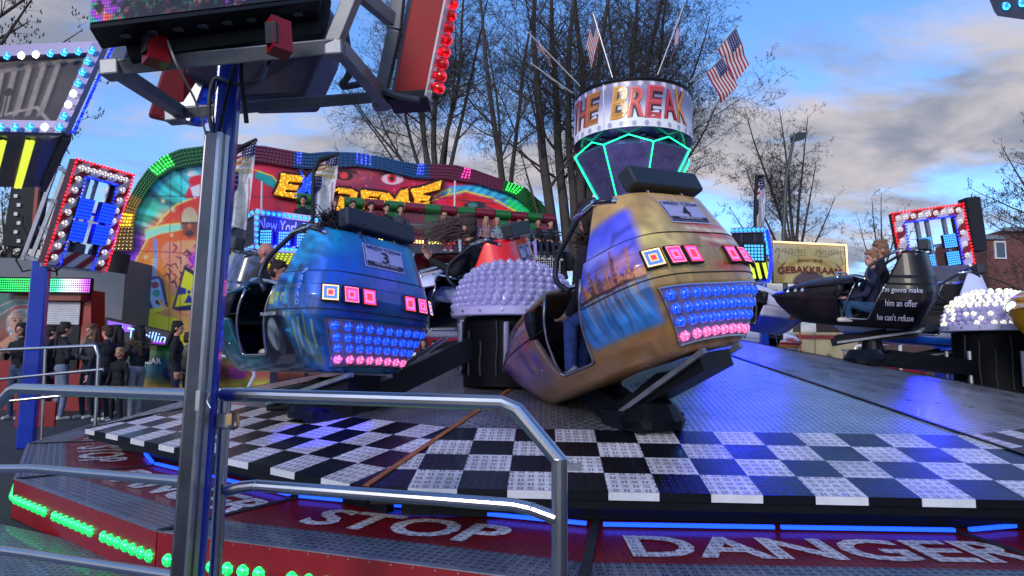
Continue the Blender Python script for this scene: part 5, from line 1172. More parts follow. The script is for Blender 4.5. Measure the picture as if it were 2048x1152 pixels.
# ================================================================== FEATHER BANNERS
def feather(label, pts_l, pts_r, Y, txt=True, seed=0):
    """photo-traced outline points (left edge, right edge) at one distance, slightly billowed"""
    a0 = P(*pts_l[0], Y); t = thing('feather_banner', label, 'banner', tuple(a0))
    cv = Canvas(0, 0, 1, 1, 44, 120, (190, 186, 196)); 
    for i in range(16): cv.blend((((cv.X*.8+cv.Y*9+.3) % 1) < .5).astype(float)*(cv.Y < .36)*(cv.X < .45), (150, 34, 50))
    cv.poly([(.3, 0), (1, 0), (1, .20), (.45, .26)], (48, 46, 96), .02)
    for i in range(30): cv.ell(.4+(i % 6)*.11, .02+(i//6)*.045, .02, .007, (215, 215, 228))
    cv.poly([(0, .42), (.35, .40), (.4, .62), (0, .75)], (52, 48, 98), .05)
    for i in range(12): cv.ell(.05+(i % 4)*.09, .46+(i//4)*.06, .018, .006, (210, 210, 225))
    cv.poly([(.30, 1), (.34, .62), (.46, .50), (.60, .52), (.76, .66), (.86, 1)], (150, 156, 158), .05); cv.ell(.52, .46, .09, .035, (165, 170, 170)); cv.line([(.66, .54), (.82, .36), (.84, .30)], .07, (150, 156, 158)); cv.ell(.84, .28, .05, .02, (200, 180, 120))
    for i in range(7): cv.line([(.46+.02*i, .56), (.36+.07*i, 1)], .02, (108, 114, 122), .6)
    for i in range(4): cv.line([(.80+.02*i, .5), (.98, .9)], .03, (150, 40, 50) if i % 2 else (200, 196, 205), .7)
    cv.noise(10, seed, .12); cv.im = np.clip((cv.im-120)*1.35+112, 0, 255)
    def ip(ps, v):
        k = v*(len(ps)-1); i = min(int(k), len(ps)-2); f_ = k-i; return (ps[i][0]*(1-f_)+ps[i+1][0]*f_, ps[i][1]*(1-f_)+ps[i+1][1]*f_)
    def fn(u, v, off=0.):
        l, r_ = ip(pts_l, v), ip(pts_r, v); return P(l[0]*(1-u)+r_[0]*u, l[1]*(1-u)+r_[1]*u, Y-off+.05*math.sin(u*5+v*9))-a0
    cl = cv.sheet('banner_cloth', fn, pbr('banner_fabric', (.5, .5, .5), .75, vc=True), t)
    pl = MB(); pl.tube([P(x, y, Y-.03)-a0 for x, y in pts_r[:1]+pts_l]+[Vector((P(*pts_l[-1], Y).x-a0.x, 0, -a0.z))], .045, 6); pl.build('banner_pole', MATTE, t)
    if txt:
        for i, (s_, v, w_) in enumerate((('NEW', .24, .62), ('YORK', .32, .72), ('DANCER', .40, .92))):
            mb = MB(); put_text(mb, s_, lambda a, b, v=v: fn(.48+a, v-b, .02), w_, .055, offset=.02); mb.build('lettering', pbr('gold_letters', C3(180, 160, 60), .5), cl)
    return t
feather('tall new york feather banner next to the blue post, with statue picture', [(468, 300), (462, 330), (460, 380), (458, 450)], [(514, 279), (508, 330), (502, 390), (492, 460)], 15., seed=1)
feather('second new york feather banner, in front of the X of the ride sign', [(640, 318), (628, 340), (626, 380), (626, 432)], [(678, 308), (675, 345), (668, 390), (660, 440)], 15., seed=2)
feather('narrow feather banner seen edge-on beside the street lamp', [(1514, 352), (1511, 390), (1510, 430), (1510, 462)], [(1528, 352), (1531, 390), (1529, 430), (1528, 462)], 17., txt=False, seed=3)
# ================================================================== BACKDROP RIDE
WA = P(215, 700, 19.5); WB = P(1125, 700, 25.); wd_ = (WB-WA); wd_.z = 0; wd_.normalize(); WN = Vector((wd_.y, -wd_.x, 0))   # faces the camera
def wp(x, y, off=0.): return PP(x, y, WA+WN*off, WN)
bd = thing('backdrop_ride', 'painted backdrop of the ride lettered EXTREME with a studded rainbow arch', 'fairground ride', (0, 0, 0))
OUT = [(262, 388), (275, 365), (295, 338), (325, 312), (360, 298), (405, 292), (480, 288), (530, 292), (587, 302), (620, 306), (656, 303), (715, 305), (766, 314), (803, 323), (832, 327), (858, 327), (913, 330), (949, 339), (1008, 360), (1052, 376), (1081, 403), (1108, 432)]
INN = [(285, 400), (298, 380), (318, 356), (345, 340), (375, 333), (405, 328), (470, 322), (520, 324), (587, 335), (620, 338), (656, 335), (715, 333), (766, 340), (803, 350), (825, 356), (860, 358), (894, 359), (949, 366), (1004, 383), (1030, 394), (1055, 415), (1072, 440)]
cv = Canvas(212, 292, 1125, 705, 560, 250, (120, 20, 40))
lm = cv.pmask([(200, 280), (470, 280), (470, 720), (200, 720)], 30)
cv.grad([(230, 640), (225, 560), (250, 500), (290, 420), (350, 380), (400, 360), (260, 600), (300, 520), (330, 460), (300, 360), (290, 680), (420, 350)], [(20, 110, 80), (60, 60, 150), (90, 50, 140), (60, 130, 110), (60, 140, 130), (110, 150, 160), (70, 60, 160), (150, 60, 120), (200, 110, 90), (40, 110, 130), (30, 90, 80), (90, 120, 170)], lm)
cv.streak(2.3, .16, 3, .45, lm)
blob = [(275, 700), (268, 640), (262, 580), (272, 520), (295, 478), (325, 435), (352, 410), (395, 392), (440, 385), (470, 380), (470, 700)]
m = cv.pmask(blob, 6); cv.grad([(300, 600), (330, 680), (290, 540), (350, 480), (400, 420), (300, 660), (440, 400)], [(240, 130, 50), (215, 200, 60), (235, 110, 60), (225, 90, 60), (215, 70, 60), (230, 190, 70), (200, 40, 50)], m)
cv.line(blob[1:8], 3, (205, 170, 110)); cv.line([(x+9, y+8) for x, y in blob[1:8]], 2, (150, 40, 60), .6)
cv.poly([(290, 462), (330, 450), (365, 448), (365, 460), (320, 468), (290, 480)], (130, 190, 150), 3); cv.line([(290, 460), (330, 449), (365, 446)], 2, (210, 190, 120))
for x, y in ((326, 402), (347, 420), (322, 442), (343, 470), (291, 514), (332, 530), (286, 587), (352, 505), (300, 560)): cv.glow(x, y, 4, 4, (255, 190, 170), .8)
cv.line([(252, 566), (262, 557), (268, 566), (258, 576), (270, 572), (280, 580)], 4, (140, 190, 60))
# red capped figure fragment top
cv.ell(400, 362, 22, 12, (190, 30, 40)); cv.poly([(368, 395), (380, 370), (398, 372), (404, 398)], (170, 40, 60), 3); cv.ell(381, 347, 7, 6, (200, 190, 180)); cv.poly([(380, 375), (400, 368), (400, 392), (388, 398)], (225, 190, 200), 3)
# bearded bald tattooed man
SK = (196, 132, 104)
cv.ell(379, 440, 17, 26, (150, 140, 120)); cv.poly([(363, 445), (396, 445), (393, 470), (380, 478), (366, 470)], (92, 60, 52), 3); cv.line([(365, 446), (395, 446)], 4, (60, 44, 44)); cv.ell(379, 452, 4, 6, (130, 88, 70)); cv.ell(379, 467, 8, 5, (50, 34, 34))
cv.poly([(330, 520), (336, 492), (360, 480), (398, 480), (410, 500), (410, 640), (372, 640), (360, 560), (338, 540)], SK, 4); cv.ell(341, 508, 19, 26, (170, 112, 96)); cv.poly([(330, 525), (352, 528), (358, 590), (342, 590)], (176, 116, 96), 4)
rs = random.Random(3)
for i in range(26):
    x, y = rs.uniform(326, 396), rs.uniform(486, 566); a = rs.uniform(-1, 1); cv.line([(x, y), (x+9*math.cos(a), y+9*math.sin(a)), (x+15*math.cos(a+.8), y+15*math.sin(a+.8))], 3., (58, 34, 44), .8)
cv.glow(392, 520, 14, 16, (120, 30, 190), .8)
cv.line([(310, 480), (312, 520), (306, 555)], 7, (90, 110, 150)); 
for i in range(8): cv.line([(304, 520+i*5), (314, 518+i*5)], 1.5, (180, 190, 210), .7)
cv.poly([(295, 556), (318, 552), (328, 562), (336, 610), (334, 628), (312, 626), (300, 620), (292, 600)], (16, 22, 60), 3); cv.poly([(298, 560), (318, 557), (330, 606), (324, 618), (306, 616), (298, 596)], (130, 150, 200), 3)
cv.ell(310, 570, 8, 7, (90, 24, 44)); cv.ell(313, 586, 8, 7, (20, 100, 90)); cv.ell(318, 604, 8, 5, (10, 16, 40))
dm = [(369, 530), (408, 556), (408, 618), (342, 624)]; cv.poly(dm, (14, 18, 50), 2); cv.poly([(370, 540), (402, 560), (402, 606), (350, 614)], (228, 200, 60), 2)
cv.ell(378, 584, 4, 4, (20, 30, 90)); cv.poly([(373, 578), (358, 572), (357, 590), (372, 588)], (20, 30, 90), 2); cv.poly([(383, 578), (396, 566), (402, 584), (385, 586)], (20, 30, 90), 2); cv.poly([(376, 590), (368, 606), (386, 606), (381, 590)], (20, 30, 90), 2)
cv.poly([(300, 618), (330, 612), (332, 624), (302, 626)], (210, 190, 80), 2)
cv.poly([(316, 600), (322, 600), (334, 614), (352, 620), (400, 636), (408, 690), (380, 690), (352, 636), (324, 632), (318, 622), (330, 620)], (214, 130, 90), 3); cv.line([(333, 618), (318, 601)], 5, (222, 146, 110)); cv.line([(352, 622), (400, 640)], 3, (160, 80, 120), .6)
for i in range(3): cv.line([(326, 618+4*i), (340, 622+4*i)], 1.3, (140, 70, 50), .7)
# right part: red field, eyes, swooshes
rm_ = 1-lm
cv.grad([(500, 360), (470, 440), (560, 400), (620, 340), (740, 350), (800, 370), (900, 390), (1000, 400), (700, 470), (900, 470), (560, 470)], [(130, 20, 50), (150, 40, 40), (110, 16, 40), (90, 20, 50), (90, 40, 60), (120, 24, 54), (150, 30, 70), (140, 20, 40), (60, 8, 24), (70, 10, 24), (120, 30, 30)], rm_)
for i in range(60): cv.glow(rs.uniform(470, 1040), rs.uniform(330, 410), 2.2, 2.2, (220, 130, 150), .6)
cv.poly([(520, 340), (548, 356), (562, 376), (545, 376), (520, 362), (506, 352)], (30, 100, 100), 4); cv.line([(510, 340), (545, 352), (566, 378)], 2, (220, 160, 60))
cv.ell(700, 345, 48, 24, (112, 56, 66), soft=.3); cv.ell(778, 352, 40, 22, (96, 40, 56), soft=.3); cv.ell(690, 352, 16, 9, (30, 10, 20)); cv.ell(688, 351, 8, 7, (170, 60, 60)); cv.ell(785, 358, 22, 11, (210, 150, 160)); cv.ell(784, 357, 9, 9, (150, 40, 44)); cv.ell(784, 357, 4, 5, (10, 4, 10)); cv.line([(760, 348), (786, 344), (812, 352)], 5, (40, 14, 26)); cv.line([(664, 344), (690, 340), (712, 346)], 5, (40, 14, 26))
for i in range(9): a = i*.7; cv.line([(730+10*math.cos(a), 345+9*math.sin(a)), (732+17*math.cos(a+.9), 348+14*math.sin(a+.9))], 2.5, (40, 60, 100) if i % 2 else (150, 70, 60), .7)
cv.poly([(870, 392), (900, 372), (960, 368), (1020, 384), (1060, 420), (1080, 450), (980, 450), (940, 404), (900, 388)], (60, 120, 150), 5); cv.poly([(1010, 392), (1050, 410), (1084, 450), (1030, 448)], (40, 150, 90), 6); cv.streak(1.0, .5, 9, .35, cv.pmask([(870, 392), (960, 366), (1084, 420), (1084, 450), (900, 396)], 5))
cv.poly([(890, 400), (930, 384), (980, 398), (1030, 424), (1050, 446), (920, 446)], (170, 26, 36), 4); cv.line([(888, 392), (930, 382), (985, 396), (1040, 428)], 3, (210, 150, 60)); cv.line([(860, 400), (882, 384), (902, 378), (896, 388), (880, 396), (862, 402)], 2.5, (210, 160, 70))
cv.ell(950, 412, 22, 10, (24, 22, 30)); cv.line([(915, 400), (990, 408)], 2, (30, 30, 36)); cv.ell(945, 410, 10, 5, (60, 90, 90)); cv.line([(968, 412), (1000, 424)], 4, (40, 40, 44))
for yy, x0, x1 in ((396, 262, 1070), (503, 225, 470)): cv.line([(x0, yy-4), (x1, yy+(8 if x1 < 500 else 2))], 1.4, (30, 14, 30), .8)
for xx in (362, 340, 470, 640, 860): cv.line([(xx+1, 330), (xx-2, 690)], 1.4, (36, 20, 44), .7)
cv.noise(40, 4, .10)
cv.vivid(1.5, 1.5)
keep = cv.pmask([(212, 706), (224, 520), (226, 480), (262, 388)]+OUT[1:]+[(1127, 706)], 3)
cv.sheet('painted_panel', lambda x, y: wp(x, y), pbr('painted_backdrop', (.5, .5, .5), .4, coat=.4, vc=True), bd, keep)
mb = MB(); mb.prism([wp(x, y, -.03) for x, y in [(218, 700), (228, 500), (266, 392)]+OUT[2:]+[(1120, 700)]], WN, .35); mb.build('backing_wall', GALV, bd)
# studded arch segments
def seglerp(ps, t):
    k = t*(len(ps)-1); i = min(int(k), len(ps)-2); f_ = k-i; return (ps[i][0]*(1-f_)+ps[i+1][0]*f_, ps[i][1]*(1-f_)+ps[i+1][1]*f_)
def arch(i0, i1, col, lit=(), rows=5, outp=OUT, innp=INN):
    o_, n_ = outp[i0:i1+1], innp[i0:i1+1]; mb = MB(); k = (i1-i0)*4
    L_ = [(seglerp(o_, i/k), seglerp(n_, i/k)) for i in range(k+1)]
    vs = [wp(*a, .15) for a, b in L_]+[wp(*b, .15) for a, b in L_]+[wp(*a, -.1) for a, b in L_]+[wp(*b, -.1) for a, b in L_]; m_ = k+1
    fs = [(i, i+1, m_+i+1, m_+i) for i in range(k)]+[(i, 2*m_+i, 2*m_+i+1, i+1) for i in range(k)]+[(m_+i, m_+i+1, 3*m_+i+1, 3*m_+i) for i in range(k)]
    mb.add(vs, fs); c = C3(*col); seg = mb.build('arch_segment', pbr('arch_%d_%d_%d' % col, tuple(v*.6 for v in c), .4, coat=.3), bd)
    ln = sum(math.dist(o_[i], o_[i+1]) for i in range(len(o_)-1)); n = max(2, int(ln/6.6)); st = MB(); sl = MB(); nl = 0
    for i in range(n):
        t_ = (i+.5)/n; a, b = seglerp(o_, t_), seglerp(n_, t_)
        for r_ in range(rows):
            f_ = (r_+.5)/rows; x, y = a[0]+(b[0]-a[0])*f_, a[1]+(b[1]-a[1])*f_; on = any(l0 <= t_ <= l1 for l0, l1 in lit) and r_ < 4
            tg = sl if on else st; nl += on; tg.lathe([(.036, 0), (.03, .045), (0, .055)], 6, 0, wp(x, y, .15), ornt(WN), cap=False)
    tag(st.build('studs', pbr('studs_%d_%d_%d' % col, c, .25, coat=.8), seg), kind='stuff')
    if nl:
        e = tuple(min(255, int(v*1.3+(70 if v == max(col) else 20))) for v in col)
        e = {GRN: (60, 255, 90), MAR: (255, 60, 170), BLU: (60, 80, 255), YEL: (255, 215, 20)}.get(col, e)
        tag(sl.build('lit_studs', lamp_mat('lit_%d_%d_%d' % col, C3(*e), 1.8, 20), seg), kind='stuff')
GRN, MAR, BLU, YEL = (26, 120, 40), (128, 18, 72), (10, 88, 150), (180, 134, 24)
arch(0, 5, GRN, [(.42, .66)]); arch(5, 8, MAR); arch(8, 15, BLU, [(.02, .08), (.42, .50), (.88, .96)]); arch(15, 18, MAR, [(.48, .60)]); arch(18, 21, GRN, [(.05, .3)])
CO = [(226, 502), (232, 470), (240, 440), (252, 405), (262, 388)]; CI = [(266, 502), (268, 470), (270, 440), (276, 415), (285, 400)]
arch(0, 4, YEL, [(.38, .60)], 5, CO, CI)
# EXTREME letters of yellow bulbs (X blue)
def shape_letter(ch, poly, holes, col, ecol):
    po = [wp(x, y, .30) for x, y in poly]; mb = MB(); mb.prism(po, WN, .12); l = mb.build('letter', pbr('letter_face_'+ecol, {'y': C3(200, 130, 10), 'b': C3(20, 50, 170)}[ecol], .5, emit={'y': C3(255, 170, 10), 'b': C3(20, 70, 255)}[ecol], es=.35), bd)
    cx_, cy_ = sum(p[0] for p in poly)/len(poly), sum(p[1] for p in poly)/len(poly); rm = MB()
    for p, q in zip(poly, poly[1:]+poly[:1]): rm.bar(wp(*p, .17), wp(*q, .17), .17, .06, up=WN)
    rm.build('letter_rim', pbr('letter_rim', C3(50, 12, 20), .5), l)
    xs = [p[0] for p in poly]; ys = [p[1] for p in poly]; bl = MB(); step = 5.2; y = min(ys)+1; row = 0
    def inside(x, y, pg):
        r_ = False
        for i in range(len(pg)):
            (xa, ya), (xb, yb) = pg[i], pg[(i+1) % len(pg)]
            if (ya > y) != (yb > y) and x < (xb-xa)*(y-ya)/(yb-ya)+xa: r_ = not r_
        return r_
    while y < max(ys):
        x = min(xs)+(row % 2)*step/2
        while x < max(xs):
            if inside(x, y, poly): bl.lathe([(.030, 0), (.024, .02), (0, .03)], 6, 0, wp(x, y, .302), ornt(WN), cap=False)
            x += step
        y += step*.82; row += 1
    tag(bl.build('letter_bulbs', lamp_mat('bulb_'+ecol, {'y': C3(255, 205, 50), 'b': C3(50, 110, 255)}[ecol], .8, 12), l), kind='stuff')
shape_letter('E', [(562, 347), (608, 352), (603, 364), (577, 362), (575, 368), (598, 371), (594, 380), (572, 378), (569, 384), (597, 386), (592, 396), (548, 388), (556, 372), (560, 362)], [], 0, 'y')
shape_letter('X', [(600, 338), (612, 356), (624, 344), (632, 344), (626, 366), (636, 394), (622, 394), (614, 380), (600, 396), (586, 394), (606, 368)], [], 0, 'b')
shape_letter('T', [(630, 380), (664, 374), (676, 380), (660, 388), (654, 420), (640, 420), (646, 392), (632, 392)], [], 0, 'y')
shape_letter('R', [(676, 376), (704, 378), (716, 386), (713, 397), (702, 403), (714, 420), (700, 420), (690, 406), (687, 420), (673, 420), (680, 392), (690, 396), (700, 394), (702, 389), (690, 386), (678, 386)], [], 0, 'y')
shape_letter('E', [(722, 380), (764, 384), (758, 393), (738, 391), (737, 396), (754, 398), (750, 406), (734, 404), (732, 410), (752, 412), (748, 420), (716, 416), (724, 400)], [], 0, 'y')
shape_letter('M', [(764, 384), (780, 388), (790, 400), (802, 380), (816, 378), (818, 402), (822, 418), (806, 418), (804, 400), (792, 416), (782, 414), (776, 400), (768, 416), (756, 414)], [], 0, 'y')
shape_letter('E', [(822, 378), (844, 374), (884, 360), (880, 378), (848, 386), (846, 390), (862, 392), (858, 400), (842, 400), (840, 406), (860, 402), (856, 414), (828, 416), (830, 398)], [], 0, 'y')
# ---- gondola with its row of seats
gd = thing('ride_gondola', 'long gondola row of alternating green and red seats full of riders', 'ride gondola', (0, 0, 0))
def gp(x, y, off): return wp(x, y, off)
seats = []
pxs = [592, 650, 688, 728, 768, 808, 848, 880, 912, 948, 988, 1020, 1052, 1082, 1108]
for i in range(len(pxs)-1):
    x0, x1 = pxs[i], pxs[i+1]; g_ = (i % 2 == 0); col = pbr('seat_green', C3(30, 110, 44), .3, coat=.7) if g_ else pbr('seat_maroon', C3(124, 24, 46), .3, coat=.7)
    def yy(x): return 396+(x-592)*.082
    if i == 1: continue
    s = thing  # noqa
    a, b = gp(x0+1, yy(x0), 1.2), gp(x1-1, yy(x1), 1.2)
    mb = MB(); mb.tube([a, b], .17, 12); tp = mb.build('seat_top_roll', col, gd, autosmooth=40)
    a2, b2 = gp(x0+2, yy(x0)+6, 1.15), gp(x1-2, yy(x1)+6, 1.15); dz = Vector((0, 0, -.95))
    mb = MB(); mb.prism([a2, b2, b2+dz, a2+dz], WN, .1); bk_ = mb.build('seat_back', col, gd); bevel(bk_, .05)
    mb = MB(); f0 = WN*.5; mb.prism([a2+dz+f0, b2+dz+f0, b2+dz, a2+dz], (0, 0, 1), .16); c_ = mb.build('seat_cushion', col, gd); bevel(c_, .05)
    mb = MB(); mb.prism([a2+dz*1.35+f0*.8, b2+dz*1.35+f0*.8, b2+dz*.9+f0*1.02, a2+dz*.9+f0*1.02], WN, .1); mb.build('seat_front', col, gd)
    seats.append((x0, x1, (x0+x1)/2, (a2+b2)/2+dz))
    mb = MB(); cc_ = (a2+b2)/2+Vector((0, 0, -1.15))+f0*1.06; d_ = (b2-a2).normalized()
    for k in range(5): mb.box(cc_+d_*(k-2)*.1, (.05, .03, .10))
    lcol = [C3(255, 40, 30), C3(40, 60, 255), C3(255, 230, 120)][0 if i in (7, 8, 9) else (1 if i > 10 else 2)]
    mb.build('foot_lights', pbr('foot_light_%d' % (0 if i in (7, 8, 9) else (1 if i > 10 else 2)), (0, 0, 0), .4, emit=lcol, es=2.2), gd)
for off, dy in ((1.95, 24), (1.98, 30)):
    mb = MB(); mb.tube([gp(600, 396+dy+16, off), gp(1122, 396+522*.082+dy+2, off)], .03, 8); mb.build('safety_bar', STEEL, gd)
mb = MB(); a, b = gp(640, 502, 1.6), gp(1128, 498, 1.6); mb.bar(a, b, .7, .3); mb.build('gondola_beam', pbr('beam_grey', C3(92, 92, 110), .4, .3, coat=.4, var=.2), gd)
for i in range(26): mb = MB(); mb.ball(wp(868+i*9.5, 507, .35), .05, 8, 5); mb.build('marker_lamp', MATS['white_lamp_lens'] if i % 3 else MATS['red_lamp_lens'], bd)
mb = MB(); a = wp(1095, 560, .9); mb.box((a.x, a.y, P(1095, 525, a.y).z), (1.0, .3, 1.15)); l_ = mb.build('dark_grille', BLACKM, bd); mb = MB()
c0 = Vector((a.x, a.y-.16, P(1095, 525, a.y).z))
for i in range(14):
    for j in range(15): mb.box(c0+Vector(((i-6.5)*.068, 0, (j-7)*.072)), (.028, .02, .028))
tag(mb.build('white_dots', pbr('dot_lamps', (.5, .5, .5), .4, emit=(.8, .8, .9), es=.5), l_), kind='stuff')
mb = MB(); a, b = wp(860, 540, .2), wp(1070, 540, .2); mb.prism([wp(860, 512, .25), wp(1070, 512, .25), wp(1070, 640, .25), wp(860, 640, .25)], WN, .1); mb.build('lower_panel', pbr('maroon_panel', C3(74, 8, 26), .35, coat=.5, var=.3), bd)
for x in (524, 910):
    mb = MB(); mb.tube([wp(x, 362, .5), wp(x-1, 420, .5)], .035, 8); mb.build('white_pole', WHITEP, bd)
# ================================================================== LED TEXT SIGN, GO-KART CAR AND LEFT BOOTH
ls = thing('led_text_sign', 'leaning LED text board with violet letters by the crowd', 'LED sign', (0, 0, 0))
Ys = 14.6; a, b, c_, d_ = P(212, 636, Ys), P(342, 664, Ys), P(332, 690, Ys), P(210, 686, Ys)
lq = lambda u, v, w=0.: a.lerp(b, u).lerp(d_.lerp(c_, u), v)+Vector((0, -1, 0))*w
mb = MB(); mb.prism([lq(-.01, -.03), lq(-.01, 1.05), lq(1.02, 1.05), lq(1.02, -.03)], (0, -1, 0), .15); mb.build('sign_case', BLACKM, ls)
sgn = Canvas(0, 0, 1, 1, 150, 50, (8, 4, 24)); sgn.poly([(.02, .05), (.4, .05), (.42, .4), (.25, .45), (.02, .5)], (120, 70, 230), .02); sgn.poly([(.5, .85), (1, .75), (1, 1), (.5, 1)], (110, 20, 150), .04)
sgn.sheet('led_face', lambda u, v: lq(.01+u*.98, .04+v*.92, .01), LEDS, ls)
mb = MB(); put_text(mb, "al Thrillin", lambda u, v: lq(.56+u, .52-v, .025), .82, .62, offset=.0); mb.build('lettering', pbr('led_letters', (0, 0, 0), .4, emit=C3(120, 160, 255), es=2.), ls)
kt = thing('kiddie_stall', 'brightly painted low stall front behind the crowd with the letters GEAR', 'stall front', (0, 0, 0))
kc = Canvas(0, 0, 1, 1, 130, 60, (30, 110, 60)); kc.grad([(0, 0), (.4, 0), (.8, .1), (1, .5), (.2, .5), (.5, .6), (.1, 1), (.6, 1), (.9, 1)], [(40, 120, 50), (30, 130, 60), (120, 160, 40), (150, 40, 50), (20, 90, 110), (110, 20, 60), (170, 140, 40), (180, 150, 40), (160, 190, 40)]); kc.ell(.35, .62, .09, .2, (16, 30, 60)); kc.ell(.35, .62, .05, .12, (40, 90, 130)); kc.ell(.78, .6, .06, .15, (140, 40, 120)); kc.line([(0, .9), (1, .86)], .06, (190, 150, 50)); kc.noise(12, 5, .3)
Yk = 14.9; kc.sheet('painted_front', lambda u, v: P(250+u*290, 690+v*92, Yk), ART, kt); mb = MB(); mb.prism([P(250, 690, Yk+.02), P(540, 690, Yk+.02), P(540, 784, Yk+.02), P(250, 784, Yk+.02)], (0, -1, 0), .5); mb.build('stall_body', GREYP, kt)
mb = MB(); put_text(mb, 'GEAR', lambda u, v: P(302+u, 722-v, Yk-.02), 42, 12, offset=.03); mb.build('lettering', WHITEP, kt)
for pts in ([(436, 712), (500, 714)], [(436, 780), (506, 778)], [(486, 712), (510, 748), (494, 780)]): px_tube('tube_rail', [(x, y, 12.5) for x, y in pts], .03, WHITEP, kt, 8)
bt = thing('shuttered_booth', 'red airbrushed booth with a roller shutter and green to purple LED strip, left edge', 'booth', (0, 0, 0))
Yq = 15.; bw = Canvas(0, 0, 1, 1, 120, 90, (150, 44, 36)); bw.grad([(0, .2), (.5, .1), (.3, .3), (.6, .5), (.7, .9), (.1, .9), (1, .4), (.95, 1)], [(40, 110, 110), (150, 30, 30), (180, 60, 50), (200, 90, 50), (190, 110, 60), (120, 40, 40), (150, 24, 30), (60, 100, 150)])
bw.poly([(-.02, .26), (.2, .13), (.42, .17), (.40, .10), (.54, .2), (.38, .26), (.4, .21), (.2, .22), (0, .38)], (60, 110, 116), .01); bw.line([(-.02, .26), (.2, .13), (.42, .17), (.40, .10), (.54, .2), (.38, .26), (.4, .21), (.2, .22), (0, .38)], .012, (210, 170, 180))
bw.ell(.27, .5, .17, .24, (160, 160, 168)); bw.ell(.37, .62, .10, .22, (170, 170, 176)); bw.streak(.8, 60, 3, .3, bw.pmask([(.1, .25), (.46, .3), (.46, .8), (.1, .8)], .02)); bw.ell(.22, .46, .085, .14, (204, 150, 124)); bw.ell(.19, .44, .014, .016, (40, 20, 20)); bw.ell(.25, .44, .014, .016, (40, 20, 20)); bw.ell(.22, .53, .025, .016, (150, 40, 50)); bw.line([(.16, .41), (.2, .40)], .012, (110, 70, 50)); bw.line([(.235, .40), (.275, .41)], .012, (110, 70, 50)); bw.line([(.22, .44), (.215, .49)], .012, (170, 116, 96))
bw.poly([(.04, .8), (.14, .7), (.3, .68), (.40, .76), (.42, 1), (0, 1)], (196, 138, 112), .02); bw.poly([(.05, .84), (.22, .8), (.34, .84), (.36, 1), (.02, 1)], (34, 20, 40), .02); bw.line([(.04, .78), (.2, .62)], .05, (200, 142, 116)); bw.noise(20, 2, .1)
bf = lambda u, v, w=0.: P(-6+u*188, 580+v*140, Yq)+Vector((0, -1, 0))*w
bw.sheet('painted_front', lambda u, v: bf(u, v), ART, bt)
mb = MB(); p0, p1, p2, p3 = bf(0, 0), bf(1, 0), bf(1, 1.9), bf(0, 1.9); mb.prism([p+Vector((0, .02, 0)) for p in (p0, p1, p2, p3)], (0, -1, 0), .5); mb.build('booth_wall', REDP, bt)
cs = MB(); ca, cb_ = P(84, 588, Yq-.12), P(168, 602, Yq-.12); cs.box((ca+cb_)/2, ((cb_-ca).x, .25, abs((cb_-ca).z))); cs.build('shutter_housing', pbr('booth_red', C3(140, 34, 30), .4, coat=.5, var=.3), bt)
sh = MB(); x0, x1 = P(86, 603, Yq-.06).x, P(162, 603, Yq-.06).x; z1, z0 = P(120, 603, Yq-.06).z, P(120, 650, Yq-.06).z; n = 13; vs = []
for i in range(n*2+1): z_ = z1+(z0-z1)*i/(2*n); vs += [(x0, Yq-.06-(.03 if i % 2 else 0), z_), (x1, Yq-.06-(.03 if i % 2 else 0), z_)]
sh.add(vs, [(2*i, 2*i+1, 2*i+3, 2*i+2) for i in range(2*n)]); sh.build('roller_shutter', WHITEP, bt)
mb = MB(); mb.box(((x0+x1)/2, Yq-.02, z0-.5), (x1-x0, .03, 1.0)); mb.build('counter_opening', MATTE, bt)
sx0, sx1 = P(-10, 570, Yq-.3), P(184, 572, Yq-.3); mb = MB(); mb.bar(sx0, sx1, .12, .36); sc_ = mb.build('led_strip_case', BLACKM, bt)
cols = [(40, 190, 90), (30, 200, 100), (70, 210, 110), (60, 200, 150), (230, 240, 240), (230, 180, 240), (170, 50, 210)]
mb = MB()
for i in range(46):
    for j in range(6):
        t_ = i/45; k = 0 if t_ < .3 else (t_-.3)/.7*6; ii = min(int(k), 5); f_ = k-ii; c = tuple(cols[ii][q]*(1-f_)+cols[ii+1][q]*f_ for q in range(3)); q_ = sx0.lerp(sx1, (i+.5)/46)+Vector((0, -.065, (j-2.5)*.052))
        mb.add([q_+Vector((a_*.018, 0, b_*.018)) for a_, b_ in ((-1, -.6), (-.6, -1), (.6, -1), (1, -.6), (1, .6), (.6, 1), (-.6, 1), (-1, .6))], [tuple(range(8))], 0, C3(*c))
tag(mb.build('led_dots', LED, sc_), kind='stuff')
for x in (44, 92):
    mb = MB(); mb.box(P(x, 828, 9.6)+Vector((0, 0, 0)), (.17 if x < 60 else .28, .03, .36)); o = mb.build('crowd_board', REDP); tag(o, 'low red board behind the far handrail, ' + ('left one beside the blue post' if x < 60 else 'right one, wider'), 'board')
# grey wall behind
gw = MB(); a = P(-60, 515, 18.5); b = P(252, 522, 18.5); gw.box(((a.x+b.x)/2, 19.5, a.z/2), (b.x-a.x, 2., a.z)); o = gw.build('container_wall', pbr('grey_wall', C3(112, 116, 124), .6, var=.12, vscale=3)); tag(o, 'plain grey container wall behind the red booth', 'container')
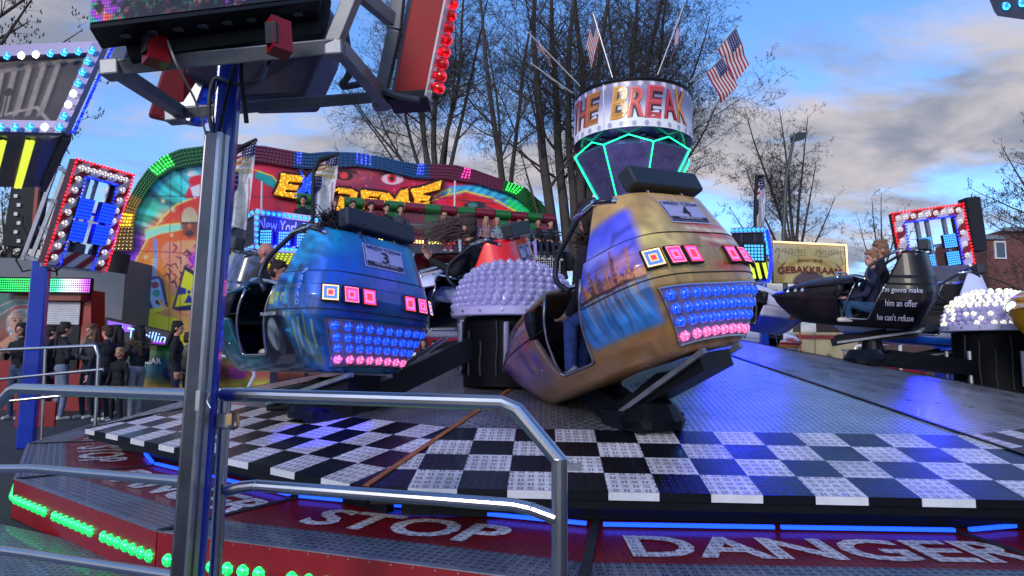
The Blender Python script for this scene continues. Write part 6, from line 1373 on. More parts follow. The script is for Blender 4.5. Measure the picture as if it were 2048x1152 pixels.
# ================================================================== RIGHT SIDE: CAKE STALL, LAMP POST, BRICK HOUSE
gs = thing('cake_stall', 'cream and gold stall with old-fashioned GEBAKKRAAM sign', 'market stall', (0, 0, 0))
Yg = 21.; gc = Canvas(0, 0, 1, 1, 150, 90, (196, 184, 152)); gc.grad([(0, 0), (1, 0), (.5, .5), (0, 1), (1, 1)], [(190, 184, 158), (196, 188, 158), (190, 170, 110), (170, 150, 100), (170, 150, 104)])
gc.ell(.48, 1.0, .40, .62, (178, 140, 66)); gc.ell(.48, 1.02, .36, .56, (206, 184, 120)); gc.ell(.48, 1.05, .24, .34, (96, 74, 84))
GD = (128, 112, 70)
for s in (-1, 1):
    for k in range(5): cxx = .5+s*(.10+.085*k); gc.line([(cxx-.03, .26), (cxx-.01, .16), (cxx+.02, .15), (cxx+.03, .22), (cxx+.01, .26)], .012, GD)
    gc.line([(.5+s*.05, .3), (.5+s*.2, .32), (.5+s*.44, .16)], .014, GD); gc.line([(.5+s*.42, .3), (.5+s*.45, .5), (.5+s*.38, .56)], .014, GD); gc.line([(.5+s*.35, .5), (.5+s*.44, .7)], .02, (120, 40, 40))
gc.line([(.02, .02), (.98, .02), (.98, 1)], .02, (110, 70, 70)); gc.line([(.33, .05), (.33, 1)], .004, (90, 80, 70)); gc.line([(.64, .05), (.64, 1)], .004, (90, 80, 70)); gc.noise(16, 6, .1)
gq = lambda u, v, w=0.: P(1545, 484, Yg).lerp(P(1692, 491, Yg+1.2), u)+(P(1548, 565, Yg)-P(1545, 484, Yg))*v+Vector((0, -1, 0))*w
gc.sheet('sign_board', lambda u, v: gq(u, v), ARTM, gs)
mb = MB(); mb.prism([gq(0, 0, -.02), gq(1, 0, -.02), gq(1, 1.0, -.02), gq(0, 1.0, -.02)], (0, -1, 0), .2); mb.build('sign_back', GREYP, gs)
mb = MB(); put_text(mb, 'GEBAKKRAAM', lambda u, v: gq(.48+u, .66-v+.25*u*u, .04), .86, .17, offset=.02); mb.build('lettering', pbr('maroon_letters', C3(120, 26, 34), .5), gs)
mb = MB(); put_text(mb, 'Anno 1830', lambda u, v: gq(.48+u, .42-v+.6*u*u, .04), .34, .07, offset=.01); mb.build('lettering', pbr('brown_letters', C3(84, 62, 40), .5), gs)
mb = MB()
for i in range(44): mb.ball(gq(.01+i/44, .0, .06), .035, 6, 4)
for i in range(20): mb.ball(gq(.99, i/20, .06), .035, 6, 4)
tag(mb.build('bulb_string', pbr('warm_bulbs', (.5, .4, .2), .4, emit=C3(255, 215, 150), es=1.3), gs), kind='stuff')
lo = Canvas(0, 0, 1, 1, 90, 30, (170, 156, 120)); lo.line([(0, .1), (1, .1)], .1, (120, 40, 44)); lo.ell(.6, .7, .07, .25, (96, 80, 56)); lo.ell(.6, .7, .04, .15, (170, 150, 110)); lo.ell(.93, .7, .05, .2, (110, 70, 60)); lo.line([(.22, 0), (.22, 1)], .03, (150, 60, 50)); lo.line([(.42, 0), (.42, 1)], .015, (100, 80, 60)); lo.noise(8, 3, .15)
za, zb_ = P(1600, 665, Yg).z, P(1600, 760, Yg).z; xa, xb_ = P(1560, 690, Yg).x, P(1706, 690, Yg).x
lo.sheet('counter_front', lambda u, v: Vector((xa+(xb_-xa)*u, Yg-.3, za+(zb_-za)*v)), ARTM, gs)
mb = MB(); mb.box(((xa+xb_)/2, Yg+.5, za/2), (xb_-xa, 1.5, za)); mb.build('stall_body', pbr('cream_panel', C3(170, 156, 120), .5, var=.2), gs)
lp = thing('street_lamp', 'slim dark street lamp with one flat head before the bare trees', 'street lamp', tuple(P(1566, 700, 26)))
o_ = lp.location; mb = MB(); a = rel(1567, 470, 26); mb.tube([Vector((a.x, 0, -o_.z)), a, rel(1572, 360, 26), rel(1583, 300, 26), rel(1590, 268, 26)], [.11, .085, .07, .06, .05], 10); mb.build('lamp_post', pbr('dark_post', (.05, .06, .06), .5), lp)
mb = MB(); mb.prism([rel(1588, 272, 26), rel(1597, 264, 26), rel(1616, 265, 26), rel(1608, 279, 26), rel(1588, 284, 26)], (0, -1, -.2), .35); h_ = mb.build('lamp_head', pbr('lamp_head_dark', (.02, .025, .03), .35, coat=.5), lp)
bh = thing('brick_house', 'flat-roofed red brick building at the right edge with a pale window', 'building', (0, 0, 0))
def brick(name, c1, c2):
    m = pbr(name, C3(*c1), .8); nt = m.node_tree; N = nt.nodes; L = nt.links; b = N['Principled BSDF']
    tc = N.new('ShaderNodeTexCoord'); br = N.new('ShaderNodeTexBrick'); br.inputs['Scale'].default_value = 4; br.inputs['Color1'].default_value = (*C3(*c1), 1); br.inputs['Color2'].default_value = (*C3(*c2), 1); br.inputs['Mortar'].default_value = (*C3(130, 110, 104), 1)
    mp = N.new('ShaderNodeMapping'); mp.inputs['Rotation'].default_value = (R(90), 0, 0); L.new(tc.outputs['Object'], mp.inputs[0]); L.new(mp.outputs[0], br.inputs['Vector']); L.new(br.outputs[0], b.inputs['Base Color']); return m
BRK = brick('red_brick', (118, 60, 54), (98, 48, 46)); Yh = 48.
def wallbox(x0, y0, x1, Y, depth, mat, name, parent, zb0=0.):
    a, b = P(x0, y0, Y), P(x1, y0, Y); mb = MB(); mb.box(((a.x+b.x)/2, Y+depth/2, (a.z+zb0)/2), (b.x-a.x, depth, a.z-zb0)); return mb.build(name, mat, parent)
wallbox(1972, 476, 2120, Yh, 9, BRK, 'wall', bh); wallbox(2007, 460, 2140, Yh+.6, 8, BRK, 'wall', bh)
wl = wallbox(1958, 484, 1973, Yh+1.5, 6, WHITEP, 'white_wing', bh)
mb = MB(); a, b = P(1970, 474, Yh-.1), P(2012, 462, Yh-.1); mb.bar(P(1968, 475, Yh-.05), P(2007, 475, Yh-.05), .3, .3); mb.bar(P(2006, 459, Yh+.4), P(2130, 459, Yh+.4), .3, .3); mb.build('roof_edge', GALV, bh)
c_ = P(2000, 500, Yh-.05); mb = MB(); mb.box(c_, (.85, .12, 1.35)); wf = mb.build('window', WHITEP, bh); mb = MB(); mb.box(c_+Vector((0, -.07, 0)), (.62, .03, 1.12)); mb.build('pane', pbr('window_glass', C3(70, 90, 110), .08, spec=.8), wf)
wallbox(1690, 590, 2100, 40, 4, brick('dark_brick', (70, 44, 44), (58, 38, 40)), 'low_brick_wall', bh)
tag(bh, None)
hd = []
# ================================================================== BARE TREES
BARK = pbr('dark_bark', (.062, .052, .048), .9, var=.4, vscale=3)
BUD = pbr('buds', (.045, .035, .025), .9)
def seg_mesh(name, P0, P1, R0, R1, mat, k=4):
    P0 = np.array(P0); P1 = np.array(P1); R0 = np.array(R0)[:, None, None]; R1 = np.array(R1)[:, None, None]; n = len(P0)
    d = P1-P0; d /= np.linalg.norm(d, axis=1)[:, None]+1e-9; ref = np.where(np.abs(d[:, 2:3]) < .9, [[0, 0, 1.]], [[1., 0, 0]]); x = np.cross(d, ref); x /= np.linalg.norm(x, axis=1)[:, None]; y = np.cross(d, x)
    an = np.arange(k)*2*math.pi/k; rg = x[:, None]*np.cos(an)[None, :, None]+y[:, None]*np.sin(an)[None, :, None]
    V = np.concatenate([P0[:, None]+rg*R0, P1[:, None]+rg*R1], 1).reshape(-1, 3)
    b = (np.arange(n)*2*k)[:, None]; j = np.arange(k)[None]; j2 = (j+1) % k
    Fc = np.stack([b+j, b+j2, b+k+j2, b+k+j], 2).reshape(-1, 4)
    me = bpy.data.meshes.new(name); me.vertices.add(len(V)); me.vertices.foreach_set('co', V.ravel()); me.loops.add(Fc.size); me.loops.foreach_set('vertex_index', Fc.ravel().astype(np.int32))
    me.polygons.add(len(Fc)); me.polygons.foreach_set('loop_start', (np.arange(len(Fc))*4).astype(np.int32)); me.update(calc_edges=True); me.materials.append(mat); me.shade_smooth(); return me
def tree(label, base, stems, seed, twig=1., buds=.3, depth=4, up=.35, group=None, spread=.75, name='bare_tree', minr=.006):
    """stems: list of (dx, dz tilt direction vector, length, radius). Grown recursively with an upward bend"""
    rnd = random.Random(seed); S = {0: ([], [], [], []), 1: ([], [], [], [])}; B0 = ([], [], [], [])
    def grow(p, d, L_, r, lev):
        n = max(3, int(L_/(.55 if lev < 2 else .28))) if lev < 3 else (4 if lev == 3 else 2); st = L_/n; q = Vector(p); dd = Vector(d).normalized(); r0 = r
        for i in range(n):
            w = (.05, .12, .2, .25, .3)[lev]
            dd = (dd+Vector((rnd.uniform(-w, w), rnd.uniform(-w, w), rnd.uniform(-w, w)+up*.10))).normalized(); q2 = q+dd*st; r1 = r*(1-.82*(i+1)/n)
            s = S[0] if lev == 0 or (lev == 1 and r1 > .03) else S[1]; s[0].append(tuple(q)); s[1].append(tuple(q2)); s[2].append(max(minr, r0)); s[3].append(max(minr*.8, r1)); q, r0 = q2, r1
            if lev < depth:
                f = (i+1)/n
                if f > (.22 if lev == 0 else .12):
                    cnt = {0: 1.3, 1: 1.6, 2: 1.7, 3: 1.3, 4: .8}[lev]*twig; c_ = int(cnt)+(rnd.random() < cnt % 1)
                    for _ in range(c_):
                        a = rnd.uniform(0, 2*math.pi); o = dd.orthogonal().normalized(); o.rotate(Matrix.Rotation(a, 3, dd)); nd = dd*(1-spread*.55)+o*spread
                        ln = L_*(1-f*.45)*rnd.uniform(.32, .62) if lev else max(L_*(1.1-f), L_*.3)*rnd.uniform(.28, .52)
                        if ln > .12: grow(q, nd, ln, max(minr, r0*rnd.uniform(.25, .45)), lev+1)
        if rnd.random() < buds*1.5 or lev >= depth:
            for _ in range(2 if rnd.random() < buds else 0):
                e = Vector((rnd.uniform(-.06, .06), rnd.uniform(-.06, .06), rnd.uniform(-.05, .08))); B0[0].append(tuple(q+e)); B0[1].append(tuple(q+e+Vector((rnd.uniform(-.03, .03), 0, .07)))); B0[2].append(.022); B0[3].append(.004)
    base = Vector(base); t = thing(name, label, 'tree', tuple(base), group=group)
    for (off, d, L_, r) in stems: grow(Vector(off), Vector(d), L_, r*.68, 0)
    link('trunk', seg_mesh('trunk', *S[0], BARK, 7), t)
    cr = link('crown', seg_mesh('crown', *S[1], BARK, 3), t)
    if B0[0]: tag(link('buds', seg_mesh('buds', *B0, BUD, 3), cr), kind='stuff')
    return t
def at_base(x, Y): v = P(x, 700, Y); return Vector((v.x, v.y, 0))
T = [((0, 0, 0), (0, 0, 1), 3, .5)]
def stems_px(x0, Y, tips, yb=720):
    """limbs from a shared root at pixel column x0 to pixel tips (x, y, root height fraction, radius)"""
    b = at_base(x0, Y); out = []
    for (x, y, sx, sy, r, dy) in tips:
        s = P(sx, sy, Y)-b; e = P(x, y, Y+dy)-b; out.append((tuple(s), tuple(e-s), (e-s).length, r))
    return b, out
b, st = stems_px(880, 31, [(872, 352, 882, 700, .62, 0), (760, -60, 868, 420, .20, 0), (700, 60, 862, 400, .16, 1), (640, 200, 860, 380, .12, -1), (690, 230, 858, 390, .12, 1), (795, -110, 866, 380, .22, 0), (858, -120, 872, 380, .24, 1), (905, -120, 880, 370, .20, 0), (960, -60, 890, 390, .18, 0), (930, 60, 880, 420, .14, 2), (670, 150, 850, 420, .11, 0)])
tree('large many-stemmed bare tree rising behind the arch left of centre', b, st, 11, twig=1.0, depth=4, buds=.05)
b, st = stems_px(1010, 29, [(1005, 330, 1012, 720, .34, 0), (1000, -120, 1012, 470, .26, 0), (1060, -120, 1016, 440, .18, 0), (960, 20, 1010, 420, .14, 0)])
tree('slender bare tree between the two big many-stemmed ones', b, st, 12, twig=.75, depth=4, buds=.05)
b, st = stems_px(1150, 24, [(1155, 520, 1150, 720, .55, 0), (1010, -140, 1125, 560, .34, 0), (1090, -140, 1140, 540, .32, 1), (1150, -140, 1150, 520, .26, 0), (1215, -140, 1160, 500, .32, 0), (1290, -120, 1165, 540, .26, 1), (1070, 330, 1120, 560, .16, 0), (1020, 300, 1100, 500, .12, 0), (1240, 150, 1160, 470, .15, -1)])
tree('very large dark bare tree directly left of the drum tower', b, st, 13, twig=.92, depth=4, buds=.05)
b, st = stems_px(1235, 32, [(1240, 420, 1240, 720, .5, 0), (1300, -120, 1240, 480, .3, 0), (1350, -120, 1245, 440, .28, 1), (1420, -80, 1250, 460, .26, 0), (1465, 60, 1262, 440, .2, 0), (1480, 220, 1265, 450, .16, 0), (1235, -120, 1238, 430, .22, 0), (1180, 120, 1232, 440, .16, 1), (1440, 330, 1270, 470, .14, 0)])
tree('broad bare tree behind the drum with fine budding twigs to its right', b, st, 14, twig=1.0, depth=4, buds=.2)
b, st = stems_px(1590, 38, [(1590, 480, 1592, 720, .4, 0), (1500, 205, 1586, 520, .17, 0), (1560, 220, 1590, 500, .17, 0), (1610, 240, 1592, 500, .15, 0), (1655, 330, 1594, 520, .14, 0), (1690, 400, 1600, 540, .12, 0), (1480, 330, 1580, 540, .13, 0), (1440, 430, 1575, 560, .12, 0), (1545, 330, 1588, 520, .12, 1)])
tree('round bare tree behind the street lamp', b, st, 15, twig=1.2, depth=4, buds=.4)
b, st = stems_px(1765, 40, [(1762, 480, 1766, 720, .28, 0), (1735, 395, 1760, 540, .10, 0), (1765, 390, 1764, 520, .10, 0), (1810, 415, 1768, 540, .09, 0), (1700, 440, 1756, 560, .08, 0), (1835, 450, 1775, 560, .08, 0)])
tree('small bare tree left of the lit lamp frame', b, st, 16, twig=1.35, depth=4, buds=.3)
b, st = stems_px(2130, 26, [(2090, 280, 2120, 720, .3, 0), (1985, 300, 2101, 440, .09, 0), (1935, 375, 2102, 450, .07, 0), (1950, 430, 2104, 480, .06, 0), (2040, 240, 2098, 400, .09, 0), (2000, 350, 2100, 420, .06, 0)])
tree('bare branches of a tree reaching in from the right edge', b, st, 17, twig=1.35, depth=4, buds=.5, up=.1)
b, st = stems_px(-60, 14, [(-40, -60, -60, 720, .22, 0), (90, -20, -46, 160, .08, 0), (160, 60, -47, 200, .07, 0), (200, 175, -48, 240, .05, .3), (60, 40, -44, 100, .07, 0), (130, -60, -43, 60, .07, 0), (170, 235, -50, 330, .04, 0)])
tree('budding tree branches overhanging from the top left corner', b, st, 18, twig=1.25, depth=3, buds=1.2, up=.05, minr=.004)
b, st = stems_px(20, 27, [(20, 440, 20, 720, .25, 0), (-20, 390, 18, 560, .1, 0), (30, 380, 20, 540, .1, 0), (80, 400, 25, 560, .1, 0), (140, 470, 30, 580, .08, 0), (0, 430, 18, 580, .08, 0)])
tree('dense twiggy tree low behind the left lamp frame', b, st, 19, twig=1.4, depth=3, buds=.8)
b, st = stems_px(1320, 34, [(1370, 560, 1320, 720, .3, 0), (1300, 400, 1325, 620, .14, 0), (1380, 400, 1335, 600, .14, 0), (1430, 440, 1345, 600, .13, 0), (1470, 500, 1350, 620, .12, 0), (1250, 450, 1310, 620, .12, 0)])
tree('lower thicket-like bare tree behind the tower base', b, st, 20, twig=1.4, depth=3, buds=.5)
# background hedge strip closing the horizon between the stalls
for i, (x0, x1, yt, Y, lab) in enumerate(((1380, 1560, 600, 44, 'dark evergreen hedge behind the gold car'), (1690, 1990, 560, 46, 'dark evergreen hedge behind the black ride car'), (-100, 60, 470, 40, 'dark shrubbery at the far left edge'), (1000, 1230, 560, 40, 'dark evergreen hedge behind the red seat back'))):
    rnd = random.Random(i+40); b = at_base((x0+x1)/2, Y); w_ = (P(x1, 600, Y)-P(x0, 600, Y)).x; h_ = P(x0, yt, Y).z; mb = MB()
    for k in range(2600):
        u = rnd.uniform(-.5, .5); hh = h_*(.75+.35*math.sin(u*9+i)*.4+.12*math.sin(u*31)); c_ = Vector((u*w_, rnd.uniform(-1.2, 1.2), rnd.random()**.7*hh)); n_ = Vector((rnd.uniform(-1, 1), rnd.uniform(-1, 1), rnd.uniform(-1, 1))).normalized(); a = n_.orthogonal()*rnd.uniform(.12, .3); bb = n_.cross(a)*rnd.uniform(.5, 1)
        mb.add([c_-a, c_-bb*.6, c_+a, c_+bb*.6], [(0, 1, 2, 3)])
    h = thing('hedge', lab, 'hedge', tuple(b)); mb.build('foliage', pbr('dark_foliage', (.022, .03, .02), .9, var=.5, vscale=2), h)
    tr = MB(); 
    for k in range(14): tr.tube([(((k+.5)/14-.5)*w_, 0, 0), (((k+.5)/14-.5)*w_+.1, 0, h_*.6)], .06, 5)
    tag(tr.build('stems', BARK, h), kind='stuff')
# ================================================================== PEOPLE
SKIN = pbr('skin', C3(196, 140, 122), .5, var=.06, vscale=30); EYE = pbr('dark_eye', (.015, .012, .012), .3); LIP = pbr('lips', C3(150, 74, 76), .5)
def cloth(r, g, b): return pbr('cloth_%d_%d_%d' % (r, g, b), C3(r+8, g+8, b+8), .85, var=.45, vscale=9, bump=1.)
def vox(name, prims, voxel, mats, parent, smooth=2):
    mb = MB()
    for p in prims:
        if p[0] == 'c':
            _, a, b, ra, rb, m = p; a, b = Vector(a), Vector(b); mb.tube([a, b], [ra, rb], 10); mb.ball(a, ra, 10, 6); mb.ball(b, rb, 10, 6)
        else:
            _, c, rad, rot, m = p; mb.ball(c, rad, 12, 8, rot=rot)
    me = mb.mesh('tmp', []); o = bpy.data.objects.new('tmp', me); COL.objects.link(o)
    bmx = bmesh.new(); bmx.from_mesh(me); bmesh.ops.recalc_face_normals(bmx, faces=bmx.faces); bmx.to_mesh(me); bmx.free()
    r = o.modifiers.new('r', 'REMESH'); r.mode = 'VOXEL'; r.voxel_size = voxel; s = o.modifiers.new('s', 'SMOOTH'); s.iterations = smooth; s.factor = .5
    dg = bpy.context.evaluated_depsgraph_get(); dg.update(); out = bpy.data.meshes.new_from_object(o.evaluated_get(dg)); bpy.data.objects.remove(o)
    out.name = name; out.materials.clear()
    for m in mats: out.materials.append(m)
    n = len(out.polygons); co = np.empty(n*3); out.polygons.foreach_get('center', co); co = co.reshape(-1, 3); best = np.full(n, 1e9); mi = np.zeros(n, np.int32)
    for p in prims:
        if p[0] == 'c':
            a, b = np.array(p[1]), np.array(p[2]); d = b-a; t = np.clip(((co-a)@d)/(d@d+1e-9), 0, 1); q = a+t[:, None]*d; r_ = p[3]+(p[4]-p[3])*t; ds = np.linalg.norm(co-q, axis=1)-r_; m = p[5]
        else:
            c = co-np.array(p[1]); rad = p[2] if isinstance(p[2], (tuple, list)) else (p[2],)*3
            if p[3] is not None: c = c@np.array(p[3])
            k = np.linalg.norm(c/np.array(rad), axis=1); ds = (k-1)*min(rad); m = p[4]
        ds = ds+(-.006 if m in (1, 2, 3) else 0); w = ds < best; best[w] = ds[w]; mi[w] = m
    out.polygons.foreach_set('material_index', mi); out.shade_smooth(); return link(name, out, parent)
def V(*a): return Vector(a)
def hand(prims, wr, d, side, up, m=0, k=1., bend=.5):
    """palm, four curled fingers and a side thumb, wr wrist, d pointing direction, side thumb direction"""
    d = Vector(d).normalized(); s = (Vector(side)-d*Vector(side).dot(d)).normalized(); u = d.cross(s).normalized()
    R3 = Matrix((s, d, u)).transposed(); prims.append(('e', tuple(wr+d*.045*k), (.042*k, .052*k, .020*k), R3, m))
    for i, ln in enumerate((.038, .045, .042, .032)):
        b = wr+d*.085*k+s*(.028-.019*i)*k; q1 = b+(d*math.cos(bend*.6)-u*math.sin(bend*.6))*ln*k; q2 = q1+(d*math.cos(bend*1.7)-u*math.sin(bend*1.7))*ln*.85*k
        prims.append(('c', tuple(b-d*.02*k), tuple(q1), .0105*k, .0098*k, m)); prims.append(('c', tuple(q1), tuple(q2), .0098*k, .0085*k, m))
    b = wr+d*.03*k+s*.036*k; q1 = b+(d*.6+s*.7-u*.2).normalized()*.036*k; q2 = q1+(d*.9+s*.2-u*.3).normalized()*.03*k
    prims += [('c', tuple(b), tuple(q1), .0125*k, .0115*k, m), ('c', tuple(q1), tuple(q2), .0115*k, .0095*k, m)]
HAIRS = {}
def person(label, loc, face, h=1.75, pose='stand', top=(18, 20, 32), legs=(24, 30, 52), shoes=(190, 186, 184), hair=(40, 28, 24), hs='short', look=0., nod=0., arms='down', hood=None, fur=None, voxel=.013, lean=0., female=False, bald=False, skin=None, group=None, long_coat=0., roll=None, build=1., eyes=True, sit_h=.45, matrix=None, legbend=None, armpts=None):
    k = h/1.75; t = thing('person', label, 'person', tuple(loc), (0, 0, R(face)), group=group)
    if matrix is not None: t.matrix_world = matrix
    pr = []; SK_, TP, LG, SHO, EY, LP = 0, 1, 2, 3, 4, 5
    if pose == 'stand': pel = V(0, 0, .92)*k
    else: pel = V(0, 0, sit_h)
    ln = Euler((R(-lean), 0, 0)).to_matrix()
    def up(v): return pel+ln @ (Vector(v)*k)
    ch = up((0, 0, .40)); nk = up((0, -.01, .56)); sh = .165 if female else .185
    pr += [('e', tuple(up((0, 0, .02))), (.165*k*build, .12*k*build, .13*k), ln, LG if long_coat <= 0 else TP), ('e', tuple(up((0, 0, .20))), (.150*k*build, .115*k*build, .20*k), ln, TP), ('e', tuple(up((0, .005, .38))), (.175*k*build, .125*k*build, .17*k), ln, TP)]
    if long_coat > 0: pr.append(('c', tuple(up((0, 0, .1))), tuple(up((0, 0, -long_coat))), .155*k, .165*k, TP))
    if fur: pr.append(('e', tuple(up((0, -.05, .53))), (.15*k, .12*k, .07*k), ln, TP))
    pr.append(('c', tuple(up((-.10, 0, .49))), tuple(up((.10, 0, .49))), .062*k, .062*k, TP)); pr.append(('c', tuple(up((0, -.01, .5))), tuple(up((0, .0, .64))), .056*k, .05*k, SK_))
    pr.append(('c', tuple(up((0, -.01, .50))), tuple(up((0, -.005, .565))), .07*k, .062*k, TP))
    hk = k if h > 1.3 else k*1.22
    hc = up((0, .015, .64))+Vector((0, 0, .105*hk)); HM = Euler((R(-nod), 0, R(look))).to_matrix()
    def hd_(v): return hc+HM @ (Vector(v)*hk)
    pr += [('e', tuple(hd_((0, -.01, .022))), (.078*hk, .097*hk, .098*hk), HM, SK_), ('e', tuple(hd_((0, .028, -.048))), (.055*hk, .062*hk, .066*hk), HM, SK_), ('e', tuple(hd_((0, .062, -.088))), (.026*hk, .024*hk, .02*hk), HM, SK_),
           ('c', tuple(hd_((0, .082, .012))), tuple(hd_((0, .106, -.022))), .010*hk, .015*hk, SK_), ('e', tuple(hd_((-.080, -.012, -.01))), (.012*hk, .02*hk, .032*hk), HM, SK_), ('e', tuple(hd_((.080, -.012, -.01))), (.012*hk, .02*hk, .032*hk), HM, SK_)]
    if eyes:
        for s in (-1, 1): pr.append(('e', tuple(hd_((s*.031, .079, .006))), (.012*hk, .011*hk, .0065*hk), HM, EY)); pr.append(('c', tuple(hd_((s*.018, .088, .030))), tuple(hd_((s*.046, .076, .030))), .004*hk, .003*hk, EY))
        pr.append(('c', tuple(hd_((-.020, .083, -.056))), tuple(hd_((.020, .083, -.056))), .0075*hk, .0075*hk, LP))
    # legs
    for s in (-1, 1):
        hp = up((s*.085, 0, .0)) if pose == 'stand' else pel+V(s*.09*k, .02, .0)
        if pose == 'stand': kn = V(s*.095*k, .03*k, .50*k)+V(0, s*.02, 0); an = V(s*.10*k, -.02*k+s*.03, .09*k)
        elif legbend: kn = pel+Vector(legbend[0])*k+V(s*.11*k, 0, 0); an = pel+Vector(legbend[1])*k+V(s*.10*k, s*.04, 0)
        else: kn = pel+V(s*.10*k, .42*k, .06*k); an = pel+V(s*.10*k, .50*k, -.36*k)
        pr += [('c', tuple(hp), tuple(kn), .088*k*build, .062*k, LG), ('c', tuple(kn), tuple(an), .060*k, .046*k, LG)]
        pr += [('c', tuple(an+V(0, -.03, -.045)*k), tuple(an+V(0, .13, -.055)*k), .042*k, .036*k, SHO)]
        # arms
        so = up((s*sh, 0, .47))
        if armpts: el, wr, hdv = [Vector(a) for a in armpts[0 if s < 0 else 1]]; el = pel+el*k; wr = pel+wr*k; sd = V(-s, 0, .5)
        elif arms == 'down': el = up((s*(sh+.07), -.02, .20)); wr = up((s*(sh+.09), .06, -.04)); hdv = V(0, .1, -1); sd = V(-s*.2, 1, 0)
        elif arms == 'front': el = up((s*(sh+.08), .02, .22)); wr = up((s*.07, .24, .22)); hdv = V(-s*.8, .5, .1); sd = V(0, 0, 1)
        elif arms == 'phone': el = up((s*(sh+.06), .05, .22)); wr = up((s*.05, .26, .30)); hdv = V(-s*.3, .6, .5); sd = V(-s, 0, .4)
        elif arms == 'bar': el = up((s*(sh+.05), .12, .22)); wr = up((s*.16, .36, .16)); hdv = V(0, 1, -.2); sd = V(-s, 0, 0)
        pr += [('c', tuple(so), tuple(el), .058*k*build, .047*k, TP), ('c', tuple(el), tuple(wr-(wr-el).normalized()*.02), .046*k, .036*k, TP)]; pr.append(('c', tuple(wr-(wr-el).normalized()*.03), tuple(wr), .026*k, .025*k, SK_)); hand(pr, wr, hdv, sd, None, SK_, k*1.05)
    skm = SKIN if skin is None else pbr('skin_%d_%d_%d' % skin, C3(*skin), .5, var=.06, vscale=30)
    body = vox('body', pr, voxel, [skm, cloth(*top), cloth(*legs), cloth(*shoes), EYE, LIP], t)
    hm = pbr('hair_%d_%d_%d' % hair, C3(*hair), .75, var=.4, vscale=45, bump=.4)
    if not bald:
        hp_ = [('e', tuple(hd_((0, -.022, .040))), (.090*hk, .102*hk, .094*hk), HM, 0), ('e', tuple(hd_((0, -.052, -.02))), (.082*hk, .07*hk, .085*hk), HM, 0)]
        for i in range(9): a = i*.7; hp_.append(('e', tuple(hd_((.05*math.cos(a), -.02+.055*math.sin(a), .115))), (.032*hk, .036*hk, .03*hk), HM, 0))
        for i in range(5): hp_.append(('e', tuple(hd_(((i-2)*.028, .062-.006*abs(i-2), .082))), (.02*hk, .024*hk, .022*hk), HM, 0))
        if hs == 'long':
            for s in (-1, 1): hp_.append(('c', tuple(hd_((s*.075, -.03, .02))), tuple(up((s*.11, .03, .34))), .034*hk, .026*k, 0))
            hp_.append(('c', tuple(hd_((0, -.08, .0))), tuple(up((0, -.11, .30))), .078*hk, .06*k, 0))
        if hs == 'tail':
            hp_ += [('e', tuple(hd_((0, -.115, .03))), (.035*hk,)*3, None, 0), ('c', tuple(hd_((0, -.12, .02))), tuple(up((0, -.15, .22))), .034*hk, .015*k, 0)]
        if hs != 'none': vox('hair', hp_, max(.009, voxel*.8), [hm], t, 1)
    if hood:
        hp_ = [('e', tuple(hd_((0, -.045, .03))), (.112*hk, .108*hk, .118*hk), HM, 0), ('e', tuple(hd_((0, -.06, -.08))), (.10*hk, .09*hk, .08*hk), HM, 0)]
        for i in range(14): a = i/13*math.pi*1.5-math.pi*.25; hp_.append(('e', tuple(hd_((.098*math.cos(a), .03, .02+.108*math.sin(a)))), (.02*hk,)*3, None, 0))
        vox('hood', hp_, voxel, [cloth(*hood)], t, 2)
    if fur:
        rnd = random.Random(3); mb = MB(); fc = [up((.17*math.cos(a)*k, -.04+.10*math.sin(a), .53+.05*math.cos(a*2))) for a in [i/26*2*math.pi for i in range(26)]]
        for c_ in fc:
            for _ in range(26):
                n_ = V(rnd.gauss(0, 1), rnd.gauss(0, 1), rnd.gauss(0, 1)).normalized(); mb.bar(c_, c_+n_*rnd.uniform(.05, .10), .006, .004)
        mb.build('fur_trim', pbr('fur_%d_%d_%d' % fur, C3(*fur), .9, var=.3), t)
    return t
def gpt(x, Y): v = P(x, 760, Y); return (v.x, v.y, 0)
NV, DK = (16, 19, 30), (12, 13, 20)
Yc_ = 13.3
person('tall young man in black jacket and dark jeans, standing beside the blue post', gpt(348, Yc_), -70, 1.92, top=(10, 12, 20), legs=(20, 28, 52), hair=(34, 22, 20), look=-10, voxel=.012)
person('woman with a fur-collared puffer jacket and light grey trousers holding a red box', gpt(272, 13.0), 62, 1.82, top=(32, 30, 44), legs=(150, 152, 165), hair=(22, 16, 18), hs='long', arms='phone', fur=(120, 100, 84), female=True, voxel=.012)
person('small fair-haired child in a black jacket among the crowd', gpt(236, 12.6), 168, 1.38, top=(10, 11, 18), legs=DK, hair=(170, 140, 96), voxel=.011)
person('boy with short brown hair seen from behind, in a dark blue jacket', gpt(208, 12.7), 60, 1.80, top=(20, 24, 40), legs=(18, 24, 42), hair=(70, 46, 34), voxel=.012, look=20)
person('young woman with long light brown hair and folded arms in a grey jacket', gpt(176, 13.2), 150, 1.84, top=(58, 56, 62), legs=(22, 32, 56), hair=(112, 78, 56), hs='long', arms='front', female=True, voxel=.012, look=15)
person('girl in a dark cap and ponytail seen from behind in pale jeans', gpt(122, 12.9), -40, 1.86, top=(20, 20, 34), legs=(112, 124, 150), hair=(50, 36, 34), hs='tail', arms='front', hood=None, female=True, voxel=.012)
person('hooded person in black holding a phone at the far left', gpt(36, 12.9), 172, 1.84, top=(12, 14, 24), legs=(44, 62, 96), hair=(24, 20, 22), arms='phone', hood=(10, 12, 20), voxel=.012)
person('person with dark hair half hidden by the left blue post', gpt(62, 13.6), 150, 1.82, top=(10, 12, 18), legs=DK, hair=(60, 42, 36), hs='long', voxel=.014)
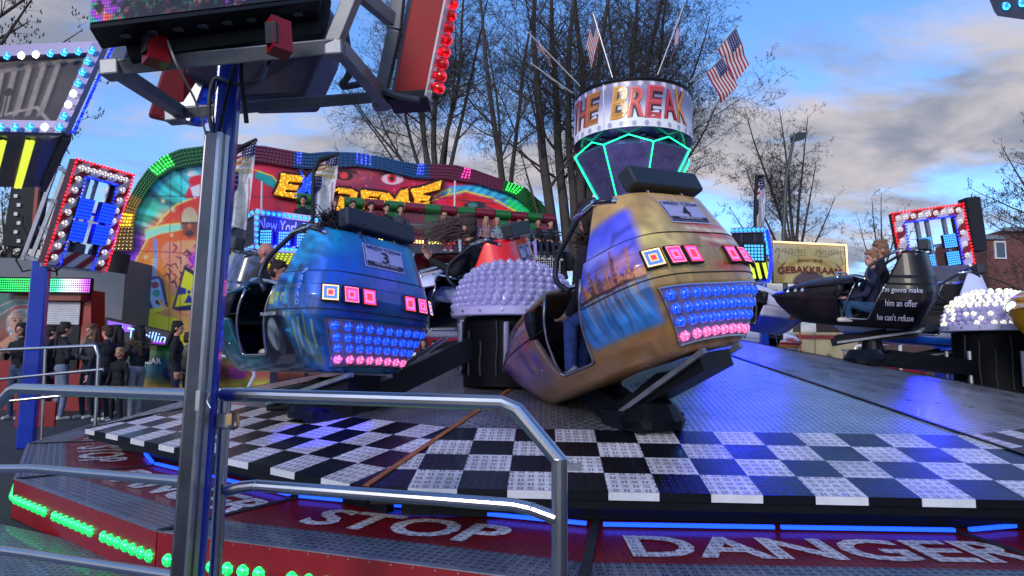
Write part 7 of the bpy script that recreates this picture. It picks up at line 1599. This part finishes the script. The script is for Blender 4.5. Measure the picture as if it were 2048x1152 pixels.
person('bushy-haired person behind the woman with the fur collar', gpt(226, 13.9), 100, 1.86, top=(10, 12, 18), legs=DK, hair=(40, 32, 36), hs='long', voxel=.014)
person('person in a black coat standing behind the girl with the ponytail', gpt(98, 14.1), -60, 1.84, top=(10, 12, 18), legs=(20, 22, 34), hair=(30, 24, 24), voxel=.014)
person('person in a beige coat mostly hidden behind the blue post', gpt(372, 14.0), -60, 1.72, top=(140, 124, 104), legs=DK, hair=(60, 44, 36), voxel=.014)
bx = MB(); c_ = P(242, 708, 12.75); bx.box(c_, (.17, .10, .12), Matrix.Rotation(.3, 3, 'Y')); bx.box(c_+Vector((.01, -.052, .02)), (.15, .004, .02), Matrix.Rotation(.3, 3, 'Y'), 1); o = bx.build('popcorn_box', [REDP, WHITEP]); tag(o, 'red box with pale stripes held by the woman with the fur collar', 'box')
ph = MB(); ph.box(P(35, 729, 12.55), (.075, .012, .14)); o = ph.build('phone', BLACKM); tag(o, 'dark phone in the hands of the hooded person', 'phone')
# riders in the ride cars: placed in the car's own axes
def in_car(car, off, yaw=0., pitch=0., roll=0., sc=1.):
    m = Matrix.Translation(car.location) @ car.rotation_euler.to_matrix().to_4x4() @ Matrix.Scale(car.scale[0], 4)
    return m @ Matrix.Translation(Vector(off)) @ Euler((R(pitch), R(roll), R(yaw))).to_matrix().to_4x4() @ Matrix.Scale(sc, 4)
LB = ((0, .42, .12), (0, .62, -.22))
person('rider in the gold car wearing a dark coat with a fur hood, seen from behind', (0, 0, 0), 0, 1.72, 'sit', top=(34, 24, 40), legs=(70, 92, 170), hair=(46, 30, 30), hs='long', arms='bar', fur=(60, 40, 38), voxel=.011, matrix=in_car(car4, (-.34, -.26, -.04), sc=1.05), sit_h=.50, legbend=LB, lean=4)
person('long-haired rider in the blue car whose hair blows over the seat back', (0, 0, 0), 0, 1.72, 'sit', top=(14, 12, 24), legs=(44, 46, 60), hair=(30, 20, 26), hs='long', arms='bar', voxel=.012, matrix=in_car(car3, (-.26, -.36, .0)), sit_h=.50, legbend=LB)
person('rider in a black coat in the red-backed car, hand raised, light jeans', (0, 0, 0), 0, 1.85, 'sit', top=(10, 9, 18), legs=(112, 124, 170), hair=(66, 48, 48), hs='short', voxel=.011, matrix=in_car(car2, (-.26, -.22, -.03), sc=1.12), sit_h=.50, legbend=((0, .46, .06), (0, .66, -.24)), armpts=(((-.30, .12, .30), (-.24, .40, .44), (0, .5, .8)), ((.30, .2, .3), (.2, .46, .2), (0, 1, 0))), lean=6)
# wind-blown hair of that rider
rnd = random.Random(9); hm_ = MB(); m_ = in_car(car2, (-.26, -.22, -.03), sc=1.12); hc = m_ @ Vector((0, .10, 1.26))
for i in range(420):
    a = Vector((rnd.uniform(-.08, .08), rnd.uniform(-.08, .08), rnd.uniform(-.10, .11))); d = Vector((-1, rnd.uniform(-.5, .3), rnd.uniform(-.45, .12))).normalized(); L_ = rnd.uniform(.18, .62); p0 = hc+a
    hm_.tube([p0, p0+d*L_*.4+Vector((0, 0, .03)), p0+d*L_+Vector((0, 0, rnd.uniform(-.12, .05)))], [.006, .004, .0015], 3, cap=False)
o = hm_.build('blown_hair', pbr('brown_hair_strands', C3(84, 60, 60), .6, var=.3)); pr_ = [x for x in bpy.data.objects if x.get('label', '').startswith('rider in a black coat in the')][0]; bpy.context.view_layer.update(); o.parent = pr_; o.matrix_parent_inverse = pr_.matrix_world.inverted()
hm_ = MB(); hc = in_car(car3, (-.26, -.36, .0)) @ Vector((0, -.06, 1.30))
for i in range(260):
    a = Vector((rnd.uniform(-.12, .12), rnd.uniform(-.1, .1), rnd.uniform(-.1, .12))); d = Vector((rnd.uniform(-.2, 1.), -.5, rnd.uniform(-.5, .35))).normalized(); L_ = rnd.uniform(.1, .36); p0 = hc+a
    hm_.tube([p0, p0+d*L_*.5+Vector((0, 0, .02)), p0+d*L_+Vector((0, 0, -.08))], [.007, .004, .002], 3, cap=False)
o = hm_.build('blown_hair', pbr('dark_hair_strands', C3(28, 18, 26), .6)); pr_ = [x for x in bpy.data.objects if x.get('label', '').startswith('long-haired rider in the blue car')][0]; o.parent = pr_; o.matrix_parent_inverse = pr_.matrix_world.inverted()
person('laughing fair-haired boy in a navy jacket in the black ride car', (0, 0, 0), 0, 1.55, 'sit', top=(24, 28, 62), legs=(30, 70, 110), hair=(150, 110, 84), arms='bar', voxel=.010, matrix=in_car(carG, (-.30, -.02, -.10), 20, sc=1.15), sit_h=.40, legbend=((0, .36, .08), (0, .36, -.13)), look=25, skin=(206, 150, 140))
person('taller fair-haired rider behind the laughing boy in the black ride car', (0, 0, 0), 0, 1.75, 'sit', top=(16, 16, 30), legs=(30, 34, 60), hair=(140, 104, 84), arms='bar', voxel=.012, matrix=in_car(carG, (.16, -.08, -.05), 10, sc=1.15), sit_h=.40, legbend=((0, .36, .08), (0, .36, -.13)), look=20, nod=8)
person('rider in a pale grey jacket at the right edge in the yellow car', (0, 0, 0), 0, 1.72, 'sit', top=(150, 146, 170), legs=(40, 44, 60), hair=(40, 30, 30), arms='bar', voxel=.013, matrix=in_car(carY, (.22, -.34, .0), 0), sit_h=.50, legbend=LB)
person('bald man in a green-grey jacket looking right beside a child', tuple(P(500, 640, 7.6)-Vector((0, 0, .35))), -82, 1.75, 'sit', top=(58, 54, 50), legs=(30, 34, 50), bald=True, hs='none', arms='front', voxel=.011, sit_h=.42, nod=6, lean=12, skin=(190, 128, 118), build=1.1)
person('dark-haired child leaning beside the bald man', tuple(P(533, 640, 7.5)-Vector((0, 0, .38))), -100, 1.25, 'sit', top=(44, 36, 34), legs=(30, 34, 50), hair=(52, 34, 30), arms='front', voxel=.011, sit_h=.42, nod=10, lean=15)
person('woman smiling at the edge of the blue car far below the gondola', gpt(846, 18.), 170, 1.75, top=(20, 20, 34), legs=DK, hair=(34, 22, 26), hs='long', female=True, voxel=.018)
person('dark-haired person next to the smiling woman under the gondola', gpt(866, 18.4), 175, 1.72, top=(20, 20, 34), legs=DK, hair=(24, 16, 20), voxel=.02)
# gondola riders
gl = [(605, (14, 14, 26), (30, 20, 20), 'black top, alone at the far left end'), (667, (26, 20, 40), (110, 76, 60), 'brown hair, first right of the second feather banner'), (704, (22, 22, 30), (60, 40, 40), 'dark top, third from the left end'), (741, (18, 18, 30), (24, 18, 20), 'black cap of hair, behind the blue headrest'), (772, (16, 18, 28), (26, 20, 24), 'black hair, right of the blue headrest'), (800, (60, 52, 66), (40, 30, 30), 'grey jacket leaning left, first with open space at the right'), (888, (190, 190, 200), (190, 160, 120), 'white top and bright red trousers'), (918, (50, 50, 60), (150, 100, 80), 'grey top beside the rider with red trousers'), (942, (70, 60, 100), (160, 120, 90), 'violet jacket in the middle of the right half'), (972, (150, 110, 110), (170, 140, 110), 'pink top and fair hair'), (994, (130, 140, 150), (170, 150, 130), 'pale grey top left of the red car headrest'), (1038, (190, 60, 120), (150, 90, 70), 'pink jacket, small, right of the headrest'), (1052, (84, 88, 100), (44, 30, 32), 'grey sweater and lilac trousers'), (1076, (12, 12, 24), (20, 16, 20), 'black hooded top, second from the right end'), (1100, (10, 10, 20), (20, 16, 20), 'black clothes at the right end of the gondola')]
for i, (x, tp, hr, lab) in enumerate(gl):
    y = 396+(x-592)*.082+44
    p_ = wp(x, y, 1.9); ang = math.degrees(math.atan2(WN.y, WN.x))-90
    lg = {6: (190, 20, 50), 12: (150, 140, 200), 7: (180, 180, 190)}.get(i, (20, 24, 44))
    t = person('rider, '+lab, (p_.x, p_.y, p_.z-.28), ang, 1.85 if i in (6, 7, 8, 9, 10, 11) else 2.1, 'sit', top=tp, legs=lg, hair=hr, arms='bar', voxel=.022, sit_h=.0, eyes=True, female=i % 2 == 0, group='riders along the gondola row', hs='long' if i in (6, 9, 12) else 'short', look=(i*37 % 40)-20)
# ================================================================== LOOSE THINGS AND LAMP LIGHT

# light given off by the ride's blue flood lamps
def beam(src, px, e, cone, soft, pz=None, col=(12, 16, 255)):
    d = ray(*px); t = 1.
    for _ in range(60):           # walk the sight line down to the sloping deck
        q = CP+d*t; t += (q.z-deckz(q.x, q.y))*.6/(abs(d.z)+.18)
    tgt = CP+d*t; area_light('blue_flood', src, tgt, e, C3(*col), soft, spot=cone)
beam(P(1880, 500, 13.5), (1850, 790), 1300, 12, .5)
beam(P(1880, 500, 13.5), (2040, 700), 120, 60, .5)
beam(P(1495, 480, 14.5), (1475, 705), 700, 12, .4)
beam(P(1495, 480, 14.5), (1500, 700), 110, 50, .4)
beam(P(735, 90, 3.05), (645, 862), 700, 15, .05)
beam(P(735, 90, 3.05), (760, 800), 40, 60, .05)
beam(P(735, 90, 3.05), (1440, 930), 60, 9, .05)
beam(P(165, 440, 9.2), (700, 640), 260, 75, .2)
beam(P(560, 480, 15.2), (760, 560), 700, 70, .4)
